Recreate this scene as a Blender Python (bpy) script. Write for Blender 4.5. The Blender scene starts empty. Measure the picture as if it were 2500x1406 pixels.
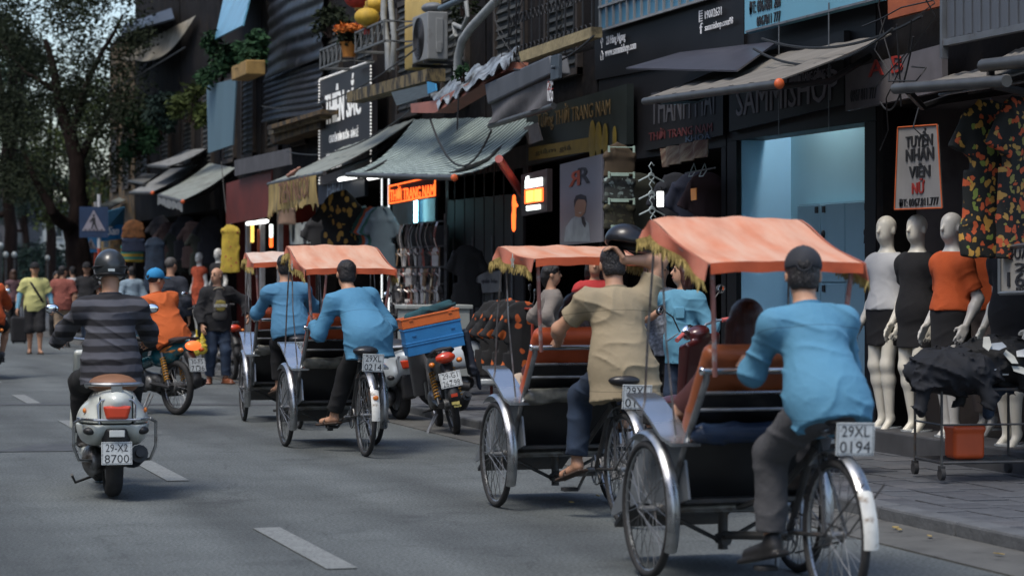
import bpy, bmesh, math, random
import numpy as np
from mathutils import Vector, Matrix

# ------------------------------------------------------------------ camera, sky, sun, exposure
SC = bpy.context.scene
COL = SC.collection
F_PX, HOR, CAM_H = 5903.0, 669.0, 1.5
YAW = math.radians(16.58)
SA, CA = math.sin(YAW), math.cos(YAW)
cam_d = bpy.data.cameras.new('camera')
cam_d.sensor_width = 36.0
cam_d.lens = 36.0 * F_PX / 2500.0
cam_d.shift_y = -34.0 / 2500.0
cam_d.clip_start, cam_d.clip_end = 0.1, 3000.0
cam_d.dof.use_dof = True
cam_d.dof.focus_distance = 19.0
cam_d.dof.aperture_fstop = 3.2
cam = bpy.data.objects.new('camera', cam_d)
COL.objects.link(cam)
cam.location = (0, 0, CAM_H)
cam.rotation_euler = (math.radians(90), 0, -YAW)
SC.camera = cam

SUN_EL, SUN_AZ = math.radians(62), math.radians(235)      # high sun behind cloud, over the camera's left shoulder
world = bpy.data.worlds.new('World')
SC.world = world
world.use_nodes = True
wn, wl = world.node_tree.nodes, world.node_tree.links
sky = wn.new('ShaderNodeTexSky')
sky.sky_type = 'NISHITA'
sky.sun_disc = False
sky.sun_elevation = SUN_EL
sky.sun_rotation = SUN_AZ
sky.air_density, sky.dust_density, sky.ozone_density = 1.0, 2.0, 1.0
wn['Background'].inputs['Strength'].default_value = 0.12
wl.new(sky.outputs['Color'], wn['Background'].inputs['Color'])
sun_d = bpy.data.lights.new('sun', 'SUN')
sun_d.energy, sun_d.angle, sun_d.color = 1.3, math.radians(20), (1.0, 0.95, 0.86)
sun = bpy.data.objects.new('sun', sun_d)
COL.objects.link(sun)
sun.location = (-10, -10, 30)
sd = Vector((math.sin(SUN_AZ) * math.cos(SUN_EL), math.cos(SUN_AZ) * math.cos(SUN_EL), math.sin(SUN_EL)))
sun.rotation_euler = (-sd).to_track_quat('-Z', 'Y').to_euler()
SC.view_settings.view_transform = 'Standard'
SC.view_settings.look = 'None'
SC.view_settings.exposure = 0.9
SC.view_settings.gamma = 1.0
SC.render.engine = 'CYCLES'
SC.cycles.max_bounces = 6
SC.cycles.diffuse_bounces = 3
SC.cycles.glossy_bounces = 3
SC.cycles.transmission_bounces = 4
SC.cycles.use_denoising = True
random.seed(7)

# ------------------------------------------------------------------ helpers
def at(u, v, X=None, d=None, Z=None):
    """world point seen at photo pixel (u, v) on the plane x=X, at depth d, or at height Z"""
    l = (u - 1250.0) / F_PX
    if X is not None: d = X / (SA + l * CA)
    elif Z is not None: d = (CAM_H - Z) * F_PX / (v - HOR)
    return Vector((d * SA + l * d * CA, d * CA - l * d * SA, CAM_H + (HOR - v) / F_PX * d))

def lin(c):
    return tuple(((x / 12.92) if x <= 0.04045 else ((x + 0.055) / 1.055) ** 2.4) for x in c)

MATS = {}
def mat(name, col=(.5, .5, .5), rough=.6, metal=0.0, var=.18, scale=6.0, bump=0.0, bscale=40.0, coat=0.0, spec=None,
        col2=None, f2=.5, w2=.1, scale2=2.5, emit=None, es=0.0, trans=0.0, rvar=0.0, stretch=None):
    """procedural principled material: base colour with noise variation, an optional second colour in patches, bump"""
    if name in MATS: return MATS[name]
    m = bpy.data.materials.new(name); m.use_nodes = True
    n, l = m.node_tree.nodes, m.node_tree.links
    p = n['Principled BSDF']
    tc = n.new('ShaderNodeTexCoord'); src = tc.outputs['Object']
    if stretch:
        mp = n.new('ShaderNodeMapping'); mp.inputs['Scale'].default_value = stretch
        l.new(src, mp.inputs['Vector']); src = mp.outputs['Vector']
    nz = n.new('ShaderNodeTexNoise'); nz.inputs['Scale'].default_value = scale; nz.inputs['Detail'].default_value = 5
    l.new(src, nz.inputs['Vector'])
    hi = tuple(min(1, c * (1 + var)) for c in col); lo = tuple(c * (1 - var) for c in col)
    mx = n.new('ShaderNodeMix'); mx.data_type = 'RGBA'
    mx.inputs[6].default_value = (*lo, 1); mx.inputs[7].default_value = (*hi, 1)
    mr = n.new('ShaderNodeMapRange'); mr.inputs[1].default_value = .3; mr.inputs[2].default_value = .7
    l.new(nz.outputs['Fac'], mr.inputs[0]); l.new(mr.outputs[0], mx.inputs[0])
    out = mx.outputs[2]
    if col2 is not None:
        n2 = n.new('ShaderNodeTexNoise'); n2.inputs['Scale'].default_value = scale2; n2.inputs['Detail'].default_value = 8
        n2.inputs['Roughness'].default_value = .65
        l.new(src, n2.inputs['Vector'])
        m2 = n.new('ShaderNodeMapRange'); m2.inputs[1].default_value = f2 - w2; m2.inputs[2].default_value = f2 + w2
        l.new(n2.outputs['Fac'], m2.inputs[0])
        x2 = n.new('ShaderNodeMix'); x2.data_type = 'RGBA'
        l.new(m2.outputs[0], x2.inputs[0]); l.new(out, x2.inputs[6]); x2.inputs[7].default_value = (*col2, 1)
        out = x2.outputs[2]
    l.new(out, p.inputs['Base Color'])
    p.inputs['Roughness'].default_value = rough
    if rvar:
        r2 = n.new('ShaderNodeMapRange'); r2.inputs[1].default_value = .3; r2.inputs[2].default_value = .7
        r2.inputs[3].default_value = max(0, rough - rvar); r2.inputs[4].default_value = min(1, rough + rvar)
        l.new(nz.outputs['Fac'], r2.inputs[0]); l.new(r2.outputs[0], p.inputs['Roughness'])
    p.inputs['Metallic'].default_value = metal
    if spec is not None: p.inputs['Specular IOR Level'].default_value = spec
    if coat: p.inputs['Coat Weight'].default_value = coat
    if trans: p.inputs['Transmission Weight'].default_value = trans
    if bump:
        bn = n.new('ShaderNodeTexNoise'); bn.inputs['Scale'].default_value = bscale; bn.inputs['Detail'].default_value = 4
        l.new(src, bn.inputs['Vector'])
        b = n.new('ShaderNodeBump'); b.inputs['Strength'].default_value = 1.0; b.inputs['Distance'].default_value = bump
        l.new(bn.outputs['Fac'], b.inputs['Height']); l.new(b.outputs['Normal'], p.inputs['Normal'])
    if emit:
        p.inputs['Emission Color'].default_value = (*emit, 1); p.inputs['Emission Strength'].default_value = es
    m['out'] = 1
    MATS[name] = m
    return m

def base_socket(m):
    p = m.node_tree.nodes['Principled BSDF']
    return p.inputs['Base Color']

def stripes(name, ca, cb, axis=2, period=.1, duty=.5, soft=.02, rough=.9, warp=.0, other=None, **k):
    """woven or printed stripes across one object axis"""
    if name in MATS: return MATS[name]
    m = mat(name, ca, rough, **k)
    n, l = m.node_tree.nodes, m.node_tree.links
    sk = base_socket(m); prev = sk.links[0].from_socket
    tc = n.new('ShaderNodeTexCoord'); sp = n.new('ShaderNodeSeparateXYZ'); l.new(tc.outputs['Object'], sp.inputs[0])
    val = sp.outputs[axis]
    if warp:
        nz = n.new('ShaderNodeTexNoise'); nz.inputs['Scale'].default_value = 5; l.new(tc.outputs['Object'], nz.inputs['Vector'])
        ma = n.new('ShaderNodeMath'); ma.operation = 'MULTIPLY_ADD'; ma.inputs[1].default_value = warp
        l.new(nz.outputs['Fac'], ma.inputs[0]); l.new(val, ma.inputs[2]); val = ma.outputs[0]
    dv = n.new('ShaderNodeMath'); dv.operation = 'DIVIDE'; dv.inputs[1].default_value = period; l.new(val, dv.inputs[0])
    fr = n.new('ShaderNodeMath'); fr.operation = 'FRACT'; l.new(dv.outputs[0], fr.inputs[0])
    pp = n.new('ShaderNodeMath'); pp.operation = 'PINGPONG'; pp.inputs[1].default_value = .5; l.new(fr.outputs[0], pp.inputs[0])
    mr = n.new('ShaderNodeMapRange'); mr.inputs[1].default_value = duty / 2 - soft; mr.inputs[2].default_value = duty / 2 + soft
    l.new(pp.outputs[0], mr.inputs[0])
    mx = n.new('ShaderNodeMix'); mx.data_type = 'RGBA'; l.new(mr.outputs[0], mx.inputs[0]); l.new(prev, mx.inputs[6]); mx.inputs[7].default_value = (*cb, 1)
    l.new(mx.outputs[2], sk)
    return m

def seams(m, lines):
    """thin stitched seam lines at object heights, on cloth material m"""
    n, l = m.node_tree.nodes, m.node_tree.links
    sk = base_socket(m); prev = sk.links[0].from_socket
    tc = n.new('ShaderNodeTexCoord'); sp = n.new('ShaderNodeSeparateXYZ'); l.new(tc.outputs['Object'], sp.inputs[0])
    for axis, val, w, slope in lines:
        ma = n.new('ShaderNodeMath'); ma.operation = 'MULTIPLY_ADD'; ma.inputs[1].default_value = slope; l.new(sp.outputs[1], ma.inputs[0]); l.new(sp.outputs[axis], ma.inputs[2])
        sb = n.new('ShaderNodeMath'); sb.operation = 'SUBTRACT'; sb.inputs[1].default_value = val; l.new(ma.outputs[0], sb.inputs[0])
        ab = n.new('ShaderNodeMath'); ab.operation = 'ABSOLUTE'; l.new(sb.outputs[0], ab.inputs[0])
        mr = n.new('ShaderNodeMapRange'); mr.inputs[1].default_value = w * .4; mr.inputs[2].default_value = w; mr.inputs[3].default_value = .62; mr.inputs[4].default_value = 1.0; l.new(ab.outputs[0], mr.inputs[0])
        sc = n.new('ShaderNodeVectorMath'); sc.operation = 'SCALE'; l.new(prev, sc.inputs[0]); l.new(mr.outputs[0], sc.inputs['Scale']); prev = sc.outputs[0]
    l.new(prev, sk)
    return m

def spots(name, ground, c1, c2, scale=9.0, size=.36, rough=.85, stretch=(1, 1, 1), c3=None):
    """printed pattern of scattered blobs on a dark cloth"""
    if name in MATS: return MATS[name]
    m = mat(name, ground, rough, var=.3)
    n, l = m.node_tree.nodes, m.node_tree.links
    sk = base_socket(m); prev = sk.links[0].from_socket
    tc = n.new('ShaderNodeTexCoord')
    mp = n.new('ShaderNodeMapping'); mp.inputs['Scale'].default_value = stretch; l.new(tc.outputs['Object'], mp.inputs['Vector'])
    nz = n.new('ShaderNodeTexNoise'); nz.inputs['Scale'].default_value = scale * .8; l.new(mp.outputs[0], nz.inputs['Vector'])
    av = n.new('ShaderNodeMix'); av.data_type = 'RGBA'; av.blend_type = 'LINEAR_LIGHT'; av.inputs[0].default_value = .05
    l.new(mp.outputs[0], av.inputs[6]); l.new(nz.outputs['Color'], av.inputs[7])
    vo = n.new('ShaderNodeTexVoronoi'); vo.inputs['Scale'].default_value = scale; vo.inputs['Randomness'].default_value = .75
    l.new(av.outputs[2], vo.inputs['Vector'])
    mr = n.new('ShaderNodeMapRange'); mr.inputs[1].default_value = size; mr.inputs[2].default_value = size + .04
    mr.inputs[3].default_value = 1; mr.inputs[4].default_value = 0
    l.new(vo.outputs['Distance'], mr.inputs[0])
    se = n.new('ShaderNodeSeparateColor'); l.new(vo.outputs['Color'], se.inputs[0])
    cr = n.new('ShaderNodeValToRGB'); cr.color_ramp.interpolation = 'CONSTANT'
    cr.color_ramp.elements[0].color = (*c1, 1); cr.color_ramp.elements[1].position = .55; cr.color_ramp.elements[1].color = (*c2, 1)
    if c3:
        e = cr.color_ramp.elements.new(.82); e.color = (*c3, 1)
    l.new(se.outputs[0], cr.inputs[0])
    mx = n.new('ShaderNodeMix'); mx.data_type = 'RGBA'; l.new(mr.outputs[0], mx.inputs[0]); l.new(prev, mx.inputs[6]); l.new(cr.outputs[0], mx.inputs[7])
    l.new(mx.outputs[2], sk)
    return m

def tag(o, label=None, cat=None, group=None, kind=None):
    if label: o['label'] = label
    if cat: o['category'] = cat
    if group: o['group'] = group
    if kind: o['kind'] = kind
    return o

def empty(name, loc=(0, 0, 0), rz=0.0, rx=0.0, ry=0.0):
    o = bpy.data.objects.new(name, None)
    COL.objects.link(o); o.location = loc; o.rotation_euler = (rx, ry, rz)
    o.empty_display_size = .1
    return o

def thing(name, label, cat, loc=(0, 0, 0), rz=0.0, group=None, rx=0.0, ry=0.0):
    return tag(empty(name, loc, rz, rx, ry), label, cat, group)

def link(name, me, parent=None, loc=None):
    o = bpy.data.objects.new(name, me); COL.objects.link(o)
    if parent is not None: o.parent = parent
    if loc is not None: o.location = loc
    return o

def copy_tree(o, parent=None):
    c = o.copy(); COL.objects.link(c); c.parent = parent
    for ch in list(o.children): copy_tree(ch, c)
    return c

def frame(z, x=None):
    """3x3 with given z axis"""
    z = Vector(z).normalized()
    x = Vector(x) if x is not None else (Vector((1, 0, 0)) if abs(z.x) < .9 else Vector((0, 1, 0)))
    x = (x - z * x.dot(z)).normalized(); y = z.cross(x)
    return Matrix((x, y, z)).transposed()

class G:
    """collects shapes into one mesh"""
    def __init__(s): s.v, s.f, s.m, s.c = [], [], [], 0
    def add(s, vs, fs):
        b = len(s.v); s.v += [tuple(p) for p in vs]
        s.f += [tuple(i + b for i in f) for f in fs]; s.m += [s.c] * len(fs)
        return s
    def mi(s, i): s.c = i; return s
    def box(s, c, size, R=None, rz=0.0, top=1.0):
        c = Vector(c); h = Vector(size) / 2
        if R is None: R = Matrix.Rotation(rz, 3, 'Z')
        vs = []
        for z in (-1, 1):
            t = top if z > 0 else 1
            for x, y in ((-1, -1), (1, -1), (1, 1), (-1, 1)):
                vs.append(c + R @ Vector((x * h.x * t, y * h.y * t, z * h.z)))
        return s.add(vs, [(3, 2, 1, 0), (4, 5, 6, 7), (0, 1, 5, 4), (1, 2, 6, 5), (2, 3, 7, 6), (3, 0, 4, 7)])
    def hexa(s, a, b):
        """solid between quad a and quad b (same winding)"""
        return s.add(list(a) + list(b), [(3, 2, 1, 0), (4, 5, 6, 7), (0, 1, 5, 4), (1, 2, 6, 5), (2, 3, 7, 6), (3, 0, 4, 7)])
    def slab(s, q, t):
        """quad thickened along its normal (backwards) by t"""
        q = [Vector(p) for p in q]; n = (q[1] - q[0]).cross(q[3] - q[0])
        if n.length == 0: n = (q[2] - q[1]).cross(q[3] - q[1])
        n.normalize()
        return s.hexa([p - n * t for p in q], q)
    def tube(s, pts, r, n=8, closed=False, cap=True, flat=1.0, up=None):
        P = [Vector(p) for p in pts]; N = len(P)
        rs = r if isinstance(r, (list, tuple)) else [r] * N
        T = []
        for i in range(N):
            a = P[i - 1] if (i > 0 or closed) else P[i]
            b = P[(i + 1) % N] if (i < N - 1 or closed) else P[i]
            t = (b - a); T.append(t.normalized() if t.length > 1e-9 else Vector((0, 0, 1)))
        R = frame(T[0], up); x = R.col[0]
        vs, fs = [], []
        for i in range(N):
            x = (x - T[i] * x.dot(T[i]))
            x = x.normalized() if x.length > 1e-6 else frame(T[i]).col[0]
            y = T[i].cross(x)
            for k in range(n):
                a = 2 * math.pi * k / n
                vs.append(P[i] + (x * math.cos(a) + y * math.sin(a) * flat) * rs[i])
        M = N if closed else N - 1
        for i in range(M):
            for k in range(n):
                a, b = i * n + k, i * n + (k + 1) % n
                c, d = ((i + 1) % N) * n + (k + 1) % n, ((i + 1) % N) * n + k
                fs.append((a, b, c, d))
        if cap and not closed:
            fs.append(tuple(reversed(range(n)))); fs.append(tuple(range((N - 1) * n, N * n)))
        return s.add(vs, fs)
    def ring(s, c, axis, R, r, n=32, m=8, a0=0, a1=2 * math.pi, x=None, flat=1.0):
        Fm = frame(axis, x); c = Vector(c)
        full = abs(a1 - a0 - 2 * math.pi) < 1e-6
        pts = [c + Fm @ Vector((math.cos(a0 + (a1 - a0) * i / (n if full else n - 1)), math.sin(a0 + (a1 - a0) * i / (n if full else n - 1)), 0)) * R for i in range(n)]
        return s.tube(pts, r, m, closed=full, flat=flat, up=axis)
    def lathe(s, prof, c=(0, 0, 0), axis=(0, 0, 1), n=16, cap=True):
        Fm = frame(axis); c = Vector(c); vs, fs = [], []
        for r, z in prof:
            for k in range(n):
                a = 2 * math.pi * k / n
                vs.append(c + Fm @ Vector((r * math.cos(a), r * math.sin(a), z)))
        for i in range(len(prof) - 1):
            for k in range(n):
                fs.append((i * n + k, i * n + (k + 1) % n, (i + 1) * n + (k + 1) % n, (i + 1) * n + k))
        if cap:
            fs.append(tuple(reversed(range(n)))); fs.append(tuple(range((len(prof) - 1) * n, len(prof) * n)))
        return s.add(vs, fs)
    def cyl(s, a, b, r, n=12): return s.tube([a, b], r, n)
    def ell(s, c, r, R=None, n=12, m=8):
        c = Vector(c); R = R or Matrix.Identity(3); vs, fs = [], []
        for j in range(1, m):
            t = math.pi * j / m
            for k in range(n):
                a = 2 * math.pi * k / n
                vs.append(c + R @ Vector((r[0] * math.sin(t) * math.cos(a), r[1] * math.sin(t) * math.sin(a), r[2] * math.cos(t))))
        top, bot = len(vs), len(vs) + 1
        vs += [c + R @ Vector((0, 0, r[2])), c + R @ Vector((0, 0, -r[2]))]
        for j in range(m - 2):
            for k in range(n):
                fs.append((j * n + k, (j + 1) * n + k, (j + 1) * n + (k + 1) % n, j * n + (k + 1) % n))
        for k in range(n):
            fs.append((top, k, (k + 1) % n)); fs.append((bot, (m - 2) * n + (k + 1) % n, (m - 2) * n + k))
        return s.add(vs, fs)
    def prism(s, poly, t, o=(0, 0, 0), R=None):
        """2D polygon (x, y) extruded along local z by t"""
        o = Vector(o); R = R or Matrix.Identity(3); N = len(poly)
        vs = [o + R @ Vector((p[0], p[1], 0)) for p in poly] + [o + R @ Vector((p[0], p[1], t)) for p in poly]
        fs = [tuple(reversed(range(N))), tuple(range(N, 2 * N))] + [(i, (i + 1) % N, N + (i + 1) % N, N + i) for i in range(N)]
        return s.add(vs, fs)
    def grid(s, fn, nu, nv, t=0.0):
        """surface fn(a, b) for a, b in 0..1; thickened by t"""
        P = [[Vector(fn(i / nu, j / nv)) for j in range(nv + 1)] for i in range(nu + 1)]
        vs = [p for r in P for p in r]; W = nv + 1
        fs = [(i * W + j, (i + 1) * W + j, (i + 1) * W + j + 1, i * W + j + 1) for i in range(nu) for j in range(nv)]
        if t:
            vb = []
            for i in range(nu + 1):
                for j in range(W):
                    a = P[min(i + 1, nu)][j] - P[max(i - 1, 0)][j]; b = P[i][min(j + 1, nv)] - P[i][max(j - 1, 0)]
                    nn = a.cross(b); nn = nn.normalized() if nn.length > 1e-12 else Vector((0, 0, 1))
                    vb.append(P[i][j] - nn * t)
            o = len(vs); vs += vb
            fs += [tuple(reversed([k + o for k in f])) for f in fs]
            rim = [i * W for i in range(nu + 1)] + [nu * W + j for j in range(1, W)] + [i * W + nv for i in range(nu - 1, -1, -1)] + [j for j in range(nv - 1, 0, -1)]
            for a, b in zip(rim, rim[1:] + rim[:1]): fs.append((b, a, a + o, b + o))
        return s.add(vs, fs)
    def mesh(s, name, mats, smooth=40):
        me = bpy.data.meshes.new(name)
        me.from_pydata(s.v, [], s.f)
        for m in (mats if isinstance(mats, (list, tuple)) else [mats]): me.materials.append(m)
        if any(s.m): me.polygons.foreach_set('material_index', s.m)
        if smooth:
            me.polygons.foreach_set('use_smooth', [True] * len(s.f)); me.set_sharp_from_angle(angle=math.radians(smooth))
        me.update()
        return me
    def build(s, name, mats, parent=None, smooth=40, bev=0.0, loc=None):
        o = link(name, s.mesh(name, mats, smooth), parent, loc)
        if bev:
            b = o.modifiers.new('bevel', 'BEVEL'); b.width = bev; b.segments = 2; b.limit_method = 'ANGLE'
        return o

# ---- lettering: every string is turned into a mesh once, normalised to a unit box
TEXT_ME = {}
def prepare_texts(strings):
    objs = []
    for t, b, sh in strings:
        cu = bpy.data.curves.new('lettering', 'FONT'); cu.body = t; cu.shear = sh
        cu.extrude = .02; cu.resolution_u = 2
        o = bpy.data.objects.new('lettering', cu); COL.objects.link(o); objs.append((t, b, o, cu))
    bpy.context.view_layer.update()
    dg = bpy.context.evaluated_depsgraph_get()
    for t, b, o, cu in objs:
        me = bpy.data.meshes.new_from_object(o.evaluated_get(dg))
        n = len(me.vertices); co = np.empty(n * 3, np.float32)
        if n:
            me.vertices.foreach_get('co', co); co = co.reshape(-1, 3)
            a, z_ = co.min(0), co.max(0); hi_w = z_[0] - a[0]; co[:, :2] = (co[:, :2] - a[:2]) / np.maximum(z_[:2] - a[:2], 1e-6)
            co[:, 2] = (co[:, 2] - a[2]) / max(z_[2] - a[2], 1e-6)
            fs = [tuple(p.vertices) for p in me.polygons]
            if b:   # heavier strokes: shifted copies at slightly different depths
                dx = b * 1.1 / max(float(hi_w), 1e-6); base = co.copy(); nf = list(fs); N0 = len(base)
                for q, sx in enumerate((-dx, dx)):
                    c2 = base.copy(); c2[:, 0] += sx; c2[:, 2] *= .9 - .1 * q; co = np.concatenate([co, c2]); fs += [tuple(i + N0 * (q + 1) for i in f) for f in nf]
                co[:, 0] = (co[:, 0] + dx) / (1 + 2 * dx)
            TEXT_ME[t] = (co, fs)
        bpy.data.objects.remove(o); bpy.data.curves.remove(cu); bpy.data.meshes.remove(me)

def text(t, o, ex, ey, m, parent=None, depth=.004, name='lettering', warp=None):
    """lettering t in the parallelogram at o spanned by ex and ey"""
    co, fs = TEXT_ME[t]; o, ex, ey = Vector(o), Vector(ex), Vector(ey)
    nz = ex.cross(ey).normalized() * depth
    A = np.array([ex, ey, nz], np.float32); P = co @ A + np.array(o, np.float32)
    me = bpy.data.meshes.new(name); me.from_pydata(P.tolist(), [], fs); me.materials.append(m); me.update()
    return link(name, me, parent)
# ------------------------------------------------------------------ smooth solid modelling on a voxel field (bodies, clothes, cowls)
EDGES = [((0,0,0),(1,0,0)),((0,1,0),(1,1,0)),((0,0,1),(1,0,1)),((0,1,1),(1,1,1)),((0,0,0),(0,1,0)),((1,0,0),(1,1,0)),
         ((0,0,1),(0,1,1)),((1,0,1),(1,1,1)),((0,0,0),(0,0,1)),((1,0,0),(1,0,1)),((0,1,0),(0,1,1)),((1,1,0),(1,1,1))]

def surface(F, o, h):
    ins = F < 0
    c = np.zeros(tuple(x - 1 for x in F.shape), np.int8)
    for a in (0, 1):
        for b in (0, 1):
            for d in (0, 1):
                c += ins[a:F.shape[0] - 1 + a, b:F.shape[1] - 1 + b, d:F.shape[2] - 1 + d]
    act = (c > 0) & (c < 8)
    ii = np.argwhere(act); n = len(ii)
    idx = np.full(c.shape, -1, np.int64); idx[act] = np.arange(n)
    pos = np.zeros((n, 3)); cnt = np.zeros(n)
    for a, b in EDGES:
        a, b = np.array(a), np.array(b)
        fa = F[tuple((ii + a).T)]; fb = F[tuple((ii + b).T)]
        m = (fa < 0) != (fb < 0)
        t = fa[m] / (fa[m] - fb[m])
        pos[m] += a + (b - a) * t[:, None]; cnt[m] += 1
    V = (ii + pos / np.maximum(cnt, 1)[:, None]) * h + np.array(o)
    quads = []
    for ax in range(3):
        o1, o2 = [(1, 2), (2, 0), (0, 1)][ax]
        sl0 = [slice(None)] * 3; sl1 = [slice(None)] * 3
        sl0[ax] = slice(0, -1); sl1[ax] = slice(1, None)
        A, B = ins[tuple(sl0)], ins[tuple(sl1)]
        e = np.argwhere(A != B)
        e = e[(e[:, o1] > 0) & (e[:, o2] > 0) & (e[:, o1] < F.shape[o1] - 1) & (e[:, o2] < F.shape[o2] - 1)]
        if not len(e): continue
        s = A[tuple(e.T)]
        q = []
        for d1, d2 in ((-1, -1), (0, -1), (0, 0), (-1, 0)):
            k = e.copy(); k[:, o1] += d1; k[:, o2] += d2; q.append(idx[tuple(k.T)])
        q = np.stack(q, 1); q[~s] = q[~s][:, ::-1]
        quads.append(q)
    return V, np.concatenate(quads)

class SDF:
    def __init__(s, k=.03): s.ops, s.k = [], k
    def cone(s, a, b, r1, r2=None, k=None, flat=None, ax=None, cap=False):
        """rounded cone; flat squeezes it along axis ax"""
        a, b = np.array(a, float), np.array(b, float); r2 = r1 if r2 is None else r2; r = max(r1, r2)
        s.ops.append(('c', np.minimum(a, b) - r, np.maximum(a, b) + r, s.k if k is None else k, (a, b, r1, r2, flat, None if ax is None else np.array(ax, float), cap))); return s
    def chain(s, pts, rs, k=None):
        for i in range(len(pts) - 1): s.cone(pts[i], pts[i + 1], rs[i], rs[i + 1], k)
        return s
    def ell(s, c, r, R=None, k=None, sub=False):
        c = np.array(c, float); r = np.array(r, float); m = r.max(); R = np.eye(3) if R is None else np.array(R, float)
        ext = np.sqrt(((R * r[None, :]) ** 2).sum(1))
        s.ops.append(('-e' if sub else 'e', c - ext, c + ext, s.k if k is None else k, (c, r, R))); return s
    def box(s, c, h, R=None, r=.01, k=None, sub=False):
        c = np.array(c, float); h = np.array(h, float); R = np.eye(3) if R is None else np.array(R, float)
        ext = (np.abs(R) * h[None, :]).sum(1)
        s.ops.append(('-b' if sub else 'b', c - ext, c + ext, s.k if k is None else k, (c, h, R, r))); return s
    def cut(s, p, n, lo=None, hi=None):
        """remove what lies on the n side of the plane through p (inside lo..hi only)"""
        n = np.array(n, float); n /= np.linalg.norm(n)
        s.ops.append(('p', lo, hi, 0, (np.array(p, float), n))); return s
    def cutball(s, p, n, rad):
        p = np.array(p, float); return s.cut(p, n, p - rad, p + rad)
    def wrinkle(s, amp, sc, seed=0, d=(0.5, .2, 1.0)):
        s.ops.append(('w', None, None, 0, (amp, sc, seed, d))); return s
    def mesh(s, name, m, h=.01):
        L = [o for o in s.ops if o[0] in ('c', 'e', 'b')]
        lo = np.min([o[1] for o in L], 0) - 3 * h; hi = np.max([o[2] for o in L], 0) + 3 * h
        N = np.ceil((hi - lo) / h).astype(int) + 1
        ax = [(lo[i] + np.arange(N[i]) * h).astype(np.float32) for i in range(3)]
        F = np.full(tuple(N), 1.0, np.float32)
        def reg(a, b, pad):
            i0 = np.clip(np.floor((a - pad - lo) / h).astype(int), 0, N - 1); i1 = np.clip(np.ceil((b + pad - lo) / h).astype(int) + 1, 1, N)
            return tuple(slice(x, y) for x, y in zip(i0, i1))
        def coords(sl, c):
            return (ax[0][sl[0]][:, None, None] - np.float32(c[0]), ax[1][sl[1]][None, :, None] - np.float32(c[1]), ax[2][sl[2]][None, None, :] - np.float32(c[2]))
        for typ, a, b, k, q in s.ops:
            if typ == 'w':
                amp, sc, seed, d = q
                ii = np.argwhere(np.abs(F) < .04)
                x, y, z = [(ax[i][ii[:, i]]) * sc for i in range(3)]
                lf = np.sin(.55 * x + .4 * z + seed) + np.sin(.5 * y - .45 * z + 2 * seed) + .6 * np.sin(.9 * z + .8 * x + 3 * seed)
                s1 = .6 * d[0] * x + .3 * d[1] * y + d[2] * z; s2 = -.8 * d[0] * x + .4 * d[1] * y + .55 * d[2] * z
                r1 = (1 - np.abs(np.sin(1.15 * s1 + 1.0 * lf + seed))) ** 2.5; r2 = (1 - np.abs(np.sin(1.5 * s2 - 1.2 * lf + 2.7 * seed))) ** 2.5
                m1 = np.clip(.45 + .8 * np.sin(.7 * x - .5 * z + .9 * y + 2 * seed), 0, 1); m2 = np.clip(.35 + .8 * np.sin(-.6 * x - .6 * z + .7 * y + 4.2 * seed), 0, 1)
                F[tuple(ii.T)] += (amp * (.3 - r1 * m1 * 1.3 - r2 * m2 * 1.1)).astype(np.float32)
                continue
            if typ == 'p':
                sl = reg(a, b, 0) if a is not None else tuple(slice(0, n) for n in N)
                x, y, z = coords(sl, q[0]); n = q[1]
                F[sl] = np.maximum(F[sl], (x * n[0] + y * n[1] + z * n[2]).astype(np.float32)); continue
            sl = reg(a, b, k + 3 * h)
            x, y, z = coords(sl, q[0])
            if typ == 'c':
                _, bb, r1, r2, flat, fa, cap = q
                ba = (bb - q[0]); cn = ba / max(np.linalg.norm(ba), 1e-9); cl_ = np.linalg.norm(ba)
                pl = (x * cn[0] + y * cn[1] + z * cn[2]) - cl_ if cap else None
                if flat is not None:
                    dd = x * fa[0] + y * fa[1] + z * fa[2]; g = (1 / flat - 1)
                    x = x + dd * fa[0] * g; y = y + dd * fa[1] * g; z = z + dd * fa[2] * g
                    ba = ba + fa * (ba @ fa) * g
                t = np.clip((x * ba[0] + y * ba[1] + z * ba[2]) / max(ba @ ba, 1e-9), 0, 1)
                d = np.sqrt((x - t * ba[0]) ** 2 + (y - t * ba[1]) ** 2 + (z - t * ba[2]) ** 2) - (r1 + (r2 - r1) * t)
                if flat is not None: d = d * (flat + 1) / 2
                if cap: d = np.maximum(d, pl)
            elif typ in ('e', '-e'):
                _, r, R = q
                X = x * R[0, 0] + y * R[1, 0] + z * R[2, 0]; Y = x * R[0, 1] + y * R[1, 1] + z * R[2, 1]; Z = x * R[0, 2] + y * R[1, 2] + z * R[2, 2]
                k0 = np.sqrt((X / r[0]) ** 2 + (Y / r[1]) ** 2 + (Z / r[2]) ** 2)
                k1 = np.sqrt((X / r[0] ** 2) ** 2 + (Y / r[1] ** 2) ** 2 + (Z / r[2] ** 2) ** 2)
                d = k0 * (k0 - 1) / np.maximum(k1, 1e-6)
            else:
                _, hh, R, rr = q
                X = np.abs(x * R[0, 0] + y * R[1, 0] + z * R[2, 0]) - hh[0] + rr; Y = np.abs(x * R[0, 1] + y * R[1, 1] + z * R[2, 1]) - hh[1] + rr
                Z = np.abs(x * R[0, 2] + y * R[1, 2] + z * R[2, 2]) - hh[2] + rr
                d = np.sqrt(np.maximum(X, 0) ** 2 + np.maximum(Y, 0) ** 2 + np.maximum(Z, 0) ** 2) + np.minimum(np.maximum(X, np.maximum(Y, Z)), 0) - rr
            d = d.astype(np.float32); f = F[sl]
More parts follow.
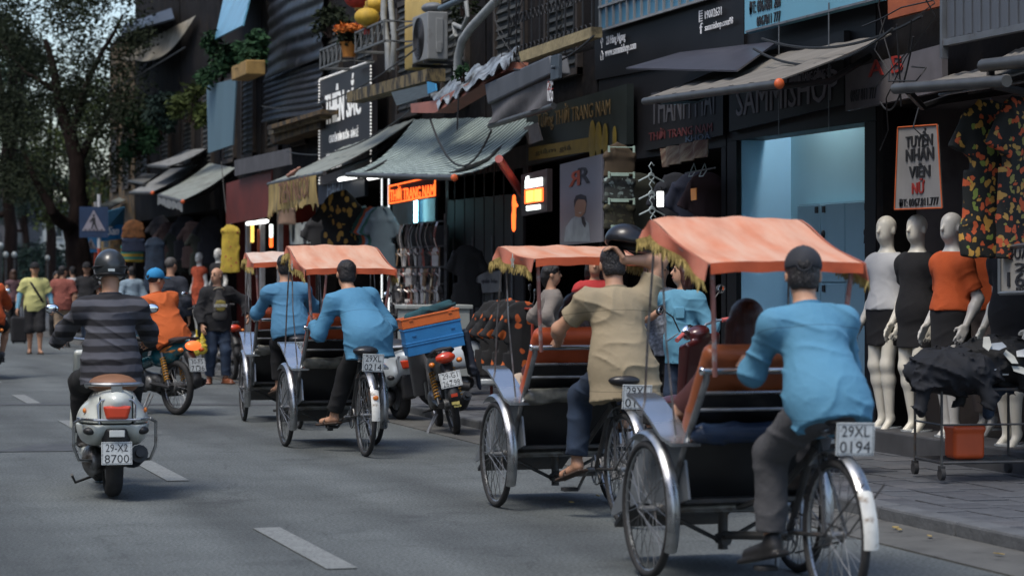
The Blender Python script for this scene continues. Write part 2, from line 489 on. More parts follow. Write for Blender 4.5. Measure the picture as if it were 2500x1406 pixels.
            if typ[0] == '-':
                hq = np.maximum(k - np.abs(f + d), 0) / max(k, 1e-6); F[sl] = np.maximum(f, -d) + hq * hq * k * .25
            else:
                hq = np.maximum(k - np.abs(f - d), 0) / max(k, 1e-6); F[sl] = np.minimum(f, d) - hq * hq * k * .25
        V, Q = surface(F, lo, h)
        me = bpy.data.meshes.new(name)
        me.vertices.add(len(V)); me.vertices.foreach_set('co', V.astype(np.float32).ravel())
        me.loops.add(len(Q) * 4); me.loops.foreach_set('vertex_index', Q.astype(np.int32).ravel())
        me.polygons.add(len(Q)); me.polygons.foreach_set('loop_start', np.arange(0, len(Q) * 4, 4, dtype=np.int32))
        me.polygons.foreach_set('use_smooth', [True] * len(Q))
        me.update(calc_edges=True); me.validate()
        for mm in (m if isinstance(m, (list, tuple)) else [m]): me.materials.append(mm)
        return me
    def build(s, name, m, parent=None, h=.01, loc=None):
        return link(name, s.mesh(name, m, h), parent, loc)
# ------------------------------------------------------------------ people
def ik(a, c, l1, l2, pole):
    d = c - a; D = d.length
    if D > (l1 + l2) * .995:
        f = D / ((l1 + l2) * .995); l1 *= f; l2 *= f
    x = (l1 * l1 - l2 * l2 + D * D) / (2 * D); y = math.sqrt(max(l1 * l1 - x * x, 0))
    u = d.normalized(); p = Vector(pole); p = p - u * p.dot(u)
    p = p.normalized() if p.length > 1e-6 else Vector((0, 1, 0))
    return a + u * x + p * y

SKIN = mat('skin', (.46, .25, .155), .55, var=.12, scale=14)
SKIN_TAN = mat('skin_tan', (.33, .165, .095), .55, var=.12, scale=14)
HAIR = mat('hair_black', (.012, .010, .010), .5, var=.4, scale=60, bump=.012, bscale=110, stretch=(1, 1, .45))
HAIR_GREY = mat('hair_grey', (.07, .065, .06), .6, var=.4, scale=60, bump=.004, bscale=160)
HAIR_RED = mat('hair_auburn', (.05, .013, .008), .45, var=.4, scale=30, bump=.004, bscale=120, stretch=(1, 1, .15))
EYE = mat('eye_dark', (.01, .008, .007), .3)
LIP = mat('lip', (.30, .10, .08), .5)
SOLE = mat('shoe_sole', (.05, .045, .04), .8)

def v3(p): return (p.x, p.y, p.z)

def person(label, loc, rz=0.0, H=1.68, pelvis=(0, 0, .92), neck=None, yaw=0.0, head=(0, 0, 0), hl=None, hr=None, fl=None, fr=None,
           el=(-.6, -.8, -.3), er=(.6, -.8, -.3), kl=(0, 1, 0), kr=(0, 1, 0), toes=((0, 1, 0), (0, 1, 0)), shrug=0.0, curl=(.5, .5),
           hdl=None, hdr=None, skin=SKIN, top=None, bottom=None, shoes=None, hair='short', hair_m=None, hat=None, h=.010, female=False,
           belly=0.0, group=None, face=False, cat='person', name='person', sw=None, necklen=0.0):
    """one figure in local space facing +y; joints from targets; body one surface, clothes and hair its children"""
    S = H / 1.70
    P = Vector(pelvis)
    N = Vector(neck) if neck is not None else P + Vector((0, 0, .50 * S))
    U = (N - P).normalized(); tl = (N - P).length
    R_ = Vector((math.cos(yaw), math.sin(yaw), 0)); R_ = (R_ - U * R_.dot(U)).normalized(); Fw = U.cross(R_)
    RT = [[R_[i], Fw[i], U[i]] for i in range(3)]
    sw = (sw or (.150 if female else .172)) * S
    shl = P + U * (tl * .865 + shrug) - R_ * sw; shr = P + U * (tl * .865 + shrug) + R_ * sw
    hyaw, hpit, htilt = head
    Hm = Matrix.Rotation(yaw + hyaw, 3, 'Z') @ Matrix.Rotation(hpit, 3, 'X') @ Matrix.Rotation(htilt, 3, 'Y')
    hR, hF, hU = Hm.col[0], Hm.col[1], Hm.col[2]
    HR = [[hR[i], hF[i], hU[i]] for i in range(3)]
    nb = P + U * tl
    hb = nb + U * (.055 + necklen) * S + hU * .03 * S
    hc = hb + hU * .105 * S + hF * .022 * S
    la1, la2 = .285 * S, .25 * S
    hl = Vector(hl) if hl is not None else shl + Vector((-.10, .03, -.50)) * S
    hr = Vector(hr) if hr is not None else shr + Vector((.10, .03, -.50)) * S
    ell_, elr = ik(shl, hl, la1, la2, el), ik(shr, hr, la1, la2, er)
    hpl, hpr = P - R_ * .088 * S - U * .01, P + R_ * .088 * S - U * .01
    fl = Vector(fl) if fl is not None else Vector((P.x - .10, P.y, .085))
    fr = Vector(fr) if fr is not None else Vector((P.x + .10, P.y, .085))
    kl_, kr_ = ik(hpl, fl, .415 * S, .40 * S, kl), ik(hpr, fr, .415 * S, .40 * S, kr)
    b = SDF(.035 * S)
    # torso
    b.ell(v3(P + U * .03 * S), (.155 * S, .11 * S, .12 * S), RT)
    b.ell(v3(P + U * .17 * S + Fw * belly * .5), (.138 * S * (.84 if female else 1), (.10 + belly) * S, .14 * S), RT)
    b.ell(v3(P + U * .34 * S), (.150 * S, .108 * S, .17 * S), RT)
    b.cone(v3(shl), v3(shr), .052 * S, .052 * S, k=.06)
    for q_ in (shl, shr): b.cone(v3(P + U * tl * .97), v3(q_), .045 * S, .05 * S, k=.04)
    b.cone(v3(P + U * tl * .95), v3(hb + hU * .03 * S), .058 * S, .053 * S)
    # head
    b.ell(v3(hc + hU * .028 * S - hF * .008 * S), (.074 * S, .093 * S, .088 * S), HR)
    b.ell(v3(hc - hU * .045 * S + hF * .028 * S), (.056 * S, .062 * S, .072 * S), HR)
    b.cone(v3(hc + hU * .012 * S + hF * .088 * S), v3(hc - hU * .022 * S + hF * .104 * S), .009 * S, .014 * S, k=.012)
    for sgn in (-1, 1):
        b.ell(v3(hc + hR * sgn * .075 * S - hU * .008 * S - hF * .008 * S), (.011 * S, .02 * S, .031 * S), HR, k=.008)
        if face: b.ell(v3(hc + hR * sgn * .031 * S + hU * .010 * S + hF * .098 * S), (.017 * S, .012 * S, .010 * S), HR, k=.012, sub=True)
    # arms, hands
    for sh, e, w, cu, hd, sg in ((shl, ell_, hl, curl[0], hdl, -1), (shr, elr, hr, curl[1], hdr, 1)):
        b.cone(v3(sh), v3(e), .050 * S, .040 * S)
        mid = e.lerp(w, .3)
        b.cone(v3(e), v3(mid), .039 * S, .041 * S); b.cone(v3(mid), v3(w), .040 * S, .026 * S)
        hd_ = Vector(hd).normalized() if hd is not None else (w - e).normalized()
        # palm faces inwards / down
        pn = Vector((-sg, 0, -.6)); pn = (pn - hd_ * pn.dot(hd_)).normalized()
        sd_ = hd_.cross(pn).normalized()
        palm = w + hd_ * .052 * S
        PR = [[sd_[i], pn[i], hd_[i]] for i in range(3)]
        b.box(v3(palm), (.040 * S, .014 * S, .048 * S), PR, r=.012 * S, k=.015)
        for q, (off, ln) in enumerate(((-.032, .068), (-.011, .077), (.010, .072), (.031, .056))):
            p0 = w + hd_ * .092 * S + sd_ * off * S
            a1 = cu * .9; d1 = hd_ * math.cos(a1) + pn * math.sin(a1); a2 = cu * 2.0; d2 = hd_ * math.cos(a2) + pn * math.sin(a2)
            p1 = p0 + d1 * ln * .5 * S; p2 = p1 + d2 * ln * .5 * S
            b.cone(v3(p0), v3(p1), .0092 * S, .0085 * S, k=.006); b.cone(v3(p1), v3(p2), .0085 * S, .007 * S, k=.006)
        fw_side = sd_ if sd_.y * 1.0 + sd_.z * .3 > 0 else -sd_
        t0 = w + hd_ * .028 * S + fw_side * .03 * S; t1 = t0 + (fw_side * .7 + hd_ * .6 + pn * .3).normalized() * .036 * S; t2 = t1 + (hd_ + pn * (.3 + cu)).normalized() * .028 * S
        b.cone(v3(t0), v3(t1), .012 * S, .010 * S, k=.01); b.cone(v3(t1), v3(t2), .010 * S, .008 * S, k=.006)
    # legs, feet
    for hp, kn, ft, td in ((hpl, kl_, fl, toes[0]), (hpr, kr_, fr, toes[1])):
        td = Vector(td).normalized()
        b.cone(v3(hp), v3(kn), .080 * S, .054 * S)
        cm = kn.lerp(ft, .32) - td * .012
        b.cone(v3(kn), v3(cm), .052 * S, .054 * S); b.cone(v3(cm), v3(ft), .053 * S, .034 * S)
        b.cone(v3(ft - Vector((0, 0, .045 * S)) - td * .02 * S), v3(ft - Vector((0, 0, .055 * S)) + td * .15 * S), .033 * S, .026 * S)
    o = b.build(name, skin, None, h)
    o.location = loc; o.rotation_euler = (0, 0, rz)
    tag(o, label, cat, group)
    # clothes
    if top:
        g = SDF(.05 * S); inf = top.get('inf', .018)
        hem = top.get('hem', .06); sl = top.get('sleeve', 1.0); tuck = top.get('tuck', False)
        g.ell(v3(P + U * .34 * S), (.152 * S + inf, .108 * S + inf, .175 * S + inf), RT)
        g.ell(v3(P + U * .17 * S + Fw * belly * .5), (.140 * S * (.86 if female else 1) + inf * 1.2, (.104 + belly) * S + inf * 1.2, .16 * S), RT)
        dn = Vector(top.get('drop', -U)).normalized()
        g.cone(v3(P + U * .12 * S), v3(P + dn * (hem + .12)), .165 * S * (.84 if female else 1) + inf, (.172 * (.92 if female else 1) + top.get('flare', .01)) * S + inf, flat=.72, ax=v3(Fw))
        g.ell(v3(P + U * .03 * S), (.158 * S + inf + top.get('hip', .014), .112 * S + inf + top.get('hip', .014) + .004, .13 * S + inf + top.get('hip', .014)), RT)
        g.cone(v3(shl), v3(shr), .054 * S + inf * .5, k=.06)
        for q_ in (shl, shr): g.cone(v3(P + U * tl * .96), v3(q_), .058 * S + inf * .5, .062 * S + inf * .5, k=.05)
        g.cone(v3(P + U * tl * .93), v3(P + U * (tl * 1.04)), .072 * S, .062 * S, k=.03)
        for sh, e, w in ((shl, ell_, hl), (shr, elr, hr)):
            i1 = inf * .9
            if sl <= .55:
                q = sh.lerp(e, max(sl, .08) / .55); g.cone(v3(sh), v3(q), .052 * S + i1, .051 * S + i1 * 1.25, cap=True)
            else:
                g.cone(v3(sh), v3(e), .052 * S + i1, .044 * S + i1); q = e.lerp(w, (sl - .5) / .5); g.cone(v3(e), v3(q), .045 * S + i1, .036 * S + i1, cap=True)
        g.wrinkle(top.get('amp', .007), top.get('wsc', 17.0), top.get('seed', 1.0), top.get('dir', (.5, .2, 1.0))); g.wrinkle(top.get('amp', .007) * .2, top.get('wsc', 17.0) * 2.3, top.get('seed', 1.0) + 2.3, (.8, .3, .7))
        hp = P + dn * hem
        if top.get('hemcut', True): g.ops.insert(7, ('p', None, None, 0, (np.array(v3(hp)), np.array(v3(dn)))))
        tp = P + U * (tl * 1.0 + .012) + hU * .02
        g.cutball(v3(tp), v3((U + hU).normalized()), .105)
        c = g.build(top.get('name', 'shirt'), top['m'], o, top.get('h', h * .82))
        if top.get('collar'):
            gc = G(); cc = P + U * (tl * 1.0)
            ax = (U * .8 + hU * .3).normalized()
            gc.grid(lambda a, bb: cc + Matrix.Rotation(a * 2 * math.pi, 3, ax) @ ((Fw - ax * Fw.dot(ax)).normalized() * (.070 + .008 * bb) * S) + ax * ((-.006 + .048 * bb) * S) - ax * .03 * S * max(0, math.cos(a * 2 * math.pi)) * 1.0, 24, 2, .004)
            gc.build('collar', top.get('collar_m', top['m']), c)
    if bottom:
        g = SDF(.04 * S); inf = bottom.get('inf', .016); ln = bottom.get('len', .96)
        g.ell(v3(P + U * .03 * S), (.158 * S + inf, .112 * S + inf, .13 * S + inf), RT)
        if bottom.get('skirt'):
            e_ = P - Vector((0, 0, bottom['skirt'])); g.cone(v3(P), v3(e_ - Vector((0, 0, .2))), .165 * S + inf, .165 * S + inf, flat=.72, ax=v3(Fw)); g.cut(v3(e_), (0, 0, -1))
        for hp, kn, ft in (() if bottom.get('skirt') else ((hpl, kl_, fl), (hpr, kr_, fr))):
            if ln > .5:
                g.cone(v3(hp), v3(kn), .084 * S + inf, .062 * S + inf)
                q = kn.lerp(ft, (ln - .5) / .5); g.cone(v3(kn), v3(q), .062 * S + inf, .040 * S + inf + bottom.get('flare', .012), cap=True)
            else:
                q = hp.lerp(kn, ln / .5); g.cone(v3(hp), v3(q), .084 * S + inf, .075 * S + inf, cap=True)
        g.wrinkle(bottom.get('amp', .005), 15, bottom.get('seed', 3.0), (.3, .1, 1.0))
        g.cutball(v3(P + U * .12 * S), v3(U), .3)
        g.build(bottom.get('name', 'trousers'), bottom['m'], o, h)
    if shoes:
        sm, kind = shoes
        for ft, td in ((fl, toes[0]), (fr, toes[1])):
            td = Vector(td).normalized(); rt = Vector((td.y, -td.x, 0)); rt = rt.normalized() if rt.length > .1 else Vector((1, 0, 0)); up = rt.cross(td)
            RR = [[rt[i], td[i], up[i]] for i in range(3)]
            q = ft - Vector((0, 0, .045 * S)); s_ = SDF(.02)
            if kind == 'sandal':
                s_.box(v3(q + td * .065 * S - up * .034 * S), (.043 * S, .135 * S, .010), RR, r=.01)
                s_.cone(v3(q + td * .09 * S - rt * .042 * S - up * .02), v3(q + td * .085 * S + up * .024), .009, k=.004); s_.cone(v3(q + td * .085 * S + up * .024), v3(q + td * .09 * S + rt * .042 * S - up * .02), .009, k=.004)
                s_.build('sandal', sm, o, .008)
            else:
                s_.cone(v3(q - td * .025 * S), v3(q + td * .15 * S - up * .012), .045 * S, .036 * S)
                s_.cone(v3(ft - td * .012), v3(q), .042 * S, .042 * S)
                s_.box(v3(q + td * .06 * S - up * .036 * S), (.045 * S, .145 * S, .014), RR, r=.012, k=.01)
                s_.cut(v3(q - up * .047 * S), v3(-up)); s_.cutball(v3(ft + Vector((0, 0, .035))), (0, 0, 1), .12)
                s_.build('shoe', sm, o, .009)
    hm = hair_m or HAIR
    if hair:
        g = SDF(.02)
        g.ell(v3(hc + hU * .036 * S - hF * .014 * S), (.082 * S, .098 * S, .090 * S), HR)
        if hair == 'short':
            g.ell(v3(hc - hU * .03 * S - hF * .05 * S), (.072 * S, .055 * S, .065 * S), HR)
            g.cut(v3(hc + hU * .03 * S + hF * .062 * S), v3((hF * 1.0 - hU * .75).normalized()))
            g.cut(v3(hc - hU * .075 * S), v3(-hU))
        elif hair == 'balding':
            g.ell(v3(hc - hU * .02 * S - hF * .04 * S), (.076 * S, .065 * S, .06 * S), HR)
            g.cut(v3(hc + hU * .03 * S), v3((hU + hF * .5).normalized())); g.cut(v3(hc - hU * .07 * S), v3(-hU))
        elif hair == 'crop':
            g.cut(v3(hc + hU * .03 * S + hF * .066 * S), v3((hF * 1.0 - hU * .7).normalized())); g.cut(v3(hc - hU * .045 * S), v3(-hU))
        elif hair == 'bun':
            g.ell(v3(hc - hU * .02 * S - hF * .07 * S), (.06 * S, .06 * S, .07 * S), HR)
            g.ell(v3(hc - hU * .085 * S - hF * .075 * S), (.035 * S, .035 * S, .05 * S), HR)
            g.ell(v3(hc + hU * .07 * S + hF * .055 * S), (.07 * S, .04 * S, .03 * S), HR)
            g.cut(v3(hc + hU * .02 * S + hF * .07 * S), v3((hF * 1.0 - hU * .5).normalized()))
        elif hair == 'long':
            g.ell(v3(hc - hU * .10 * S - hF * .05 * S), (.088 * S, .065 * S, .16 * S), HR)
            for sg in (-1, 1): g.cone(v3(hc + hR * sg * .07 * S), v3(hc + hR * sg * .085 * S - hU * .2 * S), .035 * S, .03 * S)
            g.cut(v3(hc + hU * .02 * S + hF * .07 * S), v3((hF * 1.0 - hU * .45).normalized()))
        g.wrinkle(.004, 45, 2.0, (.6, .4, .5))
        g.build('hair', hm, o, min(h, .009))
    if face:
        for sg in (-1, 1):
            G().ell(hc + hR * sg * .031 * S + hU * .010 * S + hF * .086 * S, (.015 * S, .008 * S, .0065 * S), Hm).build('eye', EYE, o)
            G().box(hc + hR * sg * .032 * S + hU * .030 * S + hF * .090 * S, (.036 * S, .012 * S, .007 * S), Hm).build('eyebrow', HAIR, o)
        G().ell(hc - hU * .058 * S + hF * .086 * S, (.022 * S, .009 * S, .006 * S), Hm).build('lips', LIP, o)
    if hat:
        kind, m1 = hat[0], hat[1]
        g = SDF(.015)
        if kind == 'cap':
            br = -1 if 'back' in hat else 1
            g.ell(v3(hc + hU * .045 * S - hF * .010 * S), (.088 * S, .106 * S, .092 * S), HR)
            g.cut(v3(hc + hU * .022 * S), v3(-hU))
            if 'brim_side' in hat: bd = (hF * .5 + hR * .9).normalized()
            else: bd = hF * br
            bs = bd.cross(hU).normalized(); BR = [[bs[i], bd[i], hU[i]] for i in range(3)]
            g.ell(v3(hc + hU * .030 * S + bd * .105 * S), (.075 * S, .085 * S, .009 * S), BR, k=.008)
            g.ell(v3(hc + hU * .138 * S - hF * .01 * S), (.008, .008, .006), k=.002)
            c = g.build('cap', m1, o, .008)
            q = hc + hU * .040 * S - hF * .108 * S; gg = G(); gg.ring(q, hF, .034 * S, .005 * S, 16, 5, 0, math.pi, hR); gg.build('strap', m1, c); gg = G(); gg.ell(q, (.031 * S, .008 * S, .030 * S), Hm); gg.build('hair_gap', hm, c)
        elif kind == 'helmet':
            g.ell(v3(hc + hU * .032 * S - hF * .008 * S), (.107 * S, .130 * S, .122 * S), HR)
            g.cut(v3(hc - hU * .048 * S - hF * .02), v3((-hU - hF * .22).normalized()))
            g.cut(v3(hc + hF * .075 * S - hU * .0 * S), v3((hF - hU * 1.0).normalized()))
            c = g.build('helmet', m1, o, .008)
            gg = G(); gg.ring(hc - hU * .036 * S - hF * .014 * S, hU + hF * .22, .113 * S, .009 * S, 32, 6); gg.build('trim', hat[2], c)
            gg = G(); gg.ring(hc + hU * .026 * S - hF * .012 * S, hU + hF * .1, .118 * S, .006 * S, 32, 6); gg.build('band', hat[2], c)
            gg = G(); q = hc - hF * .140 * S + hU * .01 * S
            gg.box(q, (.045, .006, .018), Hm); gg.build('sticker', hat[3], c)
        elif kind == 'nonla':
            gg = G(); gg.lathe([(.0, .13), (.02, .118), (.2, 0), (.205, .004), (.02, .11)], hc + hU * .04, hU, 24, cap=False); gg.build('hat', m1, o)
    return o
# ------------------------------------------------------------------ lettering used in the scene
prepare_texts([('THIÊN', .045, 0), ('SẮC', .045, 0), ('CHUYÊN BÁN BUÔN - BÁN LẺ', .02, 0), ('HÀNG THỜI TRANG', .01, 0), ('ĐT: 0912', .01, 0), ('ĐỊA CHỈ: HÀNG NGANG', .01, 0), ('TIEN NGOI', .01, 0), ('NEW TWIN', .0, 0),
    ('29XL', .0, 0), ('0194', .0, 0), ('0131', .0, 0), ('0214', .0, 0), ('0128', .0, 0), ('29-X2', .0, 0), ('8700', .0, 0), ('30-F5', .0, 0), ('7136', .0, 0), ('29-G1', .0, 0), ('262.98', .0, 0),
    ('23 Hàng Ngang', .0, 0), ('www.sammishop.com', .0, 0), ('19002631', .0, 0), ('sammishop.com98', .0, 0), ('f', .02, 0), ('ĐT: 0961881 288', .02, 0), ('0967811 777', .02, 0), ('SAMMISHOP', .015, 0), ('THANH MAI', .01, 0), ('0967 811 777', .01, 0), ('A B', .01, 0),
    ('TUYỂN', .035, 0), ('NHÂN', .035, 0), ('VIÊN', .035, 0), ('NỮ', .035, 0), ('ĐT: 0967.811.777', .02, 0), ('QUẦN', .01, 0), ('2.', .01, 0), ('160', .01, 0), ('KHÔNG', .0, 0), ('R', .02, 0), ('San', .02, .3), ('C', .02, 0), ('SPEEDWAY', .02, .1), ('Salem', .0, .2), ('REG', .0, 0),
    ('Tường THỜI TRANG NAM', .0, 0), ('giảm giá', .0, 0), ("Levi's", .01, 0), ('HAGU', .0, 0), ('THỜI TRANG NAM', .01, 0), ('KHOÁ', .0, 0), ('quán bún', .0, 0), ('THỜI TRANG CÔNG SỞ', .0, 0), ('ZONE', .0, 0)])

# ------------------------------------------------------------------ ground
KERB_X, PAVE_Z, SHOP_X = 6.36, .085, 8.8
def asphalt():
    m = mat('asphalt', (.080, .090, .090), .82, var=.16, scale=1.3, bump=.008, bscale=60, col2=(.045, .051, .052), f2=.63, w2=.06, scale2=.9)
    n, l = m.node_tree.nodes, m.node_tree.links
    sk = base_socket(m); prev = sk.links[0].from_socket
    tc = n.new('ShaderNodeTexCoord')
    a = n.new('ShaderNodeTexNoise'); a.inputs['Scale'].default_value = 55; a.inputs['Detail'].default_value = 3; l.new(tc.outputs['Object'], a.inputs['Vector'])
    r = n.new('ShaderNodeMapRange'); r.inputs[1].default_value = .3; r.inputs[2].default_value = .72; r.inputs[3].default_value = .45; r.inputs[4].default_value = 1.7
    l.new(a.outputs['Fac'], r.inputs[0])
    mp = n.new('ShaderNodeMapping'); mp.inputs['Scale'].default_value = (1.0, .09, 1); l.new(tc.outputs['Object'], mp.inputs['Vector'])
    b = n.new('ShaderNodeTexNoise'); b.inputs['Scale'].default_value = 1.1; b.inputs['Detail'].default_value = 6; l.new(mp.outputs[0], b.inputs['Vector'])
    rb = n.new('ShaderNodeMapRange'); rb.inputs[1].default_value = .35; rb.inputs[2].default_value = .65; rb.inputs[3].default_value = .7; rb.inputs[4].default_value = 1.3
    l.new(b.outputs['Fac'], rb.inputs[0])
    # fine cracks
    vo = n.new('ShaderNodeTexVoronoi'); vo.feature = 'DISTANCE_TO_EDGE'; vo.inputs['Scale'].default_value = .55; 
    nz = n.new('ShaderNodeTexNoise'); nz.inputs['Scale'].default_value = 2.2; nz.inputs['Detail'].default_value = 5; l.new(tc.outputs['Object'], nz.inputs['Vector'])
    ad = n.new('ShaderNodeMix'); ad.data_type = 'RGBA'; ad.blend_type = 'LINEAR_LIGHT'; ad.inputs[0].default_value = .35; l.new(tc.outputs['Object'], ad.inputs[6]); l.new(nz.outputs['Color'], ad.inputs[7])
    l.new(ad.outputs[2], vo.inputs['Vector'])
    rc = n.new('ShaderNodeMapRange'); rc.inputs[1].default_value = .002; rc.inputs[2].default_value = .010; rc.inputs[3].default_value = .78; rc.inputs[4].default_value = 1.0
    l.new(vo.outputs['Distance'], rc.inputs[0])
    m1 = n.new('ShaderNodeMath'); m1.operation = 'MULTIPLY'; l.new(r.outputs[0], m1.inputs[0]); l.new(rb.outputs[0], m1.inputs[1])
    m2 = n.new('ShaderNodeMath'); m2.operation = 'MULTIPLY'; l.new(m1.outputs[0], m2.inputs[0]); l.new(rc.outputs[0], m2.inputs[1])
    mx = n.new('ShaderNodeVectorMath'); mx.operation = 'SCALE'; l.new(prev, mx.inputs[0]); l.new(m2.outputs[0], mx.inputs['Scale'])
    l.new(mx.outputs[0], sk)
    return m
EARTH = mat('earth_ground', (.09, .085, .08), .95, var=.3, scale=.5)
g = G(); g.add([(-600, -600, -.25), (600, -600, -.25), (600, 900, -.25), (-600, 900, -.25)], [(0, 1, 2, 3)])
tag(g.build('ground', EARTH, smooth=0), kind='structure')
g = G(); g.box((.5, 150, -.1), (KERB_X * 2 - 1.0, 420, .2)); road = tag(g.build('road', asphalt(), smooth=0), kind='structure')
# painted centre dashes
PAINT = mat('road_paint', (.19, .205, .20), .8, var=.15, scale=5, col2=(.11, .115, .12), f2=.55, w2=.05, scale2=40)
y = 11.75
g = G(); g.box((0, 0, 0), (.16, 2.05, .004), rz=0)
dash_me = g.mesh('lane_dash', PAINT, 0)
for y0 in (13.05 + 5.45 * k for k in range(10)):
    link('lane_dash', dash_me, road, (2.68, y0, .006))
# tarred patch and manhole strip by the scooter
TAR = mat('tar_patch', (.055, .058, .058), .7, var=.3, bump=.004, bscale=60)
q = [at(-20, 1104, Z=0), at(190, 1102, Z=0), at(176, 1084, Z=0), at(90, 1086, Z=0)]
g = G(); g.slab([Vector((p.x, p.y, .006)) for p in q], .004); g.build('tar_patch', TAR, road, 0)
q = [at(-200, 990, Z=0), at(900, 990, Z=0), at(900, 985, Z=0), at(-200, 985, Z=0)]
g = G(); g.slab([Vector((p.x, p.y, .005)) for p in q], .003); g.build('tar_seam', TAR, road, 0)
# cement gutter along the kerb
GUT = mat('gutter_cement', (.088, .088, .082), .9, var=.22, scale=3, bump=.006, bscale=30, col2=(.05, .048, .045), f2=.63, w2=.06, scale2=4)
g = G()
for k in range(26):
    y0 = 2 + k * 4.0; g.box(((KERB_X + 5.80) / 2 - .01, y0 + 1.98, .003), (KERB_X - 5.80, 3.985, .012), R=Matrix.Rotation(.004 * (k % 3 - 1), 3, 'Y'))
tag(g.build('gutter', GUT, smooth=0), kind='structure')
# kerb stones
KERBM = mat('kerb_stone', (.085, .09, .095), .8, var=.25, scale=4, bump=.006, bscale=25)
kerb = tag(empty('kerb', (KERB_X, 0, 0)), kind='structure')
g = G(); g.box((.08, 0, .018), (.17, .985, .15)); km = g.mesh('kerb_stone', KERBM, 0)
for k in range(70):
    o = link('kerb_stone', km, kerb, (random.uniform(-.006, .006), 3 + k * 1.0, random.uniform(-.006, .004))); o.rotation_euler = (0, random.uniform(-.02, .02), random.uniform(-.006, .006))
    if k < 30:
        b = o.modifiers.new('bevel', 'BEVEL'); b.width = .018; b.segments = 2
# pavement
PAVEB = mat('pavement_bed', (.05, .05, .05), .95)
pave = G(); pave.box((KERB_X + .165 + 1.5, 60, PAVE_Z / 2 - .035), (3.0, 120, PAVE_Z)); pave = tag(pave.build('pavement', PAVEB, smooth=0), kind='structure')
PAVER = [mat('paver_%d' % i, c, .72, var=.28, scale=5, bump=.004, bscale=30, col2=(.045, .045, .047), f2=.6, w2=.07, scale2=6, rvar=.15)
         for i, c in enumerate([(.075, .08, .088), (.062, .066, .074), (.09, .092, .098)])]
TW = .30
def tile_mesh(i):
    g = G(); g.box((0, 0, -.02), (TW - .010, TW - .010, .04)); return g.mesh('paver', PAVER[i], 0)
tms = [tile_mesh(i) for i in range(3)]
rest = [G(), G(), G()]
tiles = []
for i in range(10):
    for j in range(160):
        x = KERB_X + .17 + .155 + i * TW; yy = 8.0 + j * TW + (TW / 2 if i % 2 else 0)
        if x > 9.4: continue
        d = x * SA + yy * CA; l = (x * CA - yy * SA) / d; u = 1250 + l * F_PX; v = HOR + (CAM_H - PAVE_Z) * F_PX / d
        tiles.append((d if (2090 < u < 2540 and v < 1440) else 100 + d, x, yy))
tiles.sort()
for n_, (d, x, yy) in enumerate(tiles):
    k = random.choice((0, 0, 1, 1, 2)); z = PAVE_Z - .02 + random.uniform(-.004, .004)
    if n_ < 300:
        o = link('paver', tms[k], pave, (x, yy, z)); o.rotation_euler = (random.uniform(-.008, .008), random.uniform(-.008, .008), random.uniform(-.01, .01))
    else:
        rest[k].box((x, yy, z - .02), (TW - .010, TW - .010, .04), rz=random.uniform(-.01, .01))
for k in range(3): tag(rest[k].build('pavers', PAVER[k], pave, 0), kind='stuff')
# litter: a few fallen leaves on the gutter
LEAFY = mat('dry_leaf', (.30, .22, .08), .8, var=.4, scale=20)
for (u, v) in ((2186, 1291), (2196, 1296), (2270, 1312), (2440, 1356), (1460, 1213), (1395, 1229), (1230, 1068)):
    p = at(u, v, Z=.012); g = G(); a = random.uniform(0, 3)
    g.prism([(-.035, 0), (-.01, .018), (.03, .010), (.045, 0), (.02, -.014), (-.015, -.012)], .004, (0, 0, 0), Matrix.Rotation(a, 3, 'Z') @ Matrix.Rotation(.25, 3, 'X'))
    tag(g.build('fallen_leaf', LEAFY, None, 0, loc=(p.x, p.y, .022)), 'dry yellow leaf fallen on the cement and asphalt near the kerb', 'leaf', 'fallen leaves by the kerb')

# the other side of the street, behind the camera's left shoulder: plain terrace that shades the road as the real one does
TERR = mat('terrace_plaster', (.17, .15, .12), .9, var=.3, scale=.6)
g = G()
for k in range(24):
    y0 = -30 + k * 5.6; hh = 7.5 + 2.2 * ((k * 7) % 5) / 4; g.box((-9.2, y0, hh / 2), (5.0, 5.5, hh)); g.box((-6.6, y0, 3.1), (.5, 5.0, .25)); g.box((-6.68, y0, 1.5), (.06, 3.6, 2.6))
    for s in (-1, 1): g.box((-6.66, y0 + s * 1.3, 5.2), (.1, 1.1, 1.6))
tag(g.build('terrace', TERR, smooth=0), kind='structure')
# ------------------------------------------------------------------ shared vehicle materials
TYRE = mat('tyre_rubber', (.022, .022, .023), .8, var=.3, scale=20)
TYRE_GREY = mat('tyre_dusty', (.07, .07, .068), .9, var=.3, scale=20)
CHROME = mat('chrome_worn', (.40, .41, .42), .33, .95, var=.25, scale=9, col2=(.16, .13, .10), f2=.66, w2=.08, scale2=14, rvar=.12)
STEEL = mat('steel_dull', (.25, .26, .27), .45, .8, var=.3, scale=8, col2=(.10, .075, .055), f2=.6, w2=.1, scale2=10)
STEEL_PLATE = mat('steel_plate', (.62, .65, .68), .22, .9, var=.15, scale=3, rvar=.12)
DARK_TUBE = mat('tube_dark', (.06, .06, .06), .5, .4, var=.3, scale=10, col2=(.10, .06, .035), f2=.64, w2=.08, scale2=12)
BLACK_VINYL = mat('vinyl_black', (.016, .016, .018), .33, var=.3, scale=4, bump=.006, bscale=9)
BLACK_PANEL = mat('panel_black', (.018, .018, .019), .45, var=.35, scale=3, bump=.004, bscale=6, col2=(.05, .05, .05), f2=.70, w2=.04, scale2=5)
ORANGE_VINYL = mat('vinyl_orange', (.42, .075, .022), .45, var=.22, scale=5, bump=.004, bscale=10)
BROWN_VINYL = mat('vinyl_brown', (.30, .085, .03), .42, var=.22, scale=5, bump=.004, bscale=10)
PLATE_W = mat('number_plate_white', (.52, .55, .55), .5, var=.12, scale=14, col2=(.25, .25, .24), f2=.62, w2=.06, scale2=25)
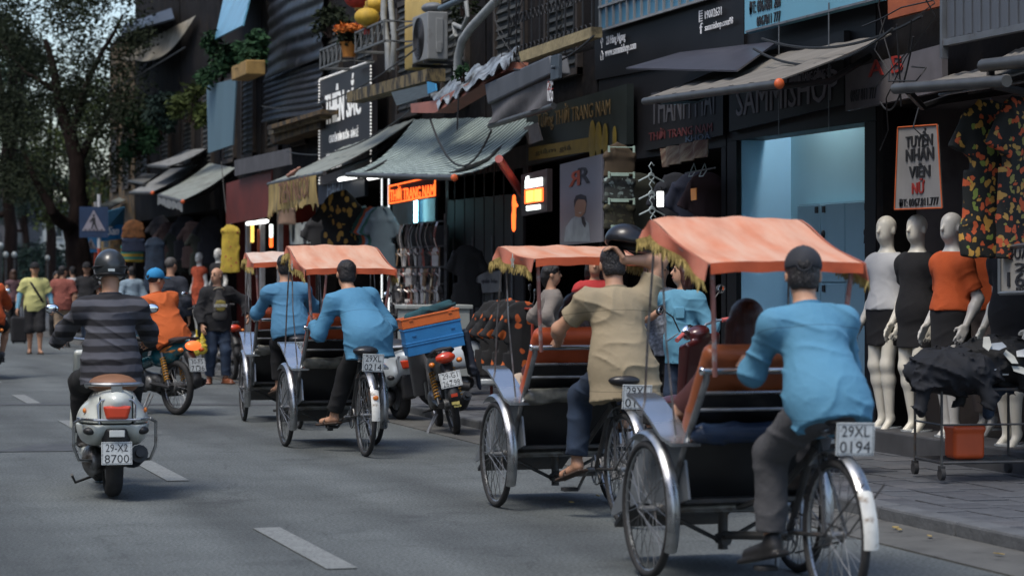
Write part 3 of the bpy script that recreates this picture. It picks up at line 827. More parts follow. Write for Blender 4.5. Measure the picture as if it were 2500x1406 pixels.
INK = mat('ink_black', (.018, .018, .02), .6)
WHITE_PAINT = mat('white_paint_worn', (.62, .62, .58), .5, var=.15, scale=12, col2=(.25, .2, .15), f2=.62, w2=.06, scale2=18)
POST_PINK = mat('post_paint_pink', (.30, .13, .11), .5, var=.25, scale=12, col2=(.35, .33, .32), f2=.6, w2=.08, scale2=16)
RED_LENS = mat('red_lens', (.55, .05, .015), .2, var=.1, coat=.6)
AMBER = mat('amber_lens', (.70, .19, .02), .25, var=.1, coat=.5)

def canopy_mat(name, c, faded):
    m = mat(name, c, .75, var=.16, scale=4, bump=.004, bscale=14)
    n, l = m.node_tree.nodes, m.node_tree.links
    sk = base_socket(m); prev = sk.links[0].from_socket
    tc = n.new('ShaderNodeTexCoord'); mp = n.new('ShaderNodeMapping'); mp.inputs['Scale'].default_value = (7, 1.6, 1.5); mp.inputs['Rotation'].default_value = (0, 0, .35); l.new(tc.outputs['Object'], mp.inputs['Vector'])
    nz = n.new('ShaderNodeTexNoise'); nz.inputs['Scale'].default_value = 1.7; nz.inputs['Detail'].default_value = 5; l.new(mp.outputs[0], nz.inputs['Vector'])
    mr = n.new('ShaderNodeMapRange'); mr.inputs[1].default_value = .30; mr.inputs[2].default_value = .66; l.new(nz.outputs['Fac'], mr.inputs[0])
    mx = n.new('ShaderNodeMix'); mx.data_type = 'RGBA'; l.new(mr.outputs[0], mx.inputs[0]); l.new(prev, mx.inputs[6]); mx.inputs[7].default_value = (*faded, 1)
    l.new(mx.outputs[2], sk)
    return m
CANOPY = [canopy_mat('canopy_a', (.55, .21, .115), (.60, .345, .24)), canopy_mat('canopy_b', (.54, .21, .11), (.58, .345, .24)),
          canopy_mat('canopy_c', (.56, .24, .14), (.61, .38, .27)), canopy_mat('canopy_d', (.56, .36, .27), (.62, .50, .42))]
VALANCE = mat('canopy_valance', (.50, .09, .03), .75, var=.2, scale=6, bump=.003, bscale=20)
FRINGE = mat('fringe_yellow', (.36, .27, .09), .9, var=.4, scale=40)
STAR = mat('star_patch', (.34, .34, .30), .8, var=.3, scale=30)

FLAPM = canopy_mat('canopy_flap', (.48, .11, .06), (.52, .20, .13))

def wheel_meshes(r, tw, rim_r, n_sp, key):
    tyre = G().ring((0, 0, 0), (1, 0, 0), r - tw, tw, 44, 10).mesh('tyre', TYRE)
    rim = G(); rim.ring((0, 0, 0), (1, 0, 0), rim_r, .011, 40, 6); rim = rim.mesh('rim', CHROME)
    hub = G(); hub.cyl((-.045, 0, 0), (.045, 0, 0), .018, 12); hub.cyl((-.034, 0, 0), (-.028, 0, 0), .034, 14); hub.cyl((.028, 0, 0), (.034, 0, 0), .034, 14); hub = hub.mesh('wheel', STEEL)
    sp = G()
    for k in range(n_sp):
        a = 2 * math.pi * k / n_sp; sgn = -1 if k % 2 else 1; a2 = a + (.55 if (k // 2) % 2 else -.55)
        sp.tube([(sgn * .031, .030 * math.cos(a2), .030 * math.sin(a2)), (0, (rim_r - .004) * math.cos(a), (rim_r - .004) * math.sin(a))], .0021, 4, cap=False)
    return dict(hub=hub, tyre=tyre, rim=rim, sp=sp.mesh('spokes', STEEL))
CYC_W = wheel_meshes(.34, .021, .305, 32, 'cyclo')

def add_wheel(W, parent, c, rot=0.0):
    w = link('wheel', W['hub'], parent, c); w.rotation_euler = (rot, 0, 0)
    link('tyre', W['tyre'], w); link('rim', W['rim'], w); tag(link('spokes', W['sp'], w), kind='stuff') if W['sp'] else None
    return w

def fender(c, r, w, a0, a1, arch=.014, n=22, t=.003, flare=0.0):
    """curved mudguard round a wheel whose axle runs along x; angles from the rear (-y) over the top"""
    c = Vector(c)
    def fn(a, b):
        an = a0 + (a1 - a0) * a; s = b * 2 - 1
        rr = r + arch * (1 - s * s) + flare * (a ** 6)
        return c + Vector((s * w / 2, -math.cos(an) * rr, math.sin(an) * rr))
    return G().grid(fn, n, 6, t)

def number_plate(parent, c, w, hgt, l1, l2, tilt=0.0, m=PLATE_W, rz=0.0, roll=0.0):
    R = Matrix.Rotation(rz, 3, 'Z') @ Matrix.Rotation(roll, 3, 'Y') @ Matrix.Rotation(tilt, 3, 'X'); c = Vector(c)
    g = G(); g.box(c, (w, .004, hgt), R); p = g.build('number_plate', m, parent, 0, bev=.0015)
    ex = R @ Vector((1, 0, 0)); ey = R @ Vector((0, 0, 1)); f = c + R @ Vector((0, -.0022, 0))
    text(l1, f - ex * w * .36 + ey * hgt * .07, ex * w * .72, ey * hgt * .34, INK, p, .001)
    text(l2, f - ex * w * .40 - ey * hgt * .42, ex * w * .80, ey * hgt * .36, INK, p, .001)
    gb = G(); e = .008
    for s in (-1, 1):
        gb.box(f + ey * s * (hgt / 2 - e), (w - e, .002, .002), R); gb.box(f + ex * s * (w / 2 - e), (.002, .002, hgt - e), R)
    gb.build('border', INK, p, 0)
    return p

def coil_(g, a, b, R, r, turns, n=9):
    a, b = Vector(a), Vector(b); Fm = frame(b - a); N = turns * n
    g.tube([a.lerp(b, i / N) + Fm @ Vector((math.cos(i * 2 * math.pi / n), math.sin(i * 2 * math.pi / n), 0)) * R for i in range(N + 1)], r, 5)

def cyclo(label, loc, rz, zr, zt, cm, l2, back_m, ped, vin, sag=.012, star=False, seed=0, skew=0.0):
    rnd = random.Random(seed)
    t = thing('cycle_rickshaw', label, 'rickshaw', loc, rz, 'cycle rickshaws in a line')
    A = 1.36; HW = .40
    add_wheel(CYC_W, t, (0, 0, .34), rnd.random()); add_wheel(CYC_W, t, (-HW, A, .34), rnd.random()); add_wheel(CYC_W, t, (HW, A, .34), rnd.random())
    for s in (-1, 1):
        f = fender((s * HW, A, .34), .372, .062, math.radians(-28), math.radians(122), .016, 26, .003, 0).build('mudguard', CHROME, t)
        g = G(); 
        for an in (-.35, .5): g.tube([(s * (HW + .05), A, .34), (s * (HW + .045), A - math.cos(an) * .375, .34 + math.sin(an) * .375)], .004, 5)
        g.build('stay', STEEL, f)
    # rear mudguard with white tail
    fr = fender((0, 0, .34), .368, .06, math.radians(35), math.radians(128), .012, 16).build('mudguard', CHROME, t)
    tail = fender((0, 0, .34), .370, .066, math.radians(-4), math.radians(35.5), .013, 8).build('mudguard_tail', WHITE_PAINT, t)
    if star: G().ell((0, -.362, .50), (.024, .008, .02)).build('reflector', AMBER, t)
    # frame tubes
    g = G()
    BB = Vector((0, .52, .30))
    g.tube([(0, .52, .28), (0, .95, .24), (0, A, .20)], .021, 8)
    g.tube([BB, (0, .16, .84)], .017, 8)
    for s in (-1, 1):
        g.tube([BB, (s * .055, 0, .34)], .010, 6); g.tube([(0, .19, .76), (s * .055, 0, .34)], .009, 6)
        g.tube([(s * .33, A, .33), (0, A, .165)], .011, 6)
        g.tube([(s * .06, 0, .34), (s * .05, -.40, .60)], .004, 5)
    g.tube([(0, .20, .72), (0, .70, .45), (0, 1.15, .36)], .016, 8)
    g.cyl((0, A, .44), (0, A, .13), .026, 10); g.cyl((0, A - .05, .18), (0, A + .05, .18), .03, 8)
    g.build('frame', DARK_TUBE, t)
    g = G(); g.cyl((-HW + .04, A, .34), (HW - .04, A, .34), .030, 12); g.box((0, A, .335), (.5, .05, .03)); ax = g.build('axle_beam', STEEL, t)
    g = G(); g.ring(BB, (1, 0, 0), .095, .006, 28, 5); 
    for k in range(5): g.tube([BB, BB + Vector((0, .09 * math.cos(k * 1.2566), .09 * math.sin(k * 1.2566)))], .006, 5)
    cr = g.build('chainring', STEEL, t)
    g = G()
    pl = Vector((-.085, BB.y + .165 * math.cos(ped), BB.z + .165 * math.sin(ped))); pr = Vector((.085, BB.y - .165 * math.cos(ped), BB.z - .165 * math.sin(ped)))
    g.tube([BB + Vector((-.06, 0, 0)), pl], .011, 6); g.tube([BB + Vector((.06, 0, 0)), pr], .011, 6); g.cyl(BB - Vector((.06, 0, 0)), BB + Vector((.06, 0, 0)), .014, 8)
    g.build('crank', STEEL, t)
    for p, s in ((pl, -1), (pr, 1)):
        g = G(); g.box(p + Vector((s * .055, 0, 0)), (.095, .075, .022)); g.build('pedal', TYRE, t, bev=.004)
    g = G(); g.tube([BB + Vector((.02, -.02, .094)), (.02, 0, .37)], .005, 4); g.tube([BB + Vector((.02, -.02, -.094)), (.02, 0, .31)], .005, 4); g.build('chain', DARK_TUBE, t)
    # saddle
    s_ = SDF(.03); s_.cone((0, .02, .865), (0, .22, .87), .085, .03, flat=.5, ax=(0, 0, 1)); s_.ell((0, .0, .868), (.105, .07, .035)); s_.build('saddle', BLACK_VINYL, t, .01)
    for s in (-1, 1): g = G(); coil_(g, (s * .05, 0, .775), (s * .05, 0, .85), .017, .004, 4); g.build('saddle_spring', STEEL, t)
    # leaning side posts, push bar and rails of the carriage back
    pb, pt = Vector((0, 1.26, .34)), Vector((0, .72, 1.035))
    for s in (-1, 1):
        g = G(); off = Vector((s * .335, 0, 0)); g.tube([pb + off, pb.lerp(pt, .55) + off, pt + off - Vector((0, .0, .03)), pt + off], .017, 8); g.build('side_post', STEEL if s < 0 else DARK_TUBE, t)
    g = G(); g.cyl((-.36, .715, 1.045), (.36, .715, 1.045), .018, 12)
    for s in (-1, 1): g.ell((s * .36, .715, 1.045), (.014, .021, .021))
    g.build('push_bar', mat('chrome_bright', (.75, .77, .78), .16, 1.0, var=.08), t)
    for f in (.86, .74, .55):
        q = pb.lerp(pt, f); g = G(); g.cyl((-.33, q.y, q.z), (.33, q.y, q.z), .009, 8); g.build('back_rail', CHROME, t)
    # dark vinyl below the rails
    a, b2 = pb.lerp(pt, .06), pb.lerp(pt, .52)
    nrm = Vector((0, (pt - pb).z, -(pt - pb).y)).normalized() * -1
    def fn(u, v):
        q = a.lerp(b2, v); w = .325
        return Vector(((u * 2 - 1) * w, q.y, q.z)) + Vector((0, -.018, -.012)) + Vector((0, -.008, .0)) * math.sin(u * 9 + v * 5 + seed) * .8
    G().grid(fn, 16, 10, .012).build('back_panel', BLACK_PANEL, t)
    q1, q2 = pb.lerp(pt, .53), pb.lerp(pt, .83)
    def fn(u, v):
        q = q1.lerp(q2, v); return Vector(((u * 2 - 1) * .31, q.y + .055 + .01 * math.sin(u * 14 + v * 7), q.z + .012))
    G().grid(fn, 18, 5, .01).build('rear_flap', BLACK_VINYL, t)
    s_ = SDF(.03)   # rolled rain cover lying behind the seat
    s_.cone((-.29, .93, .735), (.27, .93, .74), .05, .055, k=.02); s_.wrinkle(.012, 22, seed + 2.0, (.2, .9, .9)); s_.build('rain_cover', vin, t, .012)
    # padded backrest and seat
    tilt = math.atan2((pt - pb).y, (pt - pb).z)
    RX = Matrix.Rotation(-tilt, 3, 'X')
    cb = pb.lerp(pt, .78) + Vector((0, .12, .06))
    s_ = SDF(.02); s_.box(v3(cb), (.315, .055, .27), [[RX[i][j] for j in range(3)] for i in range(3)], r=.05); s_.wrinkle(.005, 16, seed + 1, (.2, .6, .8)); s_.build('backrest', back_m, t, .013)
    s_ = SDF(.02); s_.box((0, 1.36, .60), (.30, .28, .06), r=.045); s_.build('seat', back_m, t, .016)
    # carriage tub, foot board
    for s in (-1, 1):
        g = G(); prof = [(.98, .42), (1.05, .66), (1.40, .74), (1.72, .70), (1.95, .42), (2.12, .26), (2.12, .23), (1.7, .34), (1.2, .37)]
        g.prism([(p[0], p[1]) for p in prof], .012 * s, (s * .315, 0, 0), Matrix(((0, 0, 1), (1, 0, 0), (0, 1, 0))))
        g.build('side_panel', mat('tub_silver', (.30, .32, .34), .35, .7, var=.25, scale=3, rvar=.1), t)
    g = G(); g.box((0, 1.5, .40), (.62, .85, .02)); g.box((0, 2.02, .25), (.60, .30, .02), R=Matrix.Rotation(-.5, 3, 'X')); g.build('floor_board', DARK_TUBE, t)
    # bright arm plates over the wheels
    for s in (-1, 1):
        ys = [(.95, .675), (1.10, .70), (1.28, .785), (1.48, .865), (1.60, .885)]
        def fn(u, v):
            k = min(int(u * 4), 3); f = u * 4 - k
            y_, z_ = [ys[k][i] * (1 - f) + ys[k + 1][i] * f for i in (0, 1)]
            return Vector((s * (.275 + .15 * (v if s > 0 else 1 - v)), y_, z_))
        ap = G().grid(fn, 16, 2, .018).build('arm_plate', STEEL_PLATE, t, smooth=25)
        g = G(); g.tube([(s * .30, 1.5, .86), (s * .30, 1.55, .62), (s * .30, 1.5, .42)], .009, 6); g.build('bracket', DARK_TUBE, ap)
        g = G(); g.tube([(s * .385, 1.44, .86), (s * .375, 1.42, 1.2), (s * .36, 1.36, zt - .10)], .0065, 6); g.build('canopy_rod', STEEL, t)
        g = G(); g.tube([(s * .345, 1.10, .70), (s * .37, 1.18, 1.2), (s * .36, 1.28, zt - .06)], .0055, 6); g.build('canopy_rod', STEEL, t)
        g = G(); g.tube([(s * .30, .70, 1.02), (s * .335, .63, 1.3), (s * .355, .60, zr - .01)], .0125, 8); g.build('canopy_post', POST_PINK, t)
    # canopy: sloping rear panel, ridge, front panel; side flaps and fringe
    yr, yt, yf = .55, 1.32, 1.44; W = .385
    def top(u, v):
        """u across -1..1, v 0 rear .. 1 front"""
        if v < .62:
            f = v / .62; y_ = yr + (yt - yr) * f; z_ = zr + (zt - zr) * f - sag * 2.2 * math.sin(math.pi * f) 
        else:
            f = (v - .62) / .38; y_ = yt + (yf - yt) * f; z_ = zt - .07 * f - sag * math.sin(math.pi * f)
        round_ = -.016 * max(0, 1 - abs(v - .62) / .1)
        wob = (.0035 * math.sin(u * 7 + v * 9 + seed) + .003 * math.sin(u * 13 - v * 4 + 2 * seed)) * min(1, .3 + 3 * v)
        return Vector((u * W, y_, z_ + round_ + wob - .012 * abs(u) ** 4 + skew * u * (1 - v)))
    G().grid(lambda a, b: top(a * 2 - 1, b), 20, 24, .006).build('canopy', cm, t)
    def rear(u, v):
        p = top(u * 2 - 1, 0); return p + Vector((0, -.008 - .003 * math.sin(u * 17 + seed), -.05 * v - .002 * math.sin(u * 23 + seed) * v))
    G().grid(rear, 24, 2, .004).build('valance', VALANCE, t)
    for s in (-1, 1):
        def drop(b): return .055 + .02 * (1 - abs(2 * b - 1)) + .01 * math.sin(b * 11 + seed) + .02 * max(0, 1 - b * 7)
        def flap(a, b):
            p = top(s, a); d = drop(a)
            return p + Vector((s * (.012 + .02 * math.sin(a * 13 + seed) * b), -.0 + .02 * b * math.sin(a * 7), -d * b))
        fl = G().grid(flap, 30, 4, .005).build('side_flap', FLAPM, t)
        g = G()
        for k in range(170):
            a = (k + .5) / 170; p = flap(a, .97); ln = .042 + .025 * rnd.random(); w = .0045
            q = p + Vector((rnd.uniform(-.02, .02), rnd.uniform(-.02, .02), -ln))
            dy = (flap(min(1, a + .01), .97) - p).normalized() * w
            g.add([p - dy, p + dy, q + dy * .8, q - dy * .8, p + Vector((.012 * s, 0, 0))], [(0, 1, 2, 3), (0, 4, 3), (1, 2, 4), (4, 2, 3)])
        tag(g.build('fringe', FRINGE, t, 0), kind='stuff')
        if star and s < 0 or (s < 0 and seed == 2):
            p = flap(.30, .55); pts = [(math.cos(math.pi / 2 + k * math.pi / 5) * (.05 if k % 2 == 0 else .022), math.sin(math.pi / 2 + k * math.pi / 5) * (.05 if k % 2 == 0 else .022)) for k in range(10)]
            g = G(); g.prism(pts, .004, p + Vector((-.022, 0, -.005)), Matrix(((0, 0, -1), (-1, 0, 0), (0, 1, 0)))); g.build('star_patch', STAR, t, 0)
    g = G()   # hoop and ribs under the cloth
    for v in (.02, .62, .97): g.tube([top(-1, v) - Vector((0, 0, .014)), top(-.5, v) - Vector((0, 0, .018)), top(.5, v) - Vector((0, 0, .018)), top(1, v) - Vector((0, 0, .014))], .008, 6)
    for s in (-1, 1): g.tube([top(s, .02) - Vector((0, 0, .016)), top(s, .3) - Vector((0, 0, .02)), top(s, .62) - Vector((0, 0, .016))], .007, 6)
    g.build('canopy_hoop', STEEL, t)
    # number plate under the saddle
    g = G(); g.tube([(0, .10, .82), (0, -.12, .80)], .008, 6); g.box((0, -.13, .78), (.12, .012, .06)); g.build('plate_bracket', DARK_TUBE, t)
    number_plate(t, (.03, -.142, .775), .18, .145, '29XL', l2, .06, rz=rnd.uniform(-.1, .1), roll=rnd.uniform(-.05, .05))
    return t

BLUE_VINYL = mat('rain_cover_blue', (.02, .035, .07), .3, var=.3, scale=5, bump=.004, bscale=20)
GREY_VINYL = mat('rain_cover_clear', (.16, .16, .14), .25, var=.5, scale=9, bump=.004, bscale=20)
CYC = dict(A=((4.45, 9.90, 0), 0.0), B=((4.75, 13.61, 0), 0.0), C=((4.52, 19.40, 0), .0), D=((4.72, 23.1, 0), -.08))
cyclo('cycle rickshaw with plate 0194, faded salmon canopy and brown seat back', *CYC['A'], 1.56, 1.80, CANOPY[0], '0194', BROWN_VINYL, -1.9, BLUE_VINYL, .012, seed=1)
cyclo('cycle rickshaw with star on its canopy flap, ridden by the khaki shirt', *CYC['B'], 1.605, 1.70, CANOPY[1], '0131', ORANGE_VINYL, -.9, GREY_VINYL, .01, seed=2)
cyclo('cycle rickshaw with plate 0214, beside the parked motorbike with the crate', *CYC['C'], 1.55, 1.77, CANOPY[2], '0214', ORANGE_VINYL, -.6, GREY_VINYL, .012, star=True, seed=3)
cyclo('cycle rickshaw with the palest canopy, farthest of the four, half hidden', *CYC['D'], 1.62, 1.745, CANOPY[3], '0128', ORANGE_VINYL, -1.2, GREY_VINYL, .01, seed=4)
# ------------------------------------------------------------------ rickshaw drivers and passengers
BLUE_SHIRT = [seams(mat('shirt_blue_%d' % i, c, .85, var=.10, scale=3, bump=.0035, bscale=26), ((2, (1.31, 1.27, 1.31)[i], .004, (.3, .35, .1)[i]), (2, (.85, .86, .92)[i], .0035, 0))) for i, c in enumerate([(.08, .235, .36), (.066, .215, .355), (.066, .20, .34)])]
KHAKI = seams(mat('shirt_khaki', (.29, .235, .15), .9, var=.14, scale=4, bump=.0035, bscale=24), ((2, 1.30, .004, .15), (2, .80, .0035, 0)))
GREY_TR = mat('trousers_grey', (.065, .065, .07), .9, var=.2, scale=6, bump=.006, bscale=25)
BLACK_TR = mat('trousers_black', (.012, .012, .013), .9, var=.3, scale=6)
JEAN = mat('jeans_dark', (.018, .032, .06), .9, var=.35, scale=10, bump=.001, bscale=200)
BLACK_CL = mat('cloth_black', (.012, .012, .014), .9, var=.3, scale=6, bump=.001, bscale=150)
CAP_NAVY = mat('cap_charcoal', (.022, .024, .030), .85, var=.25, scale=12)
SHOE_BLK = mat('shoe_black', (.016, .015, .015), .5, var=.3)
SHOE_BRN = mat('shoe_brown', (.17, .06, .03), .35, var=.3)
SANDAL = mat('sandal_brown', (.05, .03, .02), .7)

person('driver in light blue shirt, dark cap and grey trousers on the rickshaw with plate 0194', *CYC['A'], H=1.68, pelvis=(0, .07, .905), neck=(-.02, .28, 1.318), shrug=.012, yaw=.0, head=(-.38, -.16, 0),
       hl=(-.16, .665, 1.075), hr=(.22, .665, 1.075), el=(-.45, -.4, -1), er=(.45, -.4, -1), fl=(-.135, .42, .285), fr=(.135, .60, .58), kl=(-.15, 1, .1), kr=(.2, 1, .3), toes=((-.35, .9, -.22), (0, 1, -.1)),
       hdl=(.1, .9, .1), hdr=(0, .9, .1), curl=(1.0, 1.0), top=dict(m=BLUE_SHIRT[0], hem=.10, sleeve=.80, inf=.016, hip=.030, amp=.009, seed=1.3, collar=True, flare=-.01), bottom=dict(m=GREY_TR, inf=.020, amp=.006), shoes=(SHOE_BLK, 'shoe'), hat=('cap', CAP_NAVY), h=.0085)
person('driver in khaki shirt with right arm raised behind his head', *CYC['B'], H=1.68, pelvis=(.02, .10, .915), neck=(.03, .26, 1.375), shrug=.02, yaw=-.06, head=(-.1, -.2, 0),
       hl=(-.20, .66, 1.075), hr=(.08, .24, 1.585), el=(-1, -.5, -.2), er=(1, .0, -1.3), hdr=(-.6, .1, .75), hdl=(0, .9, .1), fl=(-.135, .50, .36), fr=(.135, .42, .62), kl=(-.1, 1, .1), kr=(.3, 1, .4), toes=((-.3, .9, -.3), (0, 1, -.1)),
       curl=(1.0, .8), top=dict(m=KHAKI, hem=.17, sleeve=.34, inf=.022, hip=.022, amp=.012, wsc=15, seed=2.6, collar=True, flare=.05, drop=(.08, -.12, -1), dir=(.8, .2, .8)), bottom=dict(m=JEAN, inf=.016, amp=.007), shoes=(SANDAL, 'sandal'), hair='short', h=.0085)
person('bareheaded driver in blue shirt leaning over the handlebar of the rickshaw with plate 0214', *CYC['C'], H=1.70, pelvis=(.08, .16, .97), neck=(-.04, .44, 1.325), shrug=.01, yaw=.12, head=(-.1, -.15, .05),
       hl=(-.30, .66, 1.08), hr=(.30, .66, 1.08), el=(-.35, -.3, -1), er=(.6, -.6, -.9), hdl=(0, .9, 0), hdr=(0, .9, 0), curl=(1, 1), fl=(-.135, .60, .32), fr=(.135, .42, .50), toes=((-.5, .85, -.1), (0, 1, -.1)),
       top=dict(m=BLUE_SHIRT[1], hem=.17, sleeve=.95, inf=.018, hip=.034, amp=.009, seed=3.4, flare=.04, drop=(.05, -.1, -1)), bottom=dict(m=BLACK_TR, inf=.016), shoes=(SANDAL, 'sandal'), hair='short', h=.010)
person('driver in blue shirt sitting upright on the rickshaw with the palest canopy', *CYC['D'], H=1.68, pelvis=(-.06, .14, .93), neck=(-.10, .26, 1.385), head=(.1, 0, 0),
       hl=(-.36, .66, 1.07), hr=(.26, .66, 1.07), el=(-.6, -.3, -.9), er=(.6, -.3, -.9), hdl=(0, .9, 0), hdr=(0, .9, 0), curl=(1, 1), fl=(-.135, .56, .42), fr=(.135, .46, .52), toes=((-.3, 1, -.2), (0, 1, -.1)),
       top=dict(m=BLUE_SHIRT[2], hem=.06, sleeve=.85, inf=.018, amp=.009, seed=4.1), bottom=dict(m=BLACK_TR, inf=.018), shoes=(SANDAL, 'sandal'), hair='short', h=.011)
# passengers, seen only as hair and knees over the seat backs
def passenger(key, label, x, hz, hair, top_m, bot_m, **k):
    (loc, rz) = CYC[key]
    return person(label, loc, rz, H=1.72, pelvis=(x, 1.26, .70), neck=(x, 1.10, hz - .30), head=(k.pop('turn', 0), -.05, 0), hl=(x - .18, 1.55, .80), hr=(x + .18, 1.55, .80), fl=(x - .10, 1.86, .42), fr=(x + .10, 1.86, .42), kl=(-.5, .4, 1), kr=(.2, .4, 1), hair=hair,
                  top=dict(m=top_m, hem=.05, sleeve=.5, amp=.005), bottom=dict(m=bot_m, len=.52), shoes=(SANDAL, 'sandal'), h=.013, female=True, **k)
CREAM = mat('shorts_cream', (.48, .38, .29), .9, var=.12)
MAROON = mat('top_maroon', (.07, .02, .02), .9)
passenger('A', 'passenger with long auburn hair in the seat of the rickshaw with plate 0194', .02, 1.37, 'long', MAROON, BLACK_TR, hair_m=HAIR_RED)
passenger('B', 'passenger with dark auburn hair and cream shorts seated before the khaki driver', .05, 1.37, 'long', MAROON, CREAM, hair_m=HAIR_RED)
# black cap held over the head by the khaki driver
(loc, rz) = CYC['B']
s_ = SDF(.02); s_.ell((0, 0, 0), (.13, .12, .105)); s_.cut((0, 0, -.03), (0, 0, -1)); s_.ell((.10, .06, -.018), (.10, .09, .016), k=.02); s_.box((0, 0, -.03), (.09, .08, .03), r=.02, sub=True, k=.01)
o = s_.build('cap', mat('cap_black_gloss', (.012, .012, .014), .28, var=.2), None, .009)
o.location = (loc[0] + .105, loc[1] + .27, 1.70); o.rotation_euler = (-.25, .12, -.35)
tag(o, 'black brimmed cap held up above the khaki driver', 'cap')
# ------------------------------------------------------------------ motor scooters and motorbikes
ENGINE = mat('engine_alloy', (.20, .20, .20), .45, .6, var=.35, scale=14, col2=(.04, .035, .03), f2=.55, w2=.1, scale2=9)
PLASTIC_B = mat('plastic_black', (.018, .018, .019), .5, var=.2, scale=12)
MIRROR = mat('mirror_glass', (.8, .85, .9), .05, 1.0, var=.02)
LAMP_ON = mat('brake_lamp_lit', (.85, .12, .03), .3, var=.05, emit=(1, .16, .04), es=.7)
SHOCK_Y = mat('spring_yellow', (.50, .24, .03), .4, var=.15)
GRIP = mat('grip_black', (.02, .02, .02), .7)
SCO_W = dict(tyre=G().ring((0, 0, 0), (1, 0, 0), .185, .058, 36, 12, flat=.9).mesh('tyre', TYRE), rim=G().lathe([(.06, -.05), (.135, -.045), (.14, 0), (.135, .045), (.06, .05)], axis=(1, 0, 0), n=24).mesh('rim', STEEL),
             hub=G().cyl((-.07, 0, 0), (.07, 0, 0), .03, 12).mesh('wheel', STEEL), sp=None)
BIKE_W = wheel_meshes(.295, .036, .232, 28, 'bike')
BIKE_W['rim'] = G().ring((0, 0, 0), (1, 0, 0), .236, .016, 36, 8).mesh('rim', CHROME)
_h = G(); _h.cyl((-.06, 0, 0), (.06, 0, 0), .055, 16); BIKE_W['hub'] = _h.mesh('wheel', ENGINE)

def bars(t, c, w, mirrors=(True, True), grip=GRIP, ret=.06):
    c = Vector(c); g = G()
    for s in (-1, 1): g.tube([c, c + Vector((s * w * .35, .02, .05)), c + Vector((s * w * .6, -.02, .06)), c + Vector((s * w, -ret - .03, .045))], .011, 8)
    hb = g.build('handlebar', CHROME, t)
    for s in (-1, 1):
        g = G(); g.cyl(c + Vector((s * w * .68, -.045, .057)), c + Vector((s * (w + .02), -ret - .035, .045)), .017, 10); g.build('grip', grip, hb)
        g = G(); g.tube([c + Vector((s * w * .65, .01, .06)), c + Vector((s * w * .95, .035, .03))], .005, 5); g.build('lever', STEEL, hb)
    for i, s in enumerate((-1, 1)):
        if not mirrors[i]: continue
        b = c + Vector((s * w * .62, .0, .07)); e = b + Vector((s * .12, .02, .19))
        g = G(); g.tube([b, b + Vector((s * .02, .03, .12)), e], .0055, 6); g.ell(e + Vector((s * .02, .012, .01)), (.052, .016, .036)); mr = g.build('mirror', PLASTIC_B, t)
        g = G(); g.ell(e + Vector((s * .02, -.002, .01)), (.045, .006, .030)); g.build('mirror_glass', MIRROR, mr)

def coil_(g, a, b, R, r, turns, n=9):
    a, b = Vector(a), Vector(b); Fm = frame(b - a); N = turns * n
    g.tube([a.lerp(b, i / N) + Fm @ Vector((math.cos(i * 2 * math.pi / n), math.sin(i * 2 * math.pi / n), 0)) * R for i in range(N + 1)], r, 5)

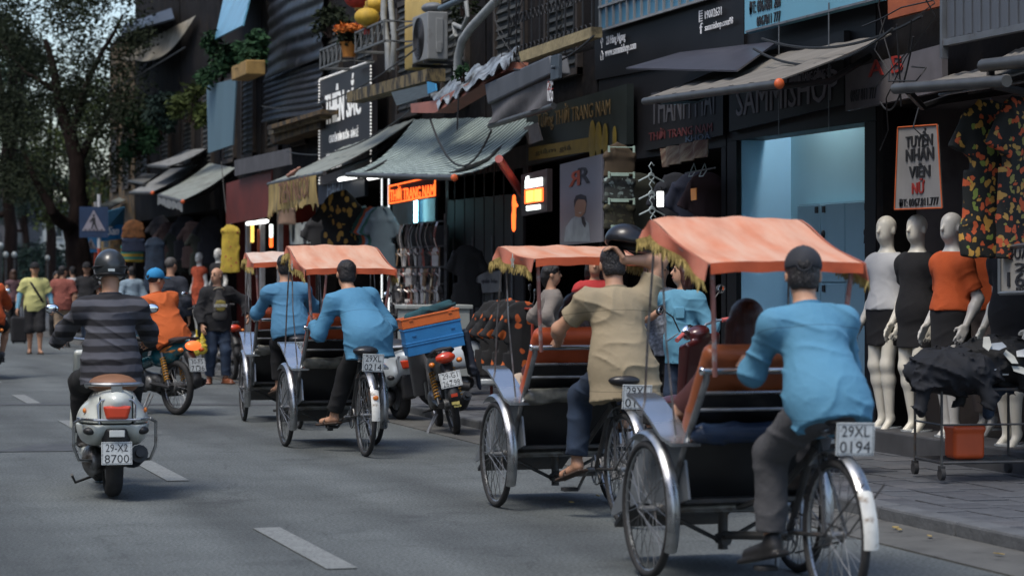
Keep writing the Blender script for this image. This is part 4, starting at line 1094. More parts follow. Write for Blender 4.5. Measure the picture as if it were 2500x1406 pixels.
def scooter(label, loc, rz, paint, seat_m, plate=None, lean=0.0, guard=False, mirrors=(True, True), grip=GRIP, cat='scooter', group=None, lit=False):
    t = thing('motor_scooter', label, cat, loc, rz, group, ry=lean)
    add_wheel(SCO_W, t, (0, 0, .243)); add_wheel(SCO_W, t, (0, 1.27, .243))
    b = SDF(.05)
    b.cone((0, -.20, .585), (0, .30, .60), .165, .15, flat=.95, ax=(0, 0, 1)); b.ell((0, -.10, .66), (.135, .30, .115))
    for s in (-1, 1): b.ell((s * .125, .03, .50), (.115, .37, .155))
    b.cone((0, .36, .60), (0, .50, .36), .12, .10, k=.06)
    b.cut((0, 0, .385), (0, .15, -1)); b.cut((0, -.36, .5), (0, -1, -.25)); 
    b.box((0, .76, .27), (.17, .30, .035), r=.02, k=.04)
    LS = Matrix.Rotation(.30, 3, 'X')
    b.box((0, 1.05, .62), (.20, .028, .36), [[LS[i][j] for j in range(3)] for i in range(3)], r=.026, k=.03)
    for s in (-1, 1): b.cone((s * .19, 1.10, .42), (s * .17, 1.0, .92), .03, .03, k=.03)
    b.ell((0, 1.27, .37), (.085, .27, .14), k=.02); b.box((0, 1.27, .20), (.12, .3, .14), sub=True, r=.02, k=.01)
    b.ell((0, .98, 1.0), (.10, .085, .055), k=.04)
    if guard:
        b.box((0, -.16, .515), (.4, .36, .005), r=.002, k=0, sub=True)
        for s in (-1, 1): b.box((s * .105, -.3, .60), (.005, .2, .09), r=.002, k=0, sub=True)
    b.build('body', paint, t, .0085 if guard else .012)
    s_ = SDF(.03); s_.cone((0, -.16, .765), (0, .20, .77), .155, .16, flat=.42, ax=(0, 0, 1)); s_.cone((0, .15, .765), (0, .46, .735), .16, .10, flat=.45, ax=(0, 0, 1)); s_.build('seat', seat_m, t, .012)
    g = G(); pts = [(-.165, .1, .745), (-.185, -.12, .765), (-.15, -.28, .775), (-.06, -.34, .775), (.06, -.34, .775), (.15, -.28, .775), (.185, -.12, .765), (.165, .1, .745)]
    g.tube(pts, .013, 8); g.box((0, -.33, .735), (.07, .03, .07)); g.build('grab_rail', CHROME, t)
    g = G(); g.hexa([Vector((x, -.372, z)) for x, z in ((-.075, .545), (.075, .545), (.098, .64), (-.098, .64))], [Vector((x, -.40, z)) for x, z in ((-.06, .555), (.06, .555), (.085, .632), (-.085, .632))])
    tl = g.build('tail_lamp', LAMP_ON if lit else RED_LENS, t, 0, bev=.012)
    g = G(); g.tube([(-.115, -.37, .52), (-.125, -.36, .64), (-.10, -.345, .675), (.10, -.345, .675), (.125, -.36, .64), (.115, -.37, .52)], .007, 6); g.build('lamp_trim', CHROME, tl)
    for s in (-1, 1):
        G().ell((s * .17, -.285, .47), (.045, .05, .028), Matrix.Rotation(s * .4, 3, 'Z')).build('indicator', PLASTIC_B, t)
        G().ell((s * .20, -.20, .60), (.012, .02, .018)).build('reflector', AMBER, t)
    # engine, silencer, splash guard, stand
    s_ = SDF(.03); s_.cone((-.11, .30, .27), (-.12, .0, .25), .075, .085); s_.ell((-.13, .02, .25), (.06, .12, .11)); s_.build('engine_case', ENGINE, t, .014)
    g = G(); g.tube([(.13, .35, .22), (.15, .12, .25), (.16, -.20, .31)], [.045, .06, .06], 12); g.cyl((.16, -.2, .31), (.163, -.25, .32), .03, 10); g.build('silencer', PLASTIC_B, t)
    g = G(); g.tube([(-.10, .2, .14), (-.24, .12, .10), (-.27, .02, .16)], .009, 6); g.build('kick_stand', PLASTIC_B, t)
    s_ = SDF(.02); s_.box((0, -.30, .36), (.075, .03, .13), r=.02); s_.box((0, -.1, .40), (.09, .2, .03), r=.02, k=.04); s_.build('splash_guard', PLASTIC_B, t, .014)
    if plate: number_plate(t, (0, -.352, .325), .20, .15, plate[0], plate[1], -.12)
    if guard:
        g = G()
        g.tube([(-.235, -.05, .54), (-.225, -.25, .545), (-.15, -.375, .545), (.15, -.375, .545), (.225, -.25, .545), (.235, -.05, .54)], .009, 8)
        for s in (-1, 1): g.tube([(s * .225, -.25, .545), (s * .268, -.20, .52), (s * .27, -.18, .36), (s * .235, -.16, .27), (s * .15, -.1, .26)], .011, 8)
        g.build('bumper_rail', CHROME, t)
        g = G(); g.box((0, -.372, .455), (.10, .006, .045)); g.build('maker_tag', mat('tag_white', (.6, .62, .6), .4), t, bev=.006)
    for s in (-1, 1): g = G(); g.cyl((s * .045, 1.27, .24), (s * .045, 1.10, .60), .02, 8); g.build('fork', STEEL, t)
    bars(t, (0, .97, .985), .34, mirrors, grip)
    G().ell((0, 1.07, 1.0), (.075, .04, .06)).build('headlamp', MIRROR, t)
    return t

def underbone(label, loc, rz, paint, seat_m=None, plate=None, lean=0.0, lit=False, decal=None, mirrors=(True, True), group=None, shock=SHOCK_Y, flap=False, steer=0.0):
    seat_m = seat_m or PLASTIC_B
    t = thing('motorbike', label, 'motorbike', loc, rz, group, ry=lean)
    add_wheel(BIKE_W, t, (0, 0, .295), .3); fw = add_wheel(BIKE_W, t, (0, 1.22, .295)); fw.rotation_euler = (0, 0, steer)
    b = SDF(.05)
    b.cone((0, .30, .66), (0, -.26, .755), .105, .062, flat=1.25, ax=(0, 0, 1)); b.cone((0, .34, .60), (0, .06, .62), .10, .07)
    b.cone((0, .42, .58), (0, .80, .50), .065, .06); b.cone((0, .78, .50), (0, .93, .82), .075, .06)
    LS = Matrix.Rotation(.32, 3, 'X'); LL = [[LS[i][j] for j in range(3)] for i in range(3)]
    for s in (-1, 1): b.box((s * .13, .93, .60), (.085, .018, .26), LL, r=.016, k=.05)
    b.ell((0, .92, .97), (.11, .10, .085), k=.04); b.ell((0, 1.22, .40), (.065, .30, .20), k=.01); b.box((0, 1.22, .24), (.1, .36, .24), sub=True, r=.02, k=.01)
    bo = b.build('body', paint, t, .012)
    if decal:
        g = G()
        for s in (-1, 1):
            for (y0, z0, y1, z1, w) in ((.28, .60, -.10, .70, .03), (.22, .66, -.04, .745, .022), (.20, .56, .02, .63, .018), (.34, .55, .16, .585, .03)):
                pts = [Vector((0, y0, z0 - w)), Vector((0, y0 - .05, z0 + w)), Vector((0, (y0 + y1) / 2, (z0 + z1) / 2 + w * .9)), Vector((0, y1, z1)), Vector((0, (y0 + y1) / 2, (z0 + z1) / 2 - w))]
                def out(p):
                    yy = p.y; f = max(0, min(1, (.30 - yy) / .56)); r = .105 + (.062 - .105) * f; zc = .66 + .095 * f
                    dz = (p.z - zc) / 1.25; return Vector((s * (math.sqrt(max(r * r - dz * dz, .0016)) + .004), p.y, p.z))
                q = [out(p) for p in pts]; g.add(q, [tuple(range(5)) if s < 0 else tuple(reversed(range(5)))])
        g.build('decal', decal, bo, 0)
    s_ = SDF(.03); s_.cone((0, -.16, .80), (0, .14, .785), .105, .12, flat=.36, ax=(0, 0, 1)); s_.cone((0, .12, .78), (0, .46, .745), .12, .085, flat=.42, ax=(0, 0, 1)); s_.build('seat', seat_m, t, .012)
    g = G(); g.tube([(-.09, .0, .76), (-.105, -.18, .80), (-.07, -.30, .825), (.07, -.30, .825), (.105, -.18, .80), (.09, .0, .76)], .012, 8); g.build('grab_rail', PLASTIC_B, t)
    s_ = SDF(.02); s_.ell((0, -.31, .745), (.095, .06, .052)); s_.build('tail_lamp', LAMP_ON if lit else RED_LENS, t, .01)
    for s in (-1, 1): G().ell((s * .13, -.27, .70), (.03, .035, .025)).build('indicator', AMBER, t)
    # rear fender, plate
    s_ = SDF(.02); s_.cone((0, -.22, .66), (0, -.36, .50), .06, .055, flat=.35, ax=(0, -.7, -.7)); s_.cone((0, -.34, .52), (0, -.40, .36), .055, .06, flat=.3, ax=(0, -1, -.3)); s_.build('rear_fender', PLASTIC_B, t, .012)
    if plate: number_plate(t, (0, -.392, .545), .20, .145, plate[0], plate[1], -.25)
    if flap:
        g = G(); g.box((0, -.425, .40), (.06, .01, .03)); g.build('reflector', RED_LENS, t)
        g = G()
        for (x, z, w, hh) in ((-.02, .33, .04, .025), (.015, .325, .035, .03), (-.015, .30, .02, .02), (.02, .295, .045, .016)): g.box((x, -.447 + .25 * (.33 - z), z), (w, .003, hh))
        g.build('sticker', mat('sticker_yellow', (.6, .5, .15), .6), t, 0)
    # engine, swing arm, shocks, silencer, forks
    s_ = SDF(.03); s_.cone((0, .42, .33), (0, .62, .36), .105, .09); s_.cone((0, .62, .38), (0, .82, .46), .065, .06); s_.ell((-.10, .45, .33), (.05, .12, .09)); s_.build('engine', ENGINE, t, .014)
    for s in (-1, 1):
        g = G(); g.tube([(s * .09, 0, .295), (s * .085, .40, .33)], .02, 8); g.build('swing_arm', STEEL, t)
        g = G(); coil_(g, (s * .105, .03, .36), (s * .10, .13, .61), .026, .007, 9); sh = g.build('shock_spring', shock, t)
        g = G(); g.cyl((s * .105, .0, .30), (s * .10, .15, .66), .013, 8); g.build('damper', STEEL, sh)
        g = G(); g.cyl((s * .065, 1.22, .295), (s * .065, 1.0, .80), .017, 8); g.build('fork', STEEL, t)
        g = G(); g.tube([(s * .08, .48, .24), (s * .22, .48, .235)], .012, 8); g.build('foot_peg', TYRE, t)
    g = G(); g.tube([(-.085, -.03, .30), (-.085, .40, .33)], .042, 10, flat=.5); g.build('chain_case', PLASTIC_B, t)
    g = G(); g.tube([(.06, .62, .28), (.12, .45, .19), (.13, .15, .24), (.135, -.28, .36)], [.017, .02, .045, .045], 12); g.cyl((.135, -.28, .36), (.136, -.33, .373), .022, 10); g.build('silencer', PLASTIC_B, t)
    g = G(); g.tube([(-.1, .38, .22), (-.25, .30, .03)], .010, 6); g.tube([(-.1, .32, .20), (-.25, .24, .03)], .008, 6); g.tube([(-.25, .31, .025), (-.25, .22, .025)], .009, 6); g.build('kick_stand', STEEL, t)
    bars(t, (0, .90, .985), .33, mirrors)
    G().ell((0, 1.0, .965), (.08, .035, .06)).build('headlamp', MIRROR, t)
    return t

SILVER = mat('paint_silver_green', (.56, .59, .55), .3, .0, var=.06, scale=2, coat=.4)
SEAT_TAN = mat('seat_tan', (.22, .105, .055), .5, var=.15)
TEAL = mat('paint_teal', (.008, .10, .13), .25, .2, var=.1, coat=.5)
FLAME = mat('decal_flame', (.65, .23, .05), .4, var=.35, scale=30)
RED_P = mat('paint_dark_red', (.06, .008, .008), .35, .1, var=.1, coat=.6)
GREY_P = mat('paint_grey', (.10, .10, .105), .35, .2, var=.15, coat=.3)
LIGHT_P = mat('paint_pale_grey', (.40, .44, .46), .35, .1, var=.08, coat=.3)
BLACK_P = mat('paint_black', (.015, .015, .017), .25, .1, var=.15, coat=.5)
E_LOC, E_RZ = (2.06, 16.3, 0), -.05
scooter('silver motor scooter with tan seat and plate 29-X2 8700, ridden down the road', E_LOC, E_RZ, SILVER, SEAT_TAN, ('29-X2', '8700'), guard=True)
F_LOC, F_RZ = (3.93, 25.7, 0), .42
underbone('teal motorbike with orange flame decals and lit brake lamp, plate 30-F5 7136', F_LOC, F_RZ, TEAL, plate=('30-F5', '7136'), lit=True, decal=FLAME)
G_LOC, G_RZ, G_LEAN = (5.95, 21.8, 0), -.13, -.20
underbone('grey motorbike parked by the kerb with a blue and orange crate, plate 29-G1', G_LOC, G_RZ, GREY_P, plate=('29-G1', '262.98'), lean=G_LEAN, flap=True, mirrors=(False, False))
scooter('pale grey motor scooter parked on the pavement behind the crate motorbike', (6.55, 24.75, PAVE_Z), -1.95, LIGHT_P, PLASTIC_B, lean=-.08, group='scooters parked at the kerb')
scooter('silver motor scooter with fat black rear tyre parked between rickshaw 0214 and crate motorbike', (6.0, 24.15, 0), .12, LIGHT_P, PLASTIC_B, lean=-.10, group='scooters parked at the kerb')
scooter('dark red motor scooter with pink grips parked beside the woman in denim shirt', (7.18, 16.25, PAVE_Z), .5, RED_P, PLASTIC_B, lean=-.22, grip=mat('grip_pink', (.55, .12, .11), .6), group='scooters parked at the kerb')
K_LOC, K_RZ = (2.72, 35.3, 0), .02
underbone('dark red motorbike cut off by the picture edge, its rider in an orange jacket', K_LOC, K_RZ, RED_P, plate=('30-F5', '8700'))
underbone('black motorbike parked at the kerb behind the bald man with yellow bags', (5.98, 33.9, 0), .1, BLACK_P, lean=-.1)
# crate tied on the grey motorbike
CR_B = mat('crate_blue', (.018, .17, .42), .45, var=.12, scale=6, bump=.001)
CR_O = mat('crate_orange', (.60, .13, .022), .45, var=.12, scale=6, bump=.001)
def crate(name, label, z0, hgt, w, dp, m, lid=True):
    c = thing(name, label, 'crate', (G_LOC[0] - .02, G_LOC[1] + .10, 0), G_RZ, ry=G_LEAN)
    g = G(); th = .012
    for s in (-1, 1):
        g.box((s * (w / 2 - th / 2), 0, z0 + hgt / 2), (th, dp - 2 * th - .002, hgt)); g.box((0, s * (dp / 2 - th / 2), z0 + hgt / 2), (w, th, hgt))
    g.box((0, 0, z0 + th / 2), (w - 2 * th - .002, dp - 2 * th - .002, th)); g.build('shell', m, c, 0, bev=.004)
    for z in ([z0 + hgt * .38, z0 + hgt * .46, z0 + hgt - .012] if hgt > .15 else [z0 + hgt - .01]):
        g = G(); e = .006
        for s in (-1, 1): g.box((0, s * (dp / 2 + e / 2), z), (w + 2 * e, e, .016)); g.box((s * (w / 2 + e / 2), 0, z), (e, dp, .016))
        g.build('rib', m, c, 0, bev=.003)
    for s in (-1, 1):
        for q in (-1, 1): 
            g = G(); g.box((q * w * .34, s * (dp / 2 + .004), z0 + hgt * .72), (.035, .01, .012)); g.build('latch', m, c, 0)
    return c
crate('blue_crate', 'blue plastic crate strapped across the seat of the grey parked motorbike', .80, .255, .54, .34, CR_B)
crate('orange_crate', 'orange plastic crate on top of the blue crate of the motorbike', 1.057, .10, .55, .35, CR_O)
s_ = SDF(.03); s_.cone((-.18, .0, 1.15), (.22, .03, 1.20), .05, .045); s_.cone((.1, .05, 1.17), (.26, -.05, 1.19), .035, .02); s_.wrinkle(.012, 22, 1.0)
o = s_.build('folded_jacket', mat('jacket_teal', (.012, .06, .075), .9, var=.3), None, .012); o.location = (G_LOC[0] - .02, G_LOC[1] + .1, 0); o.rotation_euler = (0, G_LEAN, G_RZ)
tag(o, 'folded dark teal jacket lying on top of the orange crate', 'jacket')
s_ = SDF(.03); s_.box((.29, .02, .72), (.035, .14, .22), r=.02); s_.cone((.31, .02, .9), (.33, .0, .36), .025, .012); s_.wrinkle(.014, 14, 4.0)
o = s_.build('raincoat', mat('raincoat_navy', (.012, .016, .028), .6, var=.3), None, .012); o.location = (G_LOC[0], G_LOC[1] + .1, 0); o.rotation_euler = (0, G_LEAN, G_RZ)
tag(o, 'dark raincoat hanging beside the blue crate down to the silencer', 'raincoat')
# ------------------------------------------------------------------ riders and people on foot
POLO = stripes('polo_striped', (.075, .078, .095), (.014, .014, .018), 2, .088, .52, .05, warp=.03, var=.15, scale=3, bump=.001, bscale=200)
HELMET = mat('helmet_charcoal', (.03, .034, .036), .32, var=.2, scale=3, coat=.2)
HTRIM = mat('helmet_trim', (.012, .012, .012), .45)
STICK = mat('helmet_sticker', (.45, .5, .5), .5)
person('scooter rider in grey striped polo shirt and dark helmet', E_LOC, E_RZ, H=1.70, pelvis=(0, .14, .85), neck=(0, .22, 1.328), head=(0, .0, 0), hl=(-.33, .84, 1.02), hr=(.33, .84, 1.02), el=(-.8, -.3, -.7), er=(.8, -.3, -.7),
       hdl=(.1, 1, 0), hdr=(-.1, 1, 0), curl=(1, 1), fl=(-.15, .70, .39), fr=(.15, .70, .39), kl=(-.30, .8, .5), kr=(.30, .8, .5), top=dict(m=POLO, hem=.11, sleeve=.96, inf=.022, amp=.009, seed=5.0, collar=True, flare=.03), bottom=dict(m=BLACK_TR, inf=.02), shoes=(SHOE_BLK, 'shoe'),
       hair='crop', hat=('helmet', HELMET, HTRIM, STICK), h=.0095, skin=SKIN)
ORANGE_J = mat('jacket_orange', (.55, .115, .025), .9, var=.10, scale=4, bump=.001, bscale=160)
CAP_BLUE = mat('cap_blue', (.02, .22, .46), .8, var=.12)
person('rider in orange jacket and bright blue cap on the teal motorbike', F_LOC, F_RZ, H=1.66, pelvis=(.02, .14, .83), neck=(-.06, .33, 1.255), head=(-1.55, -.05, 0), hl=(-.30, .78, 1.02), hr=(.33, .76, 1.02), el=(-1, -.2, .1), er=(1, -.5, -.2), hdl=(.1, 1, 0), hdr=(0, 1, 0), curl=(1, 1),
       fl=(-.20, .46, .33), fr=(.20, .46, .33), kl=(-.5, 1, .3), kr=(.5, 1, .3), top=dict(m=ORANGE_J, hem=.09, sleeve=.95, inf=.034, amp=.011, seed=6.0, collar=True, flare=.02), bottom=dict(m=BLACK_TR), shoes=(SHOE_BLK, 'shoe'), hair='crop', hat=('cap', CAP_BLUE), h=.011)
ORANGE_K = mat('jacket_orange_red', (.50, .085, .02), .9, var=.12)
person('motorbike rider in orange hooded jacket and black skirt at the picture edge', K_LOC, K_RZ, H=1.60, pelvis=(.02, .16, .86), neck=(.0, .24, 1.33), hl=(-.33, .80, 1.02), hr=(.33, .8, 1.02), fl=(-.18, .46, .33), fr=(.20, .44, .31), kr=(.6, 1, .2), curl=(1, 1), female=True,
       top=dict(m=ORANGE_K, hem=.10, sleeve=.95, inf=.04, amp=.012, seed=2.0), bottom=dict(m=BLACK_CL, len=.34, inf=.03, name='skirt'), shoes=(SHOE_BLK, 'shoe'), hair='bun', hat=('helmet', mat('helmet_pale', (.35, .42, .46), .3), HTRIM, STICK), h=.013)

def walker(label, u, v, **k):
    """someone standing whose feet are at photo pixel (u, v)"""
    z = k.pop('z', 0.0); p = at(u, v, Z=z); d = k.pop('depth', None)
    if d: p = at(u, HOR + (CAM_H - z) * F_PX / d, Z=z)
    return person(label, (p.x, p.y, z), k.pop('rz', 0.0), **k)
toc = lambda u: math.pi - math.atan2((u - 1250) / F_PX, 1) - YAW    # facing the camera
YEL = mat('tshirt_pale_yellow', (.52, .50, .20), .9, var=.08)
SLEEVE_B = mat('arm_sleeve_blue', (.13, .30, .42), .8, var=.1)
p = walker('man in pale yellow t-shirt and black shorts walking towards the camera', 85, 864, rz=toc(85) + .05, H=1.70, pelvis=(0, 0, .90), head=(.08, .08, 0), fl=(-.09, .10, .09), fr=(.09, -.08, .09), kl=(0, 1, 0), hl=(-.32, .10, .86), hr=(.33, .08, .86), toes=((-.15, 1, 0), (.15, 1, 0)), belly=.02,
       top=dict(m=YEL, hem=.10, sleeve=.38, inf=.030, amp=.007, seed=1.0), bottom=dict(m=BLACK_CL, len=.58, inf=.035, flare=.03, name='shorts'), shoes=(SANDAL, 'sandal'), hair='crop', hat=('cap', BLACK_CL), h=.012, face=True)
for s in (-1, 1):
    g = SDF(.02); sh = Vector((s * .172, 0, .90 + .45)); w = Vector((s * .325, .09, .86)); e = ik(sh, w, .285, .25, (s * .6, -.8, -.3)); g.cone(v3(sh.lerp(e, .62)), v3(e), .054, .048); g.cone(v3(e), v3(w), .049, .034); g.build('arm_sleeve', SLEEVE_B, p, .012)
gg = G(); gg.tube([(.12, .02, 1.41), (.07, .12, 1.33), (-.02, .17, 1.18), (-.13, .14, 1.0), (-.19, .04, .92)], .022, 8, flat=.3); gg.build('bag_strap', BLACK_CL, p)
RSTR = stripes('polo_red_striped', (.33, .105, .075), (.13, .035, .03), 2, .042, .5, .08, var=.15)
walker('man in red striped polo and khaki shorts walking away, seen from behind', 153, 848, rz=-.25, H=1.66, pelvis=(0, 0, .88), head=(-.7, .05, 0), fl=(-.08, -.06, .09), fr=(.08, .12, .09), top=dict(m=RSTR, hem=.12, sleeve=.42, inf=.03, collar=True, seed=2.2), bottom=dict(m=mat('shorts_khaki', (.30, .22, .15), .9), len=.62, inf=.03, flare=.02, name='shorts'), shoes=(SHOE_BLK, 'shoe'), hair='short', h=.012)
walker('man in black t-shirt and black cap pulling a case, half hidden by the scooter rider', 212, 842, rz=toc(212) - .55, H=1.72, pelvis=(0, 0, .92), head=(.35, 0, 0), fl=(-.1, .12, .09), fr=(.09, -.1, .09), hr=(.33, .05, .86), top=dict(m=BLACK_CL, hem=.1, sleeve=.36, inf=.028), bottom=dict(m=JEAN), shoes=(SHOE_BLK, 'shoe'), hair='crop', hat=('cap', BLACK_CL), h=.012, face=True)
walker('woman with bare shoulders and brown hair seen from behind in the distance', 33, 812, rz=.2, H=1.60, pelvis=(0, 0, .86), female=True, top=dict(m=mat('top_mauve', (.11, .06, .07), .9), hem=.08, sleeve=.02, inf=.012), bottom=dict(m=BLACK_TR), shoes=(SHOE_BLK, 'shoe'), hair='long', hair_m=mat('hair_brown', (.06, .03, .018), .5, bump=.004, bscale=120), h=.014)
walker('small person in dark jacket facing the camera behind the red striped polo', 138, 830, rz=toc(138), H=1.55, pelvis=(0, 0, .83), female=True, top=dict(m=mat('jacket_navy', (.02, .03, .05), .9), hem=.1, sleeve=.95), bottom=dict(m=BLACK_TR), shoes=(SHOE_BLK, 'shoe'), hair='long', h=.014, face=True)
walker('person in white shirt half hidden behind the red striped polo', 178, 822, rz=.3, H=1.66, pelvis=(0, 0, .89), top=dict(m=mat('shirt_white', (.5, .54, .56), .9), hem=.1, sleeve=.9), bottom=dict(m=BLACK_TR), shoes=(SHOE_BLK, 'shoe'), hair='short', h=.014)
walker('person in pale denim jacket walking away behind the orange rider', 322, 842, rz=.1, H=1.64, pelvis=(0, 0, .88), top=dict(m=mat('denim_pale', (.20, .27, .33), .9, var=.2), hem=.12, sleeve=.95, inf=.03), bottom=dict(m=JEAN), shoes=(SHOE_BLK, 'shoe'), hair='short', h=.013)
walker('man in dark navy shirt with grey cropped hair behind the orange rider', 416, 915, rz=-.5, H=1.72, pelvis=(0, 0, .93), head=(-.4, 0, 0), top=dict(m=mat('shirt_navy', (.02, .024, .035), .9), hem=.12, sleeve=.95, inf=.03), bottom=dict(m=mat('jeans_mid', (.06, .09, .14), .9, var=.2), inf=.02), shoes=(SHOE_BLK, 'shoe'), hair='crop', hair_m=HAIR_GREY, h=.012)
bald = walker('bald man in open black jacket and jeans holding yellow bags', 530, 937, rz=toc(530) + .25, H=1.57, pelvis=(0, 0, .84), head=(-.95, .05, 0), hl=(-.40, .10, .93), hr=(.24, .12, .80), el=(-1, -.3, -.1), fl=(-.11, .05, .09), fr=(.11, 0, .09), toes=((-.3, 1, 0), (.35, 1, 0)), belly=.03,
       top=dict(m=BLACK_CL, hem=.12, sleeve=.97, inf=.036, amp=.010, seed=3.0, name='jacket', collar=True), bottom=dict(m=JEAN, inf=.02, amp=.008), shoes=(SHOE_BRN, 'shoe'), hair='balding', hair_m=mat('hair_sparse', (.16, .10, .075), .7), h=.010, face=True)
s_ = SDF(.03); s_.cone((0, .09, 1.21), (0, .148, .95), .082, .105, flat=.40, ax=(0, 1, 0)); s_.cut((0, 0, .87), (0, 0, -1)); tee = s_.build('tee', mat('tee_charcoal', (.055, .052, .05), .9, var=.2), bald, .011)
YT = mat('print_yellow', (.40, .32, .07), .8); WT = mat('print_white', (.6, .6, .58), .8)
gg = G(); gg.ell((0, .187, 1.07), (.08, .010, .08)); gg.build('print', mat('print_ring', (.22, .18, .05), .8), tee)
text('SPEEDWAY', (.095, .201, 1.05), (-.19, 0, 0), (0, .0, .043), WT, tee, .004); text('Salem', (.065, .195, 1.105), (-.13, 0, 0), (0, 0, .04), YT, tee, .004); text('REG', (.05, .203, 1.01), (-.10, 0, 0), (0, 0, .03), YT, tee, .004)
gg = G(); gg.ring((0, .09, 1.285), (0, -.55, 1), .072, .006, 24, 5); gg.build('necklace', mat('shell_beads', (.5, .42, .3), .5), bald)
R_ = Matrix.Rotation(bald.rotation_euler.z, 3, 'Z')
YBAG = mat('plastic_bag_yellow', (.60, .45, .05), .4, var=.25, scale=20, bump=.004, bscale=40)
for i, (dx, z) in enumerate(((-.03, .52), (.05, .50))):
    s_ = SDF(.02); s_.cone((0, 0, .14), (0, 0, -.04), .022, .075, flat=.6, ax=(0, 1, 0)); s_.wrinkle(.010, 40, 1.0 + i); s_.cone((0, 0, .12), (.0, 0, .24), .012)
    o = s_.build('plastic_bag', YBAG, None, .009); q = bald.location + R_ @ Vector((.27 + dx, .14, 0)); o.location = (q.x, q.y, z)
    tag(o, 'yellow plastic bag held by the bald man, ' + ('next to his leg' if i == 0 else 'farther from his leg'), 'bag', 'yellow bags of the bald man')
# women on the pavement
TAUPE = mat('sweater_taupe', (.20, .175, .155), .95, var=.1, bump=.002, bscale=90)
p = at(1350, 700, X=7.1)
person('woman in taupe sweater with dark hair in a bun, standing in profile on the pavement', (p.x, p.y, PAVE_Z), -YAW - math.radians(78), H=1.52, pelvis=(0, 0, .80), neck=(0, -.02, 1.235), head=(-.1, .1, 0), hl=(-.26, .02, .84), hr=(.26, .02, .84), female=True, belly=.015,
       top=dict(m=TAUPE, hem=.10, sleeve=.72, inf=.022, amp=.008, seed=2.0), bottom=dict(m=BLACK_TR), shoes=(SHOE_BLK, 'shoe'), hair='bun', h=.010, face=True)
DENIM = mat('denim_shirt', (.10, .27, .38), .9, var=.12, scale=5, bump=.0012, bscale=220)
p = at(1668, 760, X=7.0)
wd = person('woman in light denim shirt with auburn hair standing beside the dark red scooter', (p.x, p.y, PAVE_Z), toc(1668) - .75, H=1.52, pelvis=(0, 0, .82), neck=(0, 0, 1.255), head=(-.55, .12, 0), hl=(-.30, .08, .80), hr=(.14, .42, 1.20), er=(1, -.4, .1), female=True,
       top=dict(m=DENIM, hem=.14, sleeve=.93, inf=.028, amp=.008, seed=4.0, collar=True, flare=.02), bottom=dict(m=JEAN, inf=.014), shoes=(SHOE_BLK, 'shoe'), hair='long', hair_m=HAIR_RED, h=.010, face=True)
gg = G(); gg.tube([(0, .105, 1.22), (0, .128, 1.08), (0, .122, .92), (0, .125, .70)], .009, 6, flat=.4); gg.build('placket', DENIM, wd); gg = G(); gg.box((-.075, .118, 1.10), (.085, .012, .09), R=Matrix.Rotation(.25, 3, 'Z')); gg.build('pocket', DENIM, wd, bev=.004)
GLS = mat('sunglass_frame', (.10, .05, .02), .3)
p = at(1612, 760, X=7.25)
person('person in patterned blouse with dark hair holding a cup beside the denim shirt', (p.x, p.y, PAVE_Z), toc(1612) + .3, H=1.52, pelvis=(0, 0, .82), head=(-.2, .05, 0), hr=(.05, .33, 1.12), hl=(-.25, .1, .82), female=True, top=dict(m=mat('blouse_grey', (.16, .18, .22), .9, var=.6, scale=40), hem=.12, sleeve=.5), bottom=dict(m=BLACK_TR), shoes=(SHOE_BLK, 'shoe'), hair='short', h=.011, face=True)
R_ = Matrix.Rotation(toc(1612) + .3, 3, 'Z'); q = Vector((p.x, p.y, PAVE_Z)) + R_ @ Vector((.05, .41, 1.10))
g = G(); g.lathe([(.028, -.06), (.036, .06), (.034, .06), (.026, -.056)], (0, 0, 0)); tag(g.build('paper_cup', mat('paper_white', (.6, .62, .62), .6), None, loc=q), 'white paper cup held by the person in patterned blouse', 'cup')
R2 = wd.rotation_euler.z
q = at(1452, 760, X=7.6); person('shopper in red top half hidden behind the khaki driver', (q.x, q.y, PAVE_Z), toc(1452), H=1.58, pelvis=(0, 0, .86), female=True, top=dict(m=mat('top_red', (.40, .03, .03), .9), hem=.1, sleeve=.5), bottom=dict(m=BLACK_TR), shoes=(SHOE_BLK, 'shoe'), hair='long', h=.013)
# wheeled case pulled by the black t-shirt, and a shoulder bag
p = at(232, 842, Z=0); s_ = SDF(.02); s_.box((0, 0, .33), (.20, .13, .26), r=.05);
o = s_.build('suitcase', BLACK_CL, None, .014); o.location = (p.x + .10, p.y - .2, .0); tag(o, 'black wheeled suitcase behind the striped scooter rider', 'suitcase')
g = G(); 
for s in (-1, 1): g.cyl((s * .15 - .02, -.08, .05), (s * .15 + .02, -.08, .05), .05, 12)
g.cyl((-.09, .1, .58), (-.09, .1, .95), .01, 6); g.cyl((.09, .1, .58), (.09, .1, .95), .01, 6); g.cyl((-.1, .1, .95), (.1, .1, .95), .014, 6); g.build('trolley', PLASTIC_B, o)
p = at(46, 838, Z=0); s_ = SDF(.02); s_.box((0, 0, .30), (.17, .12, .28), r=.05); o = s_.build('suitcase', BLACK_CL, None, .014); o.location = p; tag(o, 'black suitcase standing beside the man in pale yellow t-shirt', 'suitcase')
g = G(); g.cyl((-.08, .08, .55), (-.08, .08, .92), .01, 6); g.cyl((.08, .08, .55), (.08, .08, .92), .01, 6); g.cyl((-.09, .08, .92), (.09, .08, .92), .014, 6)
for s in (-1, 1): g.cyl((s * .12 - .02, -.06, .03), (s * .12 + .02, -.06, .03), .035, 12)
g.build('trolley', PLASTIC_B, o)
